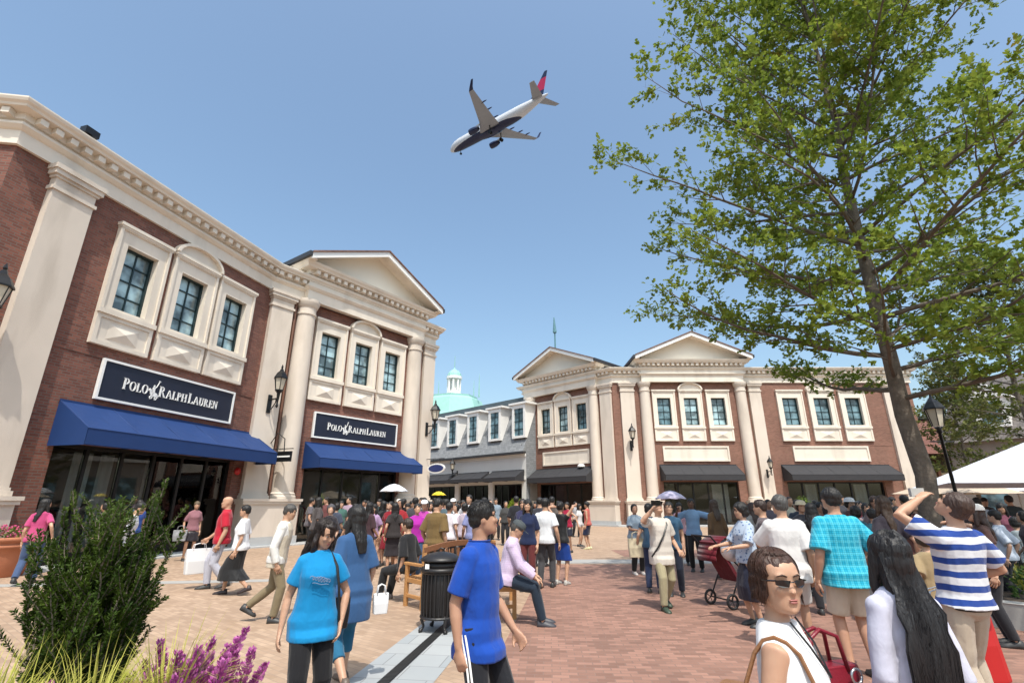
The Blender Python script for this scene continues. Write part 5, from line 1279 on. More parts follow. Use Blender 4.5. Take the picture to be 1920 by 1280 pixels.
# around the bench
i = P(950, 7.7, 92, 'seated man in lavender shirt and dark jeans on the right bench', H=1.70, skin=0, top=((.46, .36, .50), 'check', (.55, .46, .6)), sleeve=1.9, loose=1.9, bottom=('pants', (.014, .024, .04)), hair=('grey', (.06, .055, .05)), sit=True, sitz=.5, lean=12, hpitch=-22, R=(.05, .75, -.6), L=(.05, .75, -.6), fat=.3, shoes=(.05, .05, .06), vox=.014, collar=True)
hat(i, (.05, .06, .065))
i = P(772, 9.3, 300, 'person in black top seated on the left bench facing away', H=1.70, sex='f', top=((.014, .014, .016), None, None), sleeve=1.0, loose=2.0, bottom=('pants', (.015, .015, .017)), hair=('short', (.03, .018, .012)), sit=True, lean=4, shoes=(.2, .16, .14), vox=.016, fat=.3)
i = P(820, 10.0, 20, 'man in olive brown T-shirt and brown trousers behind the bench', H=1.70, top=((.15, .095, .035), None, None), sleeve=.9, loose=2.2, bottom=('pants', (.07, .05, .03)), hair=('short', BLK), hyaw=30, hpitch=-15, fat=.3, L=(.25, .3, -.8), vox=.016)

# centre right standing figures
P(1022, 10.8, 15, 'young man in white T-shirt and dark grey jeans standing with his back turned', H=1.72, top=((.66, .68, .70), None, None), sleeve=.7, loose=1.5, bottom=('pants', (.05, .05, .055)), hair=('short', BLK), R=(.22, .05, -.93), stride=.3)
P(1050, 11.2, 30, 'woman in black top and royal blue skirt shading her eyes with a raised arm', H=1.64, sex='f', top=((.012, .012, .014), None, None), sleeve=.3, bottom=('skirt', (.01, .05, .26), None, None, .42), hair=('bun', BLK), R=(.15, .45, .5), L=(.1, .4, .45), shoes=(.4, .38, .35))
P(990, 10.4, 200, 'woman in dark navy top behind the lavender shirt man', H=1.68, sex='f', top=((.012, .02, .06), None, None), sleeve=.8, bottom=('pants', (.10, .02, .02)), hair=('long', BLK))
i = P(1100, 19.3, 300, 'slim woman in coral and dark dress holding out one bare arm', H=1.66, sex='f', top=((.45, .10, .08), None, None), sleeve=None, bottom=('skirt', (.015, .02, .05), None, None, .40), hair=('bun', BLK), R=(.75, .6, .05), shoes=(.55, .5, .3))
P(1085, 20.5, 120, 'person in white blouse beside the woman with the outstretched arm', H=1.58, sex='f', top=((.6, .58, .58), None, None), bottom=('mini', (.5, .48, .5)), hair=('long', BLK))
P(1063, 18.0, 210, 'woman in dark red sleeveless dress with lifted arms, left of the bare armed woman', H=1.64, sex='f', top=((.30, .01, .04), None, None), sleeve=.2, bottom=('skirt', (.02, .02, .03), None, None, .35), hair=('short', BLK), L=(.5, .6, -.3), R=(.5, .3, .4))
i = P(1188, 12.7, 172, 'woman in grey blue blouse and black trousers with folded arms on the brick plaza', H=1.58, sex='f', skin=1, top=((.26, .32, .38), None, None), sleeve=.8, loose=1.8, bottom=('pants', (.012, .012, .014)), hair=('bob', BLK), R=(-.25, .5, -.5), L=(-.2, .5, -.52), fat=.45, shoes=(.5, .45, .42), rpole=(1, -.4, -.3), lpole=(1, -.4, -.3))
i = P(1232, 8.7, 168, 'man in pale grey T-shirt and khaki trousers aiming a phone upward, wearing a dark cap', H=1.66, skin=0, top=((.55, .50, .44), None, None), sleeve=.7, loose=1.8, bottom=('pants', (.33, .29, .18)), hair=('grey', (.18, .17, .16)), hpitch=28, R=(.15, .5, .42), rpole=(1, 0, -.6), L=(.15, .3, -.75), fat=.2, hem=-.2, stride=.5, vox=.015, shoes=(.04, .06, .04))
hat(i, (.02, .02, .024)); strap(i, [(-.11, -.02, .52), (-.08, .12, .42), (.02, .165, .25), (.12, .15, .08), (.20, .05, -.08)], .014, STRAP)
q = i['w'](i['J'][1][2]+Vector((-.02, .1, .1))); r = empty('phone', (q.x, q.y, q.z), 'black phone held up by the man in the dark cap', 'phone'); m = MB(); m.box(-.075, .075, -.006, .006, -.04, .04); link('phone_body', mesh('phone_body', m, BLACKM), r); m = MB(); m.box(-.068, .068, -.0075, -.0062, -.034, .034); link('screen', mesh('screen', m, G), r)
i = P(1215, 10.2, 20, 'woman in navy polka top and jeans half hidden behind the man with the cap', H=1.6, sex='f', top=((.03, .07, .12), None, None), bottom=('pants', (.02, .03, .07)), hair=('bob', BLK), L=(.3, .1, -.9))
q = i['w']((-.28, .05, .6)); bag('tote_bag', (q.x, q.y, q.z), (.34, .12, .34), mat_cloth((.55, .47, .32)), 'beige cloth tote hanging beside the man with the cap', handle=.12)
P(1253, 9.9, 195, 'person in dark navy trousers and blue top right behind the man with the cap', H=1.63, sex='m', top=((.03, .08, .14), None, None), bottom=('pants', (.012, .016, .03)), hair=('short', BLK))
i = P(1295, 13.2, 205, 'man in light blue shirt and black trousers, hand on hip, beside the lavender umbrella', H=1.72, skin=4, top=((.22, .36, .55), None, None), sleeve=.85, loose=1.6, bottom=('pants', (.012, .012, .015)), hair=('short', BLK), L=(.75, .0, -.45), lpole=(1, -.8, 0), R=(.3, .55, .1), rpole=(1, 0, -.8))
P(1272, 14.5, 190, 'woman in pink white top behind the umbrella man', H=1.62, sex='f', top=((.6, .35, .4), None, None), bottom=('pants', DK), hair=('long', BLK))
P(1338, 12.0, 350, 'woman with long hair, brown top and short denim shorts facing the shops', H=1.70, sex='f', top=((.12, .07, .035), None, None), sleeve=1.6, loose=1.9, bottom=('mini', (.28, .36, .5)), hair=('long', (.05, .03, .018)), stride=.4)
i = P(1388, 7.6, 262, 'woman with dark curly hair and pale blue patterned blouse pushing the red stroller', H=1.62, sex='f', top=((.38, .45, .55), 'floral', (.08, .14, .28)), sleeve=.9, loose=1.8, bottom=('skirt', (.012, .014, .03), None, None, .55), hair=('curly', BLK), hpitch=-10, R=(.1, .7, -.5), L=(.1, .7, -.5), vox=.016, fat=.2)
P(1425, 7.9, 300, 'person in dark checked shirt holding a drink beside the curly haired woman', H=1.66, sex='m', top=((.06, .05, .06), 'check', (.2, .15, .15)), sleeve=.8, bottom=('pants', (.05, .03, .02)), hair=('short', (.025, .012, .008)), R=(.1, .7, -.25), rpole=(.6, -.2, -1))

# umbrellas held in the crowd
def umbrella(px, D, z, r_, c, label, lean=0):
    X, Y = pxy(px, D); o = empty('umbrella', (X, Y, z), label, 'umbrella'); m = MB(); n = 8
    R = []
    for rr_, zz in ((.02, .26), (.35, .215), (.7, .12), (1.0, 0)):
        R.append([Vector((rr_*r_*math.cos(2*PI*j/16)*(1 if j % 2 == 0 else .93), rr_*r_*math.sin(2*PI*j/16)*(1 if j % 2 == 0 else .93), zz*r_/.5 - (0 if j % 2 == 0 else -.02*rr_))) for j in range(16)])
    m.loft(R, False); me = mesh('canopy', m, mat_cloth(c), True); k_ = link('canopy', me, o); s = k_.modifiers.new('s', 'SOLIDIFY'); s.thickness = .003
    m = MB(); m.tube([Vector((0, 0, .3*r_/.5)), Vector((.02, 0, -.62))], .008, 6); link('shaft', mesh('shaft', m, BLACKM), o)
    m = MB()
    for j in range(0, 16, 2): m.tube([Vector((0, 0, .24*r_/.5)), Vector((.7*r_*math.cos(2*PI*j/16), .7*r_*math.sin(2*PI*j/16), .11*r_/.5)), Vector((r_*math.cos(2*PI*j/16), r_*math.sin(2*PI*j/16), -.005))], .004, 4)
    link('ribs', mesh('ribs', m, BLACKM), o); return o
umbrella(737, 16.5, 1.93, .47, (.72, .74, .78), 'white umbrella raised over the crowd below the shorter blue awning')
umbrella(1258, 12.9, 1.68, .40, (.52, .47, .60), 'small lavender umbrella behind the man with the dark cap')
umbrella(822, 19, 1.85, .28, (.75, .55, .03), 'small yellow umbrella at the end of the left shop')

# ---- crowd below the shorter blue awning and towards the mansard shop (left to right)
CR = [
 # px, D, face, H, sex, top, bottom, hair, phrase
 (598, 15.0, 40, 1.66, 'f', (.06, .05, .05), ('pants', DK), ('long', BLK), 'long hair and charcoal top at the left edge of the awning crowd'),
 (622, 12.0, 200, 1.62, 'f', (.03, .025, .03), ('pants', DK), ('curly', (.06, .055, .06)), 'greying curly hair just behind the head of the bright blue T-shirt woman'),
 (640, 17.5, 150, 1.72, 'm', (.05, .12, .10), ('pants', DK), ('short', BLK), 'dark green shirt deep under the shorter blue awning'),
 (655, 19.0, 190, 1.70, 'm', (.30, .22, .28), ('pants', DK), ('short', BLK), 'mauve shirt farthest under the shorter blue awning'),
 (676, 16.5, 170, 1.62, 'f', (.42, .10, .08), ('pants', DK), ('long', BLK), 'orange red blouse under the middle of the shorter blue awning'),
 (690, 18.5, 160, 1.68, 'f', (.35, .36, .38), ('shorts', (.2, .2, .2)), ('short', BLK), 'pale grey top deep in the awning crowd'),
 (703, 13.6, 200, 1.62, 'f', (.34, .22, .36), ('mini', (.05, .05, .07)), ('long', BLK), 'lilac sleeveless top and bare legs at the front of the awning crowd'),
 (668, 11.8, 330, 1.60, 'f', (.02, .02, .022), ('pants', DK), ('bob', BLK), 'black hair and black top just right of the denim shirt woman'),
 (719, 14.8, 300, 1.66, 'f', (.015, .012, .014), ('mini', (.02, .02, .02)), ('long', BLK), 'black dress and bare legs left of the dark red dresses'),
 (733, 14.4, 190, 1.62, 'f', (.22, .01, .02), ('skirt', (.20, .01, .02), None, None, .45), ('bun', BLK), 'dark red dress left of another, below the white umbrella'),
 (751, 13.9, 170, 1.60, 'f', (.26, .015, .02), ('skirt', (.03, .01, .01), None, None, .35), ('bob', BLK), 'red top and dark skirt, below the white umbrella'),
 (757, 17.2, 20, 1.72, 'm', (.03, .03, .035), ('pants', DK), ('short', BLK), 'dark shirt with back turned behind the red tops'),
 (783, 11.6, 160, 1.60, 'f', (.36, .02, .30), ('pants', DEN), ('short', BLK), 'magenta top and blue jeans between the black and olive tops'),
 (795, 16.0, 200, 1.74, 'm', (.32, .32, .34), ('pants', DK), ('short', BLK), 'grey shirt taller than its neighbours near the end pilaster'),
 (808, 14.4, 180, 1.62, 'f', (.5, .42, .42), ('pants', DK), ('long', BLK), 'pale pink top by the end pilaster of the left shop'),
 (772, 18.6, 140, 1.70, 'm', (.07, .05, .05), ('pants', DK), ('short', BLK), 'brownish shirt at the foot of the right column'),
 (843, 12.4, 10, 1.60, 'f', (.60, .56, .60), ('pants', (.02, .02, .02)), ('short', BLK), 'white blouse and black trousers with back turned, right of the olive T-shirt'),
 (856, 14.0, 200, 1.58, 'f', (.62, .55, .58), ('shorts', (.5, .48, .46)), ('bob', BLK), 'white top and pale shorts near the middle of the crowd'),
 (868, 16.6, 180, 1.66, 'm', (.60, .60, .60), ('pants', (.3, .25, .2)), ('short', BLK), 'bright white shirt and tan trousers farther back left of the boy in blue'),
 (832, 17.4, 160, 1.64, 'f', (.55, .30, .32), ('pants', DK), ('long', BLK), 'salmon top beside the end pilaster, farther back'),
 (888, 12.8, 350, 1.72, 'm', (.20, .22, .40), ('pants', (.12, .20, .32)), ('short', BLK), 'periwinkle shirt and pale jeans just left of the boy in blue'),
 (903, 17.0, 170, 1.68, 'm', (.35, .12, .10), ('pants', DK), ('short', BLK), 'rust shirt behind the periwinkle shirt'),
 (878, 20.5, 20, 1.70, 'm', (.04, .05, .07), ('pants', DK), ('short', BLK), 'dark blue shirt far back before the mansard shop'),
 (850, 21.5, 190, 1.66, 'f', (.5, .5, .5), ('pants', DK), ('long', BLK), 'off white top far back before the mansard shop'),
 (822, 22.5, 150, 1.70, 'm', (.45, .36, .08), ('pants', DK), ('short', BLK), 'mustard top far back beside the left shop'),
 (918, 22.0, 160, 1.62, 'f', (.15, .15, .16), ('pants', DK), ('bob', BLK), 'grey top far back above the head of the boy in blue'),
 (968, 16.5, 20, 1.70, 'm', (.02, .02, .025), ('pants', DK), ('short', BLK), 'black shirt behind the dark cap of the seated man'),
 (980, 13.0, 200, 1.72, 'f', (.03, .03, .08), ('pants', DK), ('curly', (.02, .012, .01)), 'curly dark hair and navy top left of the white T-shirt man'),
 (1004, 20.0, 190, 1.62, 'f', (.35, .03, .05), ('pants', DK), ('long', BLK), 'crimson top far behind the white T-shirt man'),
 (1035, 16.0, 40, 1.70, 'm', (.10, .08, .07), ('pants', (.1, .08, .06)), ('short', BLK), 'brown grey shirt between the white T-shirt man and the arm raising woman'),
(584, 17.5, 60, 1.70, 'm', (.10, .09, .10), ('pants', DK), ('short', BLK), 'dark grey shirt at the left end under the shorter blue awning'),
 (612, 20.0, 200, 1.72, 'm', (.14, .05, .05), ('pants', DK), ('short', BLK), 'maroon shirt in the dark doorway below the pediment'),
 (633, 14.6, 20, 1.64, 'f', (.05, .06, .09), ('pants', DK), ('bob', BLK), 'slate blue top behind the denim shirt woman'),
 (684, 20.8, 190, 1.70, 'm', (.22, .2, .2), ('pants', DK), ('short', BLK), 'ash grey shirt at the back wall of the awning crowd'),
 (694, 12.4, 30, 1.58, 'f', (.05, .025, .03), ('pants', DK), ('long', BLK), 'wine dark top and long hair left of the black dress'),
 (712, 19.6, 200, 1.74, 'm', (.03, .05, .05), ('pants', DK), ('short', BLK), 'bottle green shirt behind the lilac top'),
 (725, 17.2, 180, 1.66, 'f', (.45, .40, .38), ('pants', DK), ('bob', BLK), 'beige top left of the white umbrella'),
 (742, 12.9, 340, 1.62, 'f', (.03, .025, .025), ('skirt', (.03, .025, .03), None, None, .5), ('long', BLK), 'long dark dress and back turned before the red tops'),
 (765, 15.6, 190, 1.64, 'f', (.18, .02, .05), ('pants', DK), ('long', BLK), 'burgundy top right of the red tops'),
 (779, 14.4, 10, 1.70, 'm', (.06, .06, .07), ('pants', DK), ('short', BLK), 'graphite shirt behind the magenta top'),
 (790, 19.5, 200, 1.72, 'm', (.5, .5, .5), ('pants', DK), ('short', BLK), 'white shirt at the foot of the end pilaster'),
 (800, 13.2, 190, 1.60, 'f', (.55, .35, .40), ('pants', DK), ('bob', BLK), 'rose top left of the olive T-shirt'),
 (815, 18.5, 180, 1.66, 'f', (.10, .10, .10), ('pants', DK), ('long', BLK), 'black and grey top beyond the left shop corner'),
 (836, 14.6, 20, 1.68, 'm', (.08, .12, .14), ('pants', DK), ('short', BLK), 'petrol blue shirt right behind the olive T-shirt'),
 (840, 19.5, 170, 1.70, 'm', (.60, .55, .5), ('pants', DK), ('short', BLK), 'ivory shirt under the oval sign'),
 (862, 18.6, 200, 1.62, 'f', (.50, .25, .30), ('pants', DK), ('long', BLK), 'coral pink top farther back under the mansard awnings'),
 (872, 13.4, 30, 1.56, 'f', (.5, .42, .48), ('pants', (.05, .06, .1)), ('bob', BLK), 'pale mauve top left of the periwinkle shirt'),
 (880, 15.4, 170, 1.70, 'm', (.62, .62, .64), ('pants', DK), ('short', BLK), 'snow white shirt behind the periwinkle shirt'),
 (893, 22.5, 180, 1.70, 'm', (.12, .04, .04), ('pants', DK), ('short', BLK), 'dark brick red shirt before the mansard shop door'),
 (908, 14.0, 20, 1.66, 'f', (.05, .05, .1), ('pants', DK), ('long', BLK), 'ink blue top hidden partly by the head of the boy in blue'),
 (930, 24.0, 170, 1.68, 'm', (.2, .25, .3), ('pants', DK), ('short', BLK), 'steel blue shirt far off right of the head of the boy in blue'),
 (948, 21.0, 190, 1.62, 'f', (.05, .05, .05), ('pants', DK), ('bob', BLK), 'black top before the planter with the round bush'),
 (1012, 14.2, 30, 1.74, 'm', (.04, .04, .05), ('pants', DK), ('short', BLK), 'near black shirt directly behind the white T-shirt man'),
 (1046, 24.0, 190, 1.66, 'f', (.05, .06, .06), ('pants', DK), ('long', BLK), 'dark top under the awning of the smaller pediment'),
 (1078, 26.0, 160, 1.70, 'm', (.3, .3, .32), ('pants', DK), ('short', BLK), 'light grey shirt at the charcoal awning left of the columns'),
 # right hand crowd
 (1408, 11.5, 350, 1.62, 'f', (.30, .28, .26), ('pants', DK), ('long', (.05, .03, .02)), 'brown hair and stone top behind the curly haired woman'),
 (1440, 13.5, 180, 1.70, 'm', (.12, .10, .12), ('pants', DK), ('short', BLK), 'dark shirt farther back left of the white shirt man'),
 (1518, 8.3, 20, 1.66, 'f', (.015, .013, .014), ('pants', DK), ('long', BLK), 'all black clothes between the white shirt man and the turquoise plaid man'),
 (1535, 11.5, 190, 1.66, 'm', (.20, .12, .10), ('pants', DK), ('short', BLK), 'brown shirt farther back left of the turquoise plaid man'),
 (1600, 9.2, 350, 1.66, 'f', (.04, .16, .22), ('pants', DK), ('bob', BLK), 'muted teal top behind the right arm of the plaid man'),
 (1622, 10.5, 200, 1.62, 'f', (.45, .35, .36), ('pants', DK), ('long', BLK), 'pink and white patterned top right of the turquoise plaid man'),
 (1655, 7.4, 10, 1.70, 'f', (.03, .025, .035), ('pants', DK), ('long', (.04, .022, .012)), 'long brown hair and dark top above the long black haired woman'),
 (1690, 8.8, 300, 1.60, 'f', (.12, .05, .04), ('pants', DK), ('bob', BLK), 'maroon brown top left of the green shirt'),
 (1697, 12.0, 0, 1.74, 'm', (.01, .26, .06), ('pants', DK), ('short', BLK), 'bright green shirt before the end pilaster of the right shop'),
 (1645, 13.5, 170, 1.66, 'm', (.12, .14, .18), ('pants', DK), ('short', BLK), 'slate shirt farther back near the end of the right shop'),
 (1575, 14.0, 180, 1.70, 'm', (.05, .05, .06), ('pants', DK), ('short', BLK), 'dark shirt seen past the left shoulder of the plaid man'),
 (1480, 14.5, 190, 1.64, 'f', (.4, .38, .30), ('pants', DK), ('bob', (.05, .03, .02)), 'cream top in front of the window under the widest charcoal awning'),
 (1716, 5.2, 12, 1.46, 'f', (.30, .22, .12), ('skirt', (.22, .14, .07), None, None, .5), ('bob', (.04, .02, .015)), 'tan sleeveless top beside the raised elbow of the polo man'),
 (1425, 17.0, 180, 1.68, 'm', (.05, .05, .06), ('pants', DK), ('short', BLK), 'coal black shirt in the gap left of the grey haired man'),
 (1495, 12.0, 20, 1.70, 'm', (.04, .05, .07), ('pants', DK), ('short', BLK), 'midnight blue shirt behind the cream sun hat'),
 (1528, 14.6, 190, 1.66, 'f', (.35, .3, .3), ('pants', DK), ('long', BLK), 'dusty beige top under the widest charcoal awning'),
 (1548, 9.6, 340, 1.64, 'f', (.03, .025, .03), ('pants', DK), ('bob', BLK), 'jet black top hidden behind the plaid man'),
 (1610, 12.8, 180, 1.70, 'm', (.25, .05, .06), ('pants', DK), ('short', BLK), 'carmine shirt right of the white bucket hat'),
 (1630, 8.9, 20, 1.60, 'f', (.04, .12, .16), ('pants', DK), ('short', BLK), 'deep teal blouse right of the plaid shirt'),
 (1640, 10.4, 190, 1.70, 'm', (.05, .04, .05), ('pants', DK), ('short', (.03, .015, .01)), 'plum black shirt above the head of the long haired woman'),
 (1664, 11.2, 170, 1.62, 'f', (.5, .3, .25), ('pants', DK), ('long', BLK), 'apricot top left of the green shirt'),
 (1672, 14.0, 200, 1.70, 'm', (.08, .1, .14), ('pants', DK), ('short', BLK), 'blue black shirt at the foot of the end pilaster of the right shop'),
 (1678, 9.6, 20, 1.58, 'f', (.10, .16, .22), ('pants', DK), ('bob', BLK), 'dull blue top under the raised elbow of the polo man'),
 (1712, 10.2, 180, 1.64, 'f', (.08, .03, .03), ('pants', DK), ('long', BLK), 'oxblood top left of the oak trunk'),
 (1780, 12.2, 200, 1.68, 'm', (.05, .05, .05), ('pants', DK), ('short', BLK), 'black shirt behind the head of the polo man'),
 (1800, 14.0, 180, 1.66, 'f', (.05, .12, .13), ('pants', DK), ('bob', BLK), 'dark sea green top beside the lamp post'),
 (1832, 13.5, 20, 1.70, 'm', (.35, .38, .42), ('pants', DK), ('short', BLK), 'silver grey shirt standing under the white parasol edge'),
 (1846, 16.5, 190, 1.68, 'm', (.06, .05, .05), ('pants', DK), ('short', BLK), 'espresso shirt standing below the tan parasol'),
 (1858, 8.6, 330, 1.50, 'f', (.45, .5, .58), ('pants', DK), ('short', BLK), 'ice blue top standing just beyond the planting bed'),
 (1875, 11.5, 200, 1.66, 'f', (.16, .05, .08), ('pants', DK), ('long', BLK), 'mulberry top standing under the large white parasol'),
 (1893, 14.5, 20, 1.72, 'm', (.05, .07, .08), ('pants', DK), ('short', BLK), 'dark slate shirt standing deep under the white parasol'),
 (1910, 9.2, 300, 1.55, 'f', (.08, .06, .07), ('pants', DK), ('bob', BLK), 'dark brown top standing at the far right edge'),
]
for (px, D, fc, H_, sx, tc_, bt, hr_, ph) in CR:
    rr = random.Random(px); who = 'woman' if sx == 'f' else 'man'
    P(px, D, fc, '%s with %s' % (who, ph), H=H_*(1.04 if D > 13 else 1.01)*rr.uniform(.94, 1.05), sex=sx, skin=rr.choice([0, 0, 1, 2, 3]), top=(tc_, None, None), sleeve=rr.choice([.6, .75, .9]), loose=1.5, bottom=bt, hair=hr_, stride=rr.choice([0, .3, -.3, .5]), hyaw=rr.uniform(-35, 35), hpitch=rr.uniform(-8, 14), fat=rr.uniform(0, .35), R=(rr.uniform(.1, .3), rr.uniform(-.1, .4), -.85), L=(rr.uniform(.1, .3), rr.uniform(-.1, .4), -.88))
i = P(1500, 10.0, 185, 'woman in cream sun hat and dark top facing the camera', H=1.66, sex='f', top=((.05, .05, .06), None, None), bottom=('pants', DK), hair=('bob', BLK), R=(.2, .4, -.3)); hat(i, (.62, .52, .36), kind='sun')
i = P(1592, 11.0, 170, 'person in white bucket hat behind the turquoise plaid man', H=1.72, sex='f', top=((.10, .05, .05), None, None), bottom=('pants', DK), hair=('bob', BLK)); hat(i, (.7, .68, .66), kind='sun')
i = P(1812, 9.0, 20, 'man in pale blue cap and dark shirt right of the striped polo man', H=1.66, top=((.05, .04, .04), None, None), bottom=('pants', DK), hair=('short', BLK)); hat(i, (.3, .33, .45))
i = P(1825, 6.6, 300, 'woman in white cap and brown top with raised elbow right of the striped polo man', H=1.60, sex='f', top=((.06, .03, .025), None, None), bottom=('pants', DK), hair=('long', (.03, .015, .01)), R=(.4, .4, .2), vox=.018); hat(i, (.65, .62, .58))
i = P(796, 12.6, 175, 'woman in white visor cap in the crowd above the magenta top', H=1.68, sex='f', top=((.4, .05, .3), None, None), bottom=('pants', DK), hair=('bob', BLK)); hat(i, (.7, .7, .7))
i = P(850, 16.0, 185, 'person in white cap in the crowd near the yellow umbrella', H=1.74, top=((.6, .58, .58), None, None), bottom=('pants', DK), hair=('short', BLK)); hat(i, (.7, .7, .68))
i = P(748, 18.2, 175, 'person in white cap right under the white umbrella', H=1.74, top=((.2, .2, .2), None, None), bottom=('pants', DK), hair=('short', BLK)); hat(i, (.7, .66, .6))
# seated and standing diners beyond the planting bed
DN = [(1842, 9.8, 1.28, (.55, .60, .68), 'white shirt seated with back turned, nearest the planting bed'), (1868, 12.0, 1.3, (.05, .10, .10), 'dark teal top seated under the large white parasol'), (1895, 10.5, 1.3, (.30, .34, .36), 'grey top seated at the right edge beyond the flowers'),
      (1850, 15.0, 1.3, (.30, .12, .14), 'dusty red top seated between the two parasols'), (1880, 15.5, 1.3, (.06, .06, .08), 'black top seated deep under the parasol'), (1908, 13.0, 1.3, (.10, .05, .05), 'maroon top at the far right edge'),
      (1830, 18.0, 1.3, (.12, .2, .2), 'sea green top below the tan parasol'), (1862, 19.0, 1.3, (.5, .5, .5), 'light top farthest under the parasols'), (1795, 16.0, 1.3, (.06, .06, .07), 'dark top just right of the lamp post foot'), (1905, 17.5, 1.3, (.35, .32, .4), 'lilac top far under the white parasol')]
CH_M = mat_plain('cafe_chair_metal', (.03, .03, .032), .4, .2, 10, metal=.4)
def cafe_chair(x, y, face, label):
    r = empty('cafe_chair', (x, y, 0), label, 'chair', 'cafe chairs beyond the planting bed', rad(-face))
    m = MB(); m.box(-.21, .21, -.2, .2, .43, .45); link('seat', mesh('seat', m, CH_M), r)
    m = MB(); m.tube([Vector((-.2, -.2, .44)), Vector((-.2, -.24, .88)), Vector((.2, -.24, .88)), Vector((.2, -.2, .44))], .012, 6)
    for j in range(5): m.tube([Vector((-.13+j*.065, -.205, .46)), Vector((-.13+j*.065, -.24, .87))], .006, 4)
    link('backrest', mesh('backrest', m, CH_M), r)
    for a, b_ in ((-1, -1), (1, -1), (-1, 1), (1, 1)):
        m = MB(); m.tube([Vector((a*.19, b_*.18, .43)), Vector((a*.21, b_*.21, 0))], .012, 6); link('leg', mesh('leg', m, CH_M), r)
for n_, (px, D, Hs, tc_, ph) in enumerate(DN):
    rr = random.Random(px*3); fc = rr.choice([20, 80, 340, 290, 180, 150]); X, Y = pxy(px, D)
    person(X, Y, fc, 'diner with '+ph, H=1.68, sex=rr.choice('mf'), skin=rr.choice([0, 1, 2, 3]), top=(tc_, None, None), sleeve=.8, bottom=('pants', DK), hair=(rr.choice(['short', 'bob', 'long']), BLK), sit=True, vox=.022, R=(.1, .6, -.5), L=(.1, .6, -.55), group='diners seated beyond the planting bed', lean=rr.uniform(0, 10))
    cafe_chair(X, Y, fc, 'black cafe chair, '+ph.replace('seated ', ''))
# ---------------------------------------------------------------- bench, bin, planters, stroller
WOOD = mat_plain('teak_slat', (.42, .21, .075), .55, .25, 3, .15, 40)
WOOD_SHADE = mat_plain('shaded_teak', (.20, .085, .04), .55, .25, 3, .15, 40)  # same teak as the slats, with the backrest's shade put into the colour
def bench(x, y, face, label, L_=1.5):
    """local: sits facing +Y, long axis X"""
    r = empty('park_bench', (x, y, 0), label, 'bench', 'wooden benches behind the bin', rad(-face)); h = L_/2
    m = MB()
    for j in range(5): m.box(-h+.06, h-.06, -.20+j*.09, -.13+j*.09, .43, .45)
    link('seat', mesh('seat', m, WOOD), r)
    m = MB(); N = 14
    for j in range(N):   # curved top rail
        a, b_ = -h+L_*j/N, -h+L_*(j+1)/N; za, zb_ = .90+.10*math.cos(a/h*1.4), .90+.10*math.cos(b_/h*1.4)
        m.hexa([(a, -.30, za-.09), (b_, -.30, zb_-.09), (b_, -.265, zb_-.09), (a, -.265, za-.09), (a, -.31, za), (b_, -.31, zb_), (b_, -.275, zb_), (a, -.275, za)])
    for j in range(12):
        a = -h+.1+(L_-.2)*j/11; m.box(a-.022, a+.022, -.285, -.265, .50, .88)
    m.box(-h+.05, h-.05, -.27, -.24, .46, .51)
    link('backrest', mesh('backrest', m, WOOD_SHADE), r)
    for sx in (-1, 1):
        m = MB(); xx = sx*(h-.03); m.box(xx-.035, xx+.035, -.30, .30, .62, .66); link('armrest', mesh('armrest', m, WOOD), r)
        m = MB(); m.box(xx-.03, xx+.03, .20, .26, 0, .62); link('leg', mesh('leg', m, WOOD), r)
        m = MB(); m.box(xx-.03, xx+.03, -.30, -.24, 0, .96); link('leg', mesh('leg', m, WOOD), r)
        m = MB(); m.box(xx-.02, xx+.02, -.24, .20, .36, .43); m.box(xx-.018, xx+.018, -.24, .20, .14, .19); link('side_rail', mesh('side_rail', m, WOOD), r)
    for o in r.children: bv = o.modifiers.new('b', 'BEVEL'); bv.width = .005
    return r
bench(-1.05, 9.30, 318, 'wooden bench left of the bin with a person in black on it')
bench(-.22, 8.75, 88, 'wooden bench right of the boy in blue with a seated man in lavender shirt')
# bin
bx, by = -.97, 7.35
r = empty('trash_bin', (bx, by, 0), 'black slatted round trash bin with domed lid and claw feet beside the drain', 'trash bin'); r.scale = (.88, .88, .9); c = Vector((0, 0, 0))
BINM = mat_plain('bin_black', (.014, .012, .012), .45, .25, 8, .1, 60)
m = MB(); m.lathe(c, [(.235, .18), (.245, .2), (.245, .78), (.235, .8)], 28); link('liner', mesh('liner', m, BINM, True), r)
m = MB()
for j in range(26):
    t = 2*PI*j/26; m.tube([Vector((.262*math.cos(t), .262*math.sin(t), .2)), Vector((.275*math.cos(t), .275*math.sin(t), .5)), Vector((.268*math.cos(t), .268*math.sin(t), .79))], .014, 5)
for z in (.2, .79): m.tube([Vector((.27*math.cos(t), .27*math.sin(t), z)) for t in [2*PI*j/28 for j in range(29)]], .02, 6)
link('slats', mesh('slats', m, BINM), r)
m = MB(); m.lathe(c, [(.30, .80), (.315, .815), (.31, .84), (.29, .86)], 28); m.lathe(c, [(.255, .84), (.26, .93)], 28); m.lathe(c, [(.315, .95), (.32, .965), (.28, 1.0), (.2, 1.04), (.08, 1.065), (.0, 1.07)], 28); link('lid', mesh('lid', m, BINM, True), r)
m = MB(); m.tube([Vector((.05*math.cos(t), 0, 1.07+.05*math.sin(t))) for t in [PI*j/8 for j in range(9)]], .008, 6); link('lid_handle', mesh('lid_handle', m, BINM), r)
m = MB(); m.box(-.20, -.14, -.262, -.24, .855, .92); link('sticker', mesh('sticker', m, SWHITE), r)
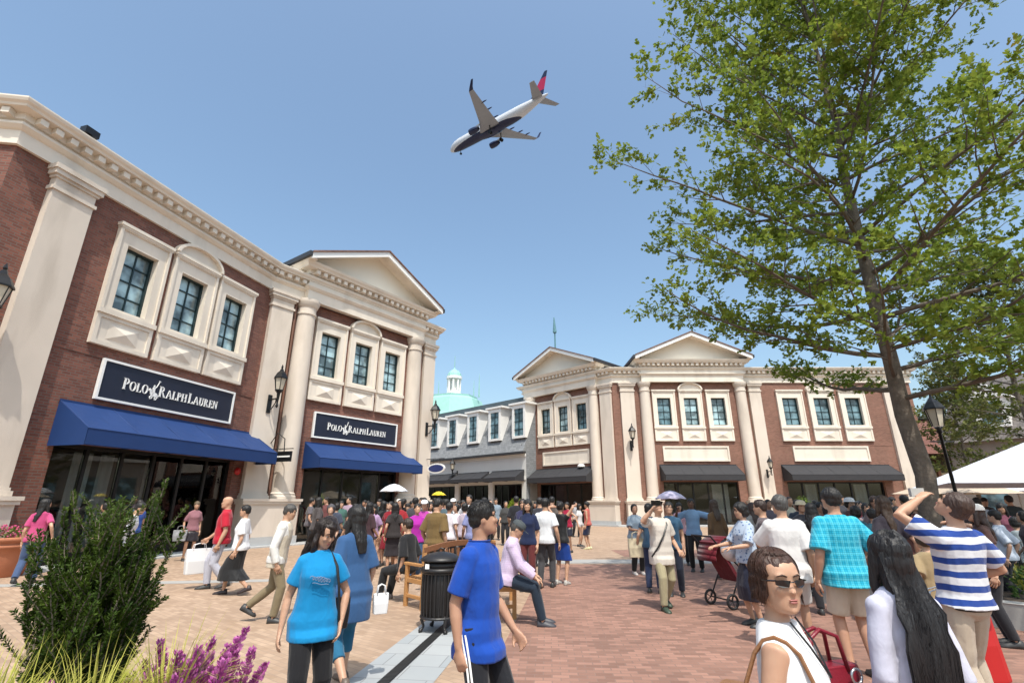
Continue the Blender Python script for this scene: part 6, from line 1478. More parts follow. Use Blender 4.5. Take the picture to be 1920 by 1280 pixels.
for j in range(4):
    t = 2*PI*j/4+.5; m = MB(); cs, sn = math.cos(t), math.sin(t)
    m.tube([Vector((.2*cs, .2*sn, .24)), Vector((.27*cs, .27*sn, .17)), Vector((.235*cs, .235*sn, .09)), Vector((.27*cs, .27*sn, .03)), Vector((.30*cs, .30*sn, .035))], [.03, .028, .02, .026, .032], 8); link('foot', mesh('foot', m, BINM, True), r)

# leaves helpers -------------------------------------------------------------
def mat_leaf(name, c1, c2, trans=.35, scale=9, c3=None):
    if name in MATS: return MATS[name]
    m = bpy.data.materials.new(name); m.use_nodes = True; nt = m.node_tree; nt.nodes.clear()
    out = nt.nodes.new('ShaderNodeOutputMaterial'); b = nt.nodes.new('ShaderNodeBsdfPrincipled'); tl = nt.nodes.new('ShaderNodeBsdfTranslucent'); ms = nt.nodes.new('ShaderNodeMixShader'); ms.inputs[0].default_value = trans
    tc = nd(nt, 'ShaderNodeTexCoord'); n = nd(nt, 'ShaderNodeTexNoise'); n.inputs['Scale'].default_value = scale; n.inputs['Detail'].default_value = 2; nt.links.new(tc.outputs['Object'], n.inputs['Vector'])
    r = nd(nt, 'ShaderNodeMapRange'); r.inputs[1].default_value = .35; r.inputs[2].default_value = .65; nt.links.new(n.outputs['Fac'], r.inputs[0])
    mx = nd(nt, 'ShaderNodeMix', data_type='RGBA'); mx.inputs['A'].default_value = col4(c1); mx.inputs['B'].default_value = col4(c2); nt.links.new(r.outputs[0], mx.inputs['Factor']); src = mx.outputs['Result']
    if c3:
        n2 = nd(nt, 'ShaderNodeTexNoise'); n2.inputs['Scale'].default_value = 1.1; n2.inputs['Detail'].default_value = 5; nt.links.new(tc.outputs['Object'], n2.inputs['Vector'])
        r2 = nd(nt, 'ShaderNodeMapRange'); r2.inputs[1].default_value = .60; r2.inputs[2].default_value = .74; r2.inputs[4].default_value = .8; nt.links.new(n2.outputs['Fac'], r2.inputs[0])
        m2 = nd(nt, 'ShaderNodeMix', data_type='RGBA'); m2.inputs['B'].default_value = col4(c3); nt.links.new(r2.outputs[0], m2.inputs['Factor']); nt.links.new(src, m2.inputs['A']); src = m2.outputs['Result']
    nt.links.new(src, b.inputs['Base Color']); nt.links.new(src, tl.inputs[0]); b.inputs['Roughness'].default_value = .6; b.inputs['Specular IOR Level'].default_value = .2
    nt.links.new(b.outputs[0], ms.inputs[1]); nt.links.new(tl.outputs[0], ms.inputs[2]); nt.links.new(ms.outputs[0], out.inputs[0]); MATS[name] = m; return m

def leafmesh(name, C, D, U, length, width, mat, parent=None, loc=(0, 0, 0), shape='leaf'):
    """C centres, D directions, U normals: (n,3) arrays -> folded leaves in one mesh"""
    n = len(C); D = D/np.linalg.norm(D, axis=1)[:, None]; S = np.cross(D, U); S /= (np.linalg.norm(S, axis=1)[:, None]+1e-9); U = np.cross(S, D)
    length = np.asarray(length).reshape(-1, 1)*np.ones((n, 1)); width = np.asarray(width).reshape(-1, 1)*np.ones((n, 1))
    if shape == 'leaf':
        tpl = [(0, 0, 0), (.28, .42, .06), (.55, .5, .10), (.5, .16, .03), (.82, .36, .08), (1.0, 0, -.06), (.82, -.36, .08), (.5, -.16, .03), (.55, -.5, .10), (.28, -.42, .06)]
        fc = [(0, 3, 2, 1), (3, 5, 4), (0, 9, 8, 7), (7, 6, 5), (0, 7, 5, 3)]
    elif shape == 'quad': tpl = [(0, 0, 0), (.5, .5, .05), (1, 0, 0), (.5, -.5, .05)]; fc = [(0, 3, 2, 1)]
    else: tpl = [(0, .3, 0), (1, 0, 0), (0, -.3, 0)]; fc = [(0, 1, 2)]
    k = len(tpl); V = np.empty((n, k, 3))
    for i, (a, b_, c) in enumerate(tpl): V[:, i] = C+D*(a*length)+S*(b_*width)+U*(c*length)
    me = bpy.data.meshes.new(name); me.vertices.add(n*k); me.vertices.foreach_set('co', (V.reshape(-1, 3)-np.array(loc if parent is None else (0, 0, 0))).ravel())
    lt = np.array([len(f) for f in fc]); L_ = np.array([i for f in fc for i in f]); base = np.arange(n)*k
    li = (base[:, None]+L_[None, :]).ravel(); tot = np.tile(lt, n); st = np.concatenate([[0], np.cumsum(tot)[:-1]])
    me.loops.add(len(li)); me.loops.foreach_set('vertex_index', li.astype(np.int32)); me.polygons.add(len(tot)); me.polygons.foreach_set('loop_start', st.astype(np.int32)); me.polygons.foreach_set('loop_total', tot.astype(np.int32))
    me.materials.append(mat); me.update(calc_edges=True); return link(name, me, parent, loc if parent is None else (0, 0, 0))

BARK = mat_plain('grey_bark', (.135, .11, .085), .9, .55, 9, 1.0, 22, dirt=.5)
def tree(x, y, H_, r0, label, seed, nb, zlo, prof, leafL, leafM, twigN=9, elev=(0, 55), cat='tree', lpt=9, group=None, droop=.0, name='tree'):
    rg = np.random.default_rng(seed); rr = random.Random(seed)
    root = empty(name, (x, y, 0), label, cat, group); T = MB()
    tp = [Vector((0, 0, -.05))]; 
    for i in range(1, 15): tp.append(Vector((rr.gauss(0, .04)+.05*math.sin(i*.7), rr.gauss(0, .04), H_*i/14)))
    tr = [r0*1.25]+[r0*(1-.93*(i/14)**1.0) for i in range(1, 15)]
    T.tube(tp, tr, 14); link('trunk', mesh('trunk', T, BARK, True), root)
    B_ = MB(); C, D = [], []
    def onaxis(z):
        t = z/H_*14; i = min(13, int(t)); return tp[i].lerp(tp[i+1], t-i), tr[i]+(tr[i+1]-tr[i])*(t-i)
    def leaves(p, d, n, sp):
        for _ in range(n):
            C.append(p+Vector((rr.gauss(0, sp), rr.gauss(0, sp), rr.gauss(0, sp*.7)))); D.append((d*.7+Vector((rr.gauss(0, .6), rr.gauss(0, .6), rr.gauss(-droop, .5)))).normalized())
    az = rr.uniform(0, 6)
    for b_ in range(nb):
        f = (b_+rr.random()*.6)/nb; z = zlo+(H_*.97-zlo)*f**.9; p, rt = onaxis(z); az += 2.4+rr.uniform(-.4, .4)
        Ln = prof(f)*rr.uniform(.78, 1.1); el = rad(elev[0]+(elev[1]-elev[0])*f+rr.uniform(-9, 9)); d = Vector((math.cos(az)*math.cos(el), math.sin(az)*math.cos(el), math.sin(el)))
        n = max(4, int(Ln/.45)); q = [p]; dd = d.copy(); rb = min(rt*.45, .009+Ln*.0095)
        for i in range(n): dd = (dd+Vector((rr.gauss(0, .09), rr.gauss(0, .09), rr.gauss(.025, .06)))).normalized(); q.append(q[-1]+dd*(Ln/n))
        rs = [rb*(1-.85*i/n) for i in range(n+1)]; B_.tube(q, rs, 6)
        leaves(q[-1], dd, lpt, .12)
        for i in range(1, n+1):
            u = i/n
            if u < .22: continue
            for sd in (-1, 1):
                if rr.random() < .10: continue
                sl = (.35+.42*Ln*(1-u)**.8*.55+.25)*rr.uniform(.6, 1.2); base = q[i-1].lerp(q[i], rr.random()); hd = (q[i]-q[i-1]).normalized(); side = hd.cross(Vector((0, 0, 1))).normalized()*sd
                s_d = (hd*.75+side*.8+Vector((0, 0, rr.uniform(-.25, .45)))).normalized(); m_ = max(2, int(sl/.3)); w = [base]
                for _ in range(m_): s_d = (s_d+Vector((rr.gauss(0, .12), rr.gauss(0, .12), rr.gauss(.02, .1)))).normalized(); w.append(w[-1]+s_d*(sl/m_))
                B_.tube(w, [max(.004, rs[i]*.55)*(1-.75*j/m_) for j in range(m_+1)], 4, False)
                for j in range(1, m_+1):
                    for _ in range(max(1, int(twigN*.35))):
                        td = (s_d+Vector((rr.gauss(0, .7), rr.gauss(0, .7), rr.gauss(0, .5)))).normalized(); a = w[j-1].lerp(w[j], rr.random()); e = a+td*rr.uniform(.1, .3)
                        B_.tri(a, a+Vector((.004, 0, .004)), e); leaves(e, td, rr.randint(int(lpt*.5), lpt), .055)
    link('branches', mesh('branches', B_, BARK, True), root)
    C = np.array([tuple(c) for c in C]); D = np.array([tuple(d) for d in D]); n = len(C); U = rg.normal(size=(n, 3))*.55+np.array([0, 0, 1.0])
    ln = leafL*rg.uniform(.65, 1.25, n); leafmesh('crown', C, D, U, ln, ln*.75, leafM, root, shape='leaf')
    return root, n
LEAF1 = mat_leaf('oak_leaf', (.115, .18, .022), (.28, .345, .055), .42, 7, (.24, .17, .03))
LEAF2 = mat_leaf('olive_leaf', (.06, .085, .02), (.16, .17, .045), .3, 5, (.17, .11, .035))
def crown1(f): return np.interp(f, [0, .12, .4, .7, 1], [4.1, 4.9, 4.8, 3.6, 1.0])
r, n = tree(6.85, 8.6, 14.2, .165, 'tall broad oak with airy green crown filling the upper right, rising from the planting bed', 11, 66, 3.2, crown1, .110, LEAF1, elev=(4, 60), lpt=10)
print('oak leaves', n)
def crown2(f): return np.interp(f, [0, .3, .7, 1], [2.4, 2.9, 2.2, .8])
tree(18.3, 17.5, 10.5, .16, 'smaller denser olive brown tree at the right edge behind the oak', 5, 40, 3.2, crown2, .12, LEAF2, elev=(8, 50), lpt=10)
tree(22.5, 25.0, 8.0, .12, 'small round tree far right behind the white parasol', 8, 26, 2.6, lambda f: np.interp(f, [0, .4, 1], [1.8, 2.2, .7]), .14, LEAF2, elev=(10, 60), lpt=9)

# planting bed on the right
bedpts = [(5.2, 9.2), (7.6, 6.2), (13, 4.6), (16, 7.5), (13.6, 8.6), (9.4, 11.6), (7.6, 13.2), (6.2, 11.6)]
SOIL = mat_plain('mulch', (.045, .03, .02), .95, .4, 6, .8, 30)
m = MB(); cl = bedpts+[bedpts[0], bedpts[1]]
sweep(m, list(reversed(cl))[:-1] if False else cl[:-1], [(0, 0), (.0, .30), (.01, .32), (-.26, .32), (-.26, 0)]); o = obj('bed_kerb', m, STN2, None); o['label'] = 'pale stone kerb round the planting bed'; o['category'] = 'kerb'; o['kind'] = 'structure'
m = MB(); m.poly([(x, y, .26) for x, y in reversed(bedpts)] if False else [(x, y, .26) for x, y in bedpts]); o = obj('planting_soil', m, SOIL, None); o['label'] = 'dark mulch in the planting bed'; o['category'] = 'soil'; o['kind'] = 'structure'
GY = mat_leaf('yellow_grass', (.36, .37, .06), (.60, .56, .15), .35, 6)
GG = mat_leaf('mid_grass', (.08, .15, .03), (.18, .26, .05), .35, 6)
SHR = mat_leaf('shrub_leaf', (.035, .075, .018), (.09, .15, .03), .25, 8)
def tuft(x, y, z, r_, h, n, mat, seed, parent=None, label=None, name='ornamental_grass', group=None, w=.010, arch=1.0):
    rg = random.Random(seed); m = MB()
    for i in range(n):
        a = rg.uniform(0, 2*PI); rr_ = r_*rg.uniform(0, .25); L_ = h*rg.uniform(.6, 1.15); out = rg.uniform(.2, 1.0)*r_*arch; d = Vector((math.cos(a), math.sin(a), 0)); s = Vector((-d.y, d.x, 0)); p0 = Vector((x, y, z))+d*rr_; pts = []
        for j in range(6):
            t = j/5; pts.append(p0+d*(out*t**1.5)+Vector((0, 0, L_*(t-.45*arch*t**2.6*out/r_))))
        for j in range(5):
            wa = w*(1-(j/5)**1.5)*.5; wb = w*(1-((j+1)/5)**1.5)*.5; m.quad(pts[j]-s*wa, pts[j]+s*wa, pts[j+1]+s*wb, pts[j+1]-s*wb)
    o = obj(name, m, mat, parent, loc=(x, y, z))
    if label: tag(o, label, 'grass', group, 'thing')
    return o
def shrub(x, y, z, r_, h, n, mat, seed, label, name='shrub', L_=.06, group=None, parent=None, flowers=None):
    rg = np.random.default_rng(seed); root = empty(name, (x, y, z), label, 'shrub', group); root['kind'] = 'thing'
    v = rg.normal(size=(n, 3)); v /= np.linalg.norm(v, axis=1)[:, None]; v[:, 2] = np.abs(v[:, 2]); k = rg.uniform(.55, 1.0, n)**.5
    lump = 1+.18*np.sin(v[:, 0]*5+seed)*np.cos(v[:, 1]*6+seed*2)
    C = v*np.array([r_, r_, h])*(k*lump)[:, None]+rg.normal(size=(n, 3))*.02; U = rg.normal(size=(n, 3))*.5+np.array([0, 0, .8]); leafmesh('foliage', C, v+rg.normal(size=(n, 3))*.6, U, L_*rg.uniform(.7, 1.3, n), L_*.55, mat, root, shape='quad')
    m = MB(); rr = random.Random(seed)
    for i in range(10):
        a = rr.uniform(0, 6.28); m.tube([(0, 0, -.02), (r_*.3*math.cos(a), r_*.3*math.sin(a), h*.4), (r_*.7*math.cos(a+.2), r_*.7*math.sin(a+.2), h*.75)], [.012, .009, .004], 4)
    link('stems', mesh('stems', m, BARK), root)
    return root
rr = random.Random(21); k_ = 0
def inbed(x, y):
    c = False; n = len(bedpts)
    for i in range(n):
        x1, y1 = bedpts[i]; x2, y2 = bedpts[(i+1) % n]
        if (y1 > y) != (y2 > y) and x < (x2-x1)*(y-y1)/(y2-y1)+x1: c = not c
    return c
spots = []
while len(spots) < 46:
    x, y = rr.uniform(5.4, 14), rr.uniform(5, 13)
    if inbed(x, y) and inbed(x-.3, y) and inbed(x, y-.3) and all((x-a)**2+(y-b)**2 > .33 for a, b in spots) and (x-6.85)**2+(y-8.6)**2 > .3: spots.append((x, y))
for j, (x, y) in enumerate(spots):
    if j % 3 == 0: tuft(x, y, .26, .36, .50, 120, GY, j, label='yellow green arching grass tuft in the planting bed', group='yellow grass tufts in the right planting bed')
    elif j % 3 == 1: shrub(x, y, .26, .34, .42, 420, SHR, j, 'low dark green shrub in the right planting bed', group='low shrubs in the right planting bed')
    else: tuft(x, y, .26, .32, .42, 110, GG, j, label='mid green grass tuft in the right planting bed', group='green grass tufts in the right planting bed')

# terracotta planters
TERR = mat_plain('terracotta', (.38, .14, .07), .8, .2, 4, .2, 50)
def pot(x, y, r_, h, label, plants=True, seed=1, parent=None):
    root = empty('terracotta_planter', (x, y, 0), label, 'planter'); m = MB()
    m.lathe((0, 0, 0), [(r_*.68, 0), (r_*.72, .03), (r_*.84, h*.5), (r_*.9, h*.72), (r_*.98, h*.74), (r_*.98, h*.80), (r_*.92, h*.82), (r_*.94, h*.88), (r_*1.02, h*.9), (r_*1.04, h*.96), (r_*1.0, h), (r_*.9, h), (r_*.9, h*.9), (.01, h*.9)], 36, cap=False); link('pot', mesh('pot', m, TERR, True), root)
    m = MB(); m.lathe((0, 0, 0), [(r_*.9, h*.905), (.01, h*.92)], 24, cap=False); link('soil', mesh('soil', m, SOIL), root)
    return root
PINK = mat_leaf('pink_petal', (.55, .06, .18), (.7, .16, .30), .3, 9)
def flowers(x, y, z, r_, n, mat, seed, label, name='flower_cluster', L_=.05, h=.25):
    rg = np.random.default_rng(seed); C = np.stack([rg.normal(size=n)*r_*.5, rg.normal(size=n)*r_*.5, rg.uniform(0, 1, n)*h], 1); D = rg.normal(size=(n, 3)); root = empty(name, (x, y, z), label, 'flowers'); leafmesh('petals', C, D, rg.normal(size=(n, 3))+[0, 0, 1], L_*rg.uniform(.7, 1.2, n), L_*.8, mat, root, shape='quad')
    C2 = np.stack([rg.normal(size=n)*r_*.5, rg.normal(size=n)*r_*.5, rg.uniform(-.1, .8, n)*h], 1); leafmesh('leaves', C2, D, rg.normal(size=(n, 3))+[0, 0, 1], L_*1.4, L_*.6, GG, root, shape='quad'); return root
px_, py_ = FP.xy(1.55, .95); pot(px_, py_, .48, .85, 'terracotta planter in front of the shop entrance below the pediment'); flowers(px_, py_, .85, .4, 200, PINK, 4, 'pink flowers low in the planter by the shop entrance'); tuft(px_, py_, .8, .3, 1.2, 40, GG, 77, label='tall spiky green plant in the planter by the shop entrance', name='spiky_plant', w=.03, arch=.5)
pot(-11.75, 12.35, .62, .85, 'terracotta planter cut by the left edge of the picture'); flowers(-11.75, 12.35, .85, .5, 320, PINK, 5, 'magenta flowers in the planter at the left edge')
q = FL.xy(-8.6, 2.0); pot(q[0], q[1], .5, .7, 'planter with a round bush before the left end of the right shop'); shrub(q[0], q[1], .7, .75, 1.15, 1800, mat_leaf('lime_leaf', (.16, .24, .02), (.30, .38, .05), .35, 6), 31, 'round lime green bush in front of the right shop', 'round_bush', .10)
q = FB.xy(12.4, 1.4); shrub(q[0], q[1], .1, .6, 1.9, 1200, GG, 33, 'green bush beside the window under the widest charcoal awning', 'round_bush', .10)

# foreground planter, yew, purple flowers, yellow grass
fx, fy_ = -1.98, 2.55
pot(fx, fy_, .80, .62, 'big terracotta planter at the lower left corner holding the tall shrub')
YEW = mat_leaf('yew_needle', (.024, .052, .007), (.065, .105, .012), .2, 9); YEWT = mat_leaf('yew_tip', (.05, .09, .015), (.10, .15, .025), .3, 9)
root = empty('yew_shrub', (fx+.05, fy_, .6), 'tall dark green upright yew shrub in the lower left foreground', 'shrub'); root.scale = (.97, .97, .94); rr = random.Random(5); C, D, W_ = [], [], []; m = MB()
def sprig(p, d, L_, r_=.006, dens=1.0):
    n = max(4, int(L_/.05)); q = [p]; dd = d.copy()
    for i in range(n): dd = (dd*1.0+Vector((rr.gauss(0, .07), rr.gauss(0, .07), .06))).normalized(); q.append(q[-1]+dd*(L_/n))
    m.tube(q, [r_*(1-.7*i/n) for i in range(n+1)], 4, False)
    for i in range(n):
        for k in range(int(36*dens)):
            a = q[i].lerp(q[i+1], rr.random()); v = Vector((rr.gauss(0, 1), rr.gauss(0, 1), rr.gauss(0, .6))); v = (v-dd*v.dot(dd)); v = v.normalized() if v.length > 0 else Vector((1, 0, 0))
            C.append(a); D.append((v+dd*.75).normalized()); W_.append(i/n)
    return q
for s in range(72):
    a = rr.uniform(0, 2*PI); e = rr.random()**.6; lean = .30*e; d = Vector((math.cos(a)*lean, math.sin(a)*lean, 1)).normalized(); base = Vector((math.cos(a)*.08*e, math.sin(a)*.08*e, .02)); Ln = rr.uniform(.62, 1.06)*(1.0 if e < .75 else .78)
    q = sprig(base, d, Ln, .009, 1.1)
    for k in range(1, len(q)-1):
        if rr.random() < .62:
            t = rr.uniform(0, 2*PI); sd = (d*.75+Vector((math.cos(t), math.sin(t), .3))*.75).normalized(); sprig(q[k], sd, rr.uniform(.10, .26), .004, .95)
for (a, l) in ((2.9, 1.12), (2.6, 1.05), (.5, 1.16), (.3, 1.08), (.15, 1.0), (1.5, 1.0), (5.5, .98), (3.4, 1.02)):
    sprig(Vector((0, 0, .05)), Vector((math.cos(a)*.24, math.sin(a)*.14, 1)).normalized(), l, .009, 1.4)
C = np.array([tuple(c) for c in C]); D = np.array([tuple(d) for d in D]); W_ = np.array(W_); rg = np.random.default_rng(1); U = rg.normal(size=C.shape)
tip = (C[:, 2] > .78+.25*rg.random(len(C)))
leafmesh('foliage', C[~tip], D[~tip], U[~tip], .020*rg.uniform(.8, 1.3, (~tip).sum()), .0068, YEW, root, shape='quad'); leafmesh('new_growth', C[tip], D[tip], U[tip], .018*rg.uniform(.8, 1.3, tip.sum()), .0055, YEWT, root, shape='quad'); link('stems', mesh('stems', m, BARK), root)
print('yew', len(C))
PUR = mat_leaf('purple_plume', (.36, .06, .26), (.60, .20, .48), .25, 30)
def celosia(x, y, z, label, seed, n=7, h=.22, spread=.10):
    rr = random.Random(seed); root = empty('plume_flowers', (x, y, z), label, 'flowers', 'purple plume flowers in the corner planter'); rg = np.random.default_rng(seed); Cs, Ds, Cl, Dl = [], [], [], []; m = MB()
    for i in range(n):
        a = rr.uniform(0, 6.28); b_ = Vector((math.cos(a), math.sin(a), 0))*rr.uniform(0, spread); tip_ = b_*1.8+Vector((0, 0, h*rr.uniform(.75, 1.2))); m.tube([b_*.5, tip_], [.004, .002], 4)
        for k in range(230):
            t = rr.uniform(.42, 1.0); p = (b_*.5).lerp(tip_, t); w_ = .027*(1-((t-.5)/.52)**2)+.003; v = Vector((rr.gauss(0, 1), rr.gauss(0, 1), rr.gauss(0, .3))).normalized(); Cs.append(p+v*w_*rr.random()); Ds.append(v+Vector((0, 0, 1.3)))
        for k in range(14): t = rr.uniform(0, .5); v = Vector((rr.gauss(0, 1), rr.gauss(0, 1), .5)).normalized(); Cl.append((b_*.5).lerp(tip_, t)); Dl.append(v)
    ar = lambda L_: np.array([tuple(q) for q in L_]); n1 = len(Cs); leafmesh('plumes', ar(Cs), ar(Ds), rg.normal(size=(n1, 3)), .024, .012, PUR, root, shape='quad'); n2 = len(Cl); leafmesh('leaves', ar(Cl), ar(Dl), rg.normal(size=(n2, 3))+[0, 0, 1], .07, .025, GG, root, shape='quad'); link('stems', mesh('stems', m, GG), root)
for j, (dx, dy, s_, ll) in enumerate(((.58, -.02, 1.0, 'purple plume flowers nearest the plaza, at the right rim of the corner planter'), (.55, -.25, .9, 'purple plume flowers at the right front rim of the corner planter'), (.46, .12, 1.0, 'purple plume flowers behind the yellow grass in the corner planter'), (.22, -.42, 1.0, 'single purple plume group in the middle of the yellow grass'), (-.38, -.42, 1.0, 'purple plume flowers at the left corner of the picture'), (.44, -.38, 1.0, 'low purple plume flowers between yellow grass and right rim'), (-.62, -.12, .9, 'dark purple plume flowers left of the yew'), (.62, .2, .85, 'purple plume flowers at the far right rim of the corner planter'))):
    celosia(fx+dx*.97, fy_+dy, .62, ll, 40+j, n=11, h=(.31 if j in (0, 2, 7) else .27)*s_, spread=.16)
for j, (dx, dy, ll) in enumerate(((.36, -.30, 'yellow striped arching grass right of the yew'), (.10, -.52, 'yellow striped arching grass in front of the yew'), (.50, -.08, 'yellow striped grass tuft behind the plume flowers'), (-.52, -.36, 'yellow green grass tuft left of the yew'), (.30, -.55, 'front tuft of yellow striped grass at the picture bottom'), (.02, -.36, 'short yellow grass at the foot of the yew'))):
    tuft(fx+dx, fy_+dy, .62, .34, .56, 190, GY, 60+j, label=ll, w=.009, arch=1.2)

# cafe parasols
PW = mat_cloth((.66, .68, .74)); PT = mat_cloth((.50, .40, .30))
def parasol(x, y, hw, z0, z1, mat, label, script=False, rz=0, name='market_parasol'):
    r = empty(name, (x, y, 0), label, 'parasol', None, rz); m = MB(); N = 8
    cs = [(-hw, -hw), (hw, -hw), (hw, hw), (-hw, hw)]
    for i in range(4):
        a, b_ = Vector((*cs[i], z0)), Vector((*cs[(i+1) % 4], z0)); ap = Vector((0, 0, z1)); prev = None
        for j in range(N):   # each panel sags a little
            t0, t1 = j/N, (j+1)/N
            for k in range(6):
                u0, u1 = k/6, (k+1)/6
                def pt(t, u): q = a.lerp(b_, u).lerp(ap, t); q.z -= .16*math.sin(PI*u)*(1-t)*(t+.15)*1.2; return q
                if j == N-1: m.tri(pt(t0, u0), pt(t0, u1), ap)
                else: m.quad(pt(t0, u0), pt(t0, u1), pt(t1, u1), pt(t1, u0))
    k_ = link('canopy', mesh('canopy', m, mat, True), r)
    m = MB(); m.tube([Vector((0, 0, 0)), Vector((0, 0, z1+.1))], .035, 10); link('pole', mesh('pole', m, mat_plain('parasol_pole', (.35, .33, .31), .4, .1, 5)), r)
    m = MB(); m.lathe((0, 0, 0), [(.4, 0), (.4, .06), (.1, .1)], 20); link('base', mesh('base', m, BLACKM), r)
    m = MB()
    for cx_, cy_ in cs: m.tube([Vector((cx_, cy_, z0-.02)), Vector((0, 0, z1-.06))], .014, 6); m.tube([Vector((0, 0, z0-.1)), Vector((cx_*.5, cy_*.5, (z0+z1)/2-.05))], .012, 6)
    link('ribs', mesh('ribs', m, BLACKM), r)
    if script:
        m = MB(); pts = []
        for j in range(60):
            u = j/59; t = .42; q = Vector((-hw, -hw, z0)).lerp(Vector((hw, -hw, z0)), .34+.30*u).lerp(Vector((0, 0, z1)), .34+.03*math.sin(u*46)+.05*u); q += Vector((0, -.03, -.045)); pts.append(q)
        m.tube(pts, .012, 5); link('script_print', mesh('script_print', m, mat_plain('print_blue', (.12, .14, .26), .7, .1, 5)), r)
parasol(15.0, 14.1, 2.85, 2.08, 3.42, PW, 'large white square parasol at the right edge', True, rad(-30))
parasol(20.2, 23.5, 1.7, 2.0, 2.75, PT, 'tan parasol seen below the large white one', False, .3)
parasol(24.0, 24.5, 1.7, 2.1, 2.8, PW, 'pale parasol farther right behind the tan one', False, .1)
for j, (px, D) in enumerate(((1856, 11.0), (1888, 14.0), (1838, 17.0))):
    X, Y = pxy(px, D); r = empty('cafe_table', (X+.5, Y+.1, 0), 'round black cafe table %s' % ('nearest the planting bed', 'under the large white parasol', 'below the tan parasol')[j], 'table'); m = MB(); m.lathe((0, 0, 0), [(.38, .71), (.4, .72), (.4, .74)], 24); link('tabletop', mesh('tabletop', m, CH_M), r); m = MB(); m.lathe((0, 0, 0), [(.25, 0), (.24, .03), (.04, .06), (.03, .7)], 16); link('pedestal', mesh('pedestal', m, CH_M, True), r)
# lamp post
X, Y = pxy(1797, 12.5); r = empty('street_lamp', (X, Y, -.25), 'black street lamp with lantern head just right of the oak trunk', 'street lamp'); m = MB(); m.lathe((0, 0, 0), [(.16, 0), (.16, .12), (.10, .3), (.06, .9), (.045, 1.0), (.036, 3.5), (.07, 3.52), (.05, 3.6), (.1, 3.66)], 14); link('pole', mesh('pole', m, BLACKM, True), r)
m = MB(); m.lathe((0, 0, 0), [(.12, 3.68), (.19, 4.1)], 6); link('lantern_glass', mesh('lantern_glass', m, LG), r); m = MB(); m.lathe((0, 0, 0), [(.25, 4.1), (.25, 4.13), (.15, 4.28), (.06, 4.38), (.03, 4.42), (.01, 4.55)], 6)
for i_ in range(6): t = 2*PI*i_/6; m.tube([(.125*math.cos(t), .125*math.sin(t), 3.68), (.2*math.cos(t), .2*math.sin(t), 4.1)], .013, 4)
link('lantern_cage', mesh('lantern_cage', m, BLACKM), r); m = MB(); m.tube([(-.3, 0, 3.3), (.3, 0, 3.3)], .018, 6); link('cross_bar', mesh('cross_bar', m, BLACKM), r)

# stroller
X, Y = pxy(1362, 9.0); r = empty('stroller', (X, Y, 0), 'folding stroller with dark red seat and black wheels pushed by the curly haired woman', 'stroller', None, rad(20)); SR = mat_cloth((.11, .006, .014))
m = MB(); m.hexa([(-.10, -.2, .38), (.30, -.2, .30), (.30, .2, .30), (-.10, .2, .38), (-.10, -.2, .42), (.30, -.2, .34), (.30, .2, .34), (-.10, .2, .42)]); link('seat', mesh('seat', m, SR), r)
m = MB(); m.hexa([(-.14, -.2, .40), (-.08, -.2, .40), (-.08, .2, .40), (-.14, .2, .40), (-.50, -.2, .98), (-.44, -.2, 1.0), (-.44, .2, 1.0), (-.50, .2, .98)]); link('backrest', mesh('backrest', m, SR), r)
m = MB()
for k in range(6): a0_, a1_ = rad(100+k*14), rad(100+(k+1)*14); p0, p1 = Vector((-.2+.36*math.cos(a0_), 0, .72+.36*math.sin(a0_))), Vector((-.2+.36*math.cos(a1_), 0, .72+.36*math.sin(a1_))); y_ = Vector((0, .22, 0)); m.quad(p0-y_, p0+y_, p1+y_, p1-y_)
o = link('canopy', mesh('canopy', m, SR, True), r); s = o.modifiers.new('s', 'SOLIDIFY'); s.thickness = .01
m = MB()
for sy in (-.23, .23): m.tube([Vector((-.62, sy, 1.08)), Vector((-.45, sy, .9)), Vector((.42, sy, .16))], .013, 6); m.tube([Vector((-.1, sy, .55)), Vector((-.35, sy, .13))], .012, 6)
m.tube([Vector((-.62, -.23, 1.08)), Vector((-.62, .23, 1.08))], .014, 6); m.tube([Vector((.36, -.23, .2)), Vector((.36, .23, .2))], .012, 6); m.tube([Vector((-.35, -.23, .13)), Vector((-.35, .23, .13))], .012, 6); link('frame', mesh('frame', m, BLACKM), r)
for cx_, cy_ in ((.42, -.23), (.42, .23), (-.35, -.25), (-.35, .25)):
    m = MB(); c = Vector((cx_, cy_, .12)); m.tube([c+Vector((.10*math.cos(t), 0, .10*math.sin(t))) for t in [2*PI*j/18 for j in range(19)]], .02, 7)
    for j in range(5): m.tube([c, c+Vector((.10*math.cos(j*1.256), 0, .10*math.sin(j*1.256)))], .007, 4)
    link('wheel', mesh('wheel', m, mat_plain('tyre', (.015, .015, .016), .7, .2, 12), True), r)
X, Y = pxy(1376, 7.9); r = empty('foil_bag', (X-.1, Y+.05, .78), 'shiny silver bag beside the curly haired woman', 'bag'); m = MB(); m.ell((0, 0, .14), (.17, .12, .15), None, 16, 10); o = link('pouch', mesh('pouch', m, mat_plain('silver_foil', (.6, .63, .68), .3, .15, 8, .9, 14, metal=.6), True), r); m = MB(); m.tube([Vector((-.06, 0, .26)), Vector((0, 0, .38)), Vector((.06, 0, .26))], .008, 6); link('handle', mesh('handle', m, BLACKM), r)
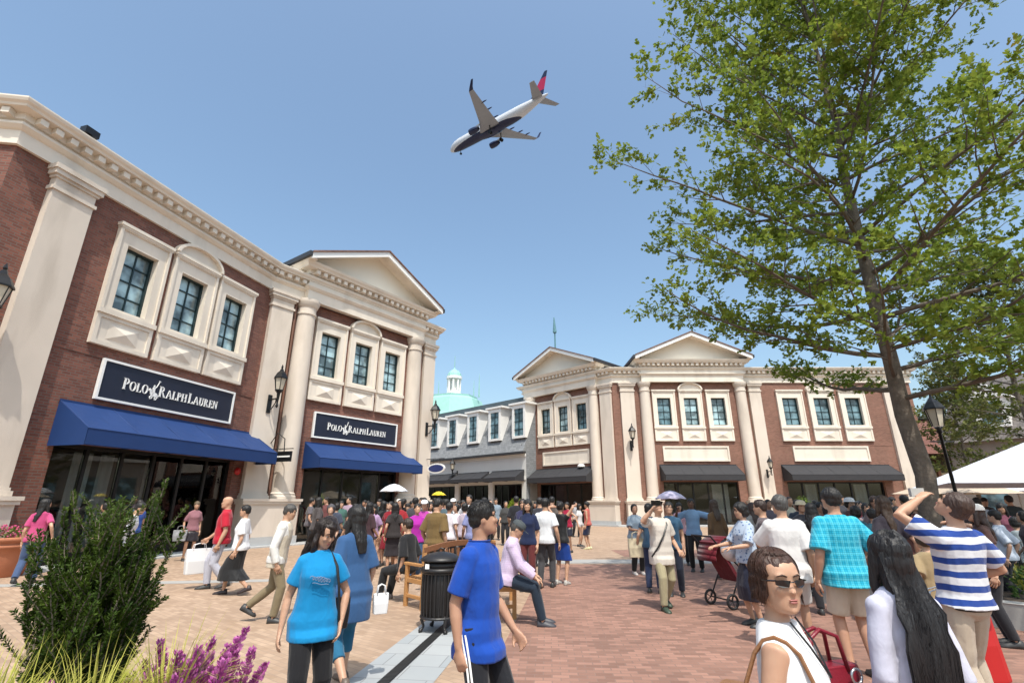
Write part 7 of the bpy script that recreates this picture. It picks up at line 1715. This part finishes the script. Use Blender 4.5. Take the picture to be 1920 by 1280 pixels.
# ---------------------------------------------------------------- airliner
PL_WH = mat_plain('aircraft_white', (.62, .63, .66), .3, .04, .3); PL_NV = mat_plain('aircraft_navy', (.012, .018, .06), .3, .1, .5); PL_GR = mat_plain('aircraft_grey', (.30, .31, .33), .4, .1, .5); PL_RD = mat_plain('aircraft_red', (.50, .01, .07), .35, .05, .5)
m_, nt, b = newmat('fuselage_paint'); tc = nd(nt, 'ShaderNodeTexCoord'); sp = nd(nt, 'ShaderNodeSeparateXYZ'); nt.links.new(tc.outputs['Object'], sp.inputs[0])
# navy belly line sweeps down towards the tail: z < -.55 + .1*((x-2)/10)^2 ...
ma = nd(nt, 'ShaderNodeMath', operation='SUBTRACT'); ma.inputs[1].default_value = 4.0; nt.links.new(sp.outputs[0], ma.inputs[0]); mb_ = nd(nt, 'ShaderNodeMath', operation='MULTIPLY'); mb_.inputs[1].default_value = .075; nt.links.new(ma.outputs[0], mb_.inputs[0]); mc = nd(nt, 'ShaderNodeMath', operation='POWER'); mc.inputs[1].default_value = 2
mab = nd(nt, 'ShaderNodeMath', operation='ABSOLUTE'); nt.links.new(mb_.outputs[0], mab.inputs[0]); nt.links.new(mab.outputs[0], mc.inputs[0]); ad = nd(nt, 'ShaderNodeMath', operation='ADD'); nt.links.new(mc.outputs[0], ad.inputs[0]); nt.links.new(sp.outputs[2], ad.inputs[1]); lt = nd(nt, 'ShaderNodeMath', operation='LESS_THAN'); lt.inputs[1].default_value = -.55; nt.links.new(ad.outputs[0], lt.inputs[0])
mx = nd(nt, 'ShaderNodeMix', data_type='RGBA'); mx.inputs['A'].default_value = (.64, .65, .68, 1); mx.inputs['B'].default_value = (.010, .015, .055, 1); nt.links.new(lt.outputs[0], mx.inputs['Factor']); nt.links.new(mx.outputs['Result'], b.inputs['Base Color']); b.inputs['Roughness'].default_value = .3; FUS = m_
q = dep(929, 236, 127); AP = empty('airliner', tuple(q), 'low flying airliner with navy belly and red tail fin crossing the blue sky', 'airplane')
AP.rotation_mode = 'QUATERNION'
Rz = Matrix.Rotation(2.5, 3, 'Z'); Ry = Matrix.Rotation(-.02, 3, 'Y'); Rx = Matrix.Rotation(-.168, 3, 'X'); AP.rotation_quaternion = (Rz @ Ry @ Rx).to_quaternion()
def al(name, m, mat, parent=None, smooth=True): 
    o = link(name, mesh(name, m, mat, smooth), parent or AP)
    if smooth: autosmooth(o, 50)
    return o
m = MB(); R = []
for x, r_, zc in ((19.4, .15, -.55), (19.0, .7, -.5), (18.0, 1.25, -.3), (16.5, 1.7, -.1), (14.5, 1.93, 0), (10, 1.98, 0), (-6, 1.98, 0), (-10, 1.8, .2), (-14, 1.25, .65), (-17.5, .7, 1.05), (-19.6, .25, 1.25), (-19.8, .1, 1.27)):
    R.append([Vector((x, r_*math.cos(2*PI*j/24), zc+r_*1.03*math.sin(2*PI*j/24))) for j in range(24)])
m.loft(R); al('fuselage', m, FUS)
m = MB(); m.ell((1.5, 0, -1.55), (6.2, 1.75, .75), None, 18, 10); al('belly_fairing', m, PL_NV)
def wing(sd, pts, name, mat, th=.12):
    m = MB(); R = []
    for x0, x1, y, z in pts:
        c = x0-x1; R.append([Vector((x1+c*u, sd*y, z+c*th*v)) for u, v in ((1, 0), (.85, .38), (.55, .5), (.2, .25), (0, 0), (.2, -.12), (.55, -.3), (.85, -.3))])
    m.loft(R); return al(name, m, mat)
for sd in (1, -1):
    wg = wing(sd, [(5.2, -2.6, 1.5, -1.1), (2.0, -3.2, 5.6, -.65), (-3.6, -5.2, 16.6, 1.0)], 'wing', PL_GR)
    m = MB(); R = []
    for x0, x1, y, z in ((-3.6, -5.2, 16.6, 1.0), (-4.2, -5.5, 17.1, 1.5), (-5.4, -6.2, 17.6, 3.3)): c = x0-x1; R.append([Vector((x1+c*u, sd*(y+v*.1), z)) for u, v in ((1, 0), (.6, 1), (0, 0), (.6, -1))])
    m.loft(R); al('winglet', m, PL_NV, wg)
    for y in (4.2, 8.0, 11.2):
        m = MB(); x = -3.0-(y-4.2)*.17; m.ell((x, sd*y, -.95+y*.115), (1.5, .2, .24), None, 8, 6); al('flap_fairing', m, PL_NV, wg)
    m = MB(); m.lathe((3.0, sd*5.2, -2.0), [(.55, -.2), (.75, .2), (1.02, 1.4), (1.05, 2.6), (.98, 3.2), (.85, 3.25), (.8, 2.6), (.01, 2.5)], 20, Vector((0, 1, 0)), Vector((0, 0, 1)), Vector((1, 0, 0)), False); al('engine', m, PL_NV)
    m = MB(); m.prism([(1.8, sd*5.15, -.6), (4.6, sd*5.15, -1.1), (5.2, sd*5.15, -1.2), (3.0, sd*5.15, -1.7)], (0, sd*.2, 0)); al('pylon', m, PL_GR, None, False)
    wing(sd, [(-14.6, -18.2, .4, 1.1), (-18.0, -19.6, 7.0, 1.7)], 'tailplane', PL_GR)
    m = MB(); m.tube([(.2, sd*2.8, -.9), (.2, sd*2.8, -3.4)], .16, 8); m.lathe((.2, sd*2.8-.5, -3.5), [(.55, 0), (.55, .35)], 16, Vector((1, 0, 0)), Vector((0, 0, 1)), Vector((0, 1, 0))); m.lathe((.2, sd*2.8+.15, -3.5), [(.55, 0), (.55, .35)], 16, Vector((1, 0, 0)), Vector((0, 0, 1)), Vector((0, 1, 0))); al('landing_gear', m, BLACKM)
def fin(z0, z1, mat, name):
    f = lambda z: (-12.8-(z-1.2)*.86, -18.0-(z-1.2)*.32); m = MB(); R = []
    for z in (z0, z1): a, b_ = f(z); c = a-b_; R.append([Vector((b_+c*u, v*.16, z)) for u, v in ((1, 0), (.6, 1), (0, 0), (.6, -1))])
    m.loft(R); al(name, m, mat)
fin(1.2, 3.4, PL_NV, 'tail_fin'); fin(3.4, 6.9, PL_RD, 'tail_fin'); fin(6.9, 8.7, PL_NV, 'tail_fin')
m = MB(); m.tube([(15.0, 0, -1.5), (15.0, 0, -3.2)], .1, 8); m.lathe((15.0, -.2, -3.3), [(.38, 0), (.38, .4)], 14, Vector((1, 0, 0)), Vector((0, 0, 1)), Vector((0, 1, 0))); al('nose_gear', m, BLACKM)
# ---------------------------------------------------------------- sky, sun, camera
W = bpy.data.worlds.new('World'); SC.world = W; W.use_nodes = True
nt = W.node_tree; nt.nodes.clear()
sun_v = Vector((.2, -1.0, 1.95)).normalized()
elev = math.asin(sun_v.z)
sky = nt.nodes.new('ShaderNodeTexSky'); sky.sky_type = 'NISHITA'; sky.sun_disc = False
sky.sun_elevation = elev; sky.sun_rotation = math.atan2(sun_v.x, sun_v.y)
sky.air_density = 1.15; sky.dust_density = 3.6; sky.ozone_density = 2.0
bg = nt.nodes.new('ShaderNodeBackground'); bg.inputs[1].default_value = .15
out = nt.nodes.new('ShaderNodeOutputWorld'); tm = nt.nodes.new('ShaderNodeMix'); tm.data_type = 'RGBA'; tm.blend_type = 'MULTIPLY'; tm.inputs['Factor'].default_value = 1; tm.inputs['B'].default_value = (1.06, 1.14, 1.10, 1)
nt.links.new(sky.outputs[0], tm.inputs['A']); nt.links.new(tm.outputs['Result'], bg.inputs[0]); nt.links.new(bg.outputs[0], out.inputs[0])
L = bpy.data.lights.new('sun', 'SUN'); L.energy = 3.05; L.angle = rad(.55); L.color = (1, .95, .87)
lo = bpy.data.objects.new('sun', L); COL.objects.link(lo); lo.rotation_euler = sun_v.to_track_quat('Z', 'Y').to_euler()
cam = bpy.data.cameras.new('camera'); co = bpy.data.objects.new('camera', cam); COL.objects.link(co)
co.location = (0, 0, CH); co.rotation_euler = (PI/2+TH, 0, 0)
cam.sensor_width = 36; cam.lens = 36*FPX/1920; cam.clip_end = 3000; cam.clip_start = .05
SC.camera = co
SC.view_settings.view_transform = 'Standard'; SC.view_settings.look = 'None'; SC.view_settings.exposure = .5; SC.view_settings.gamma = 1
SC.cycles.max_bounces = 6; SC.cycles.transparent_max_bounces = 12
flush()
for o in SC.objects:
    if o.get('label') and len(o['label'].split()) > 16: print('LONG', len(o['label'].split()), o['label'])
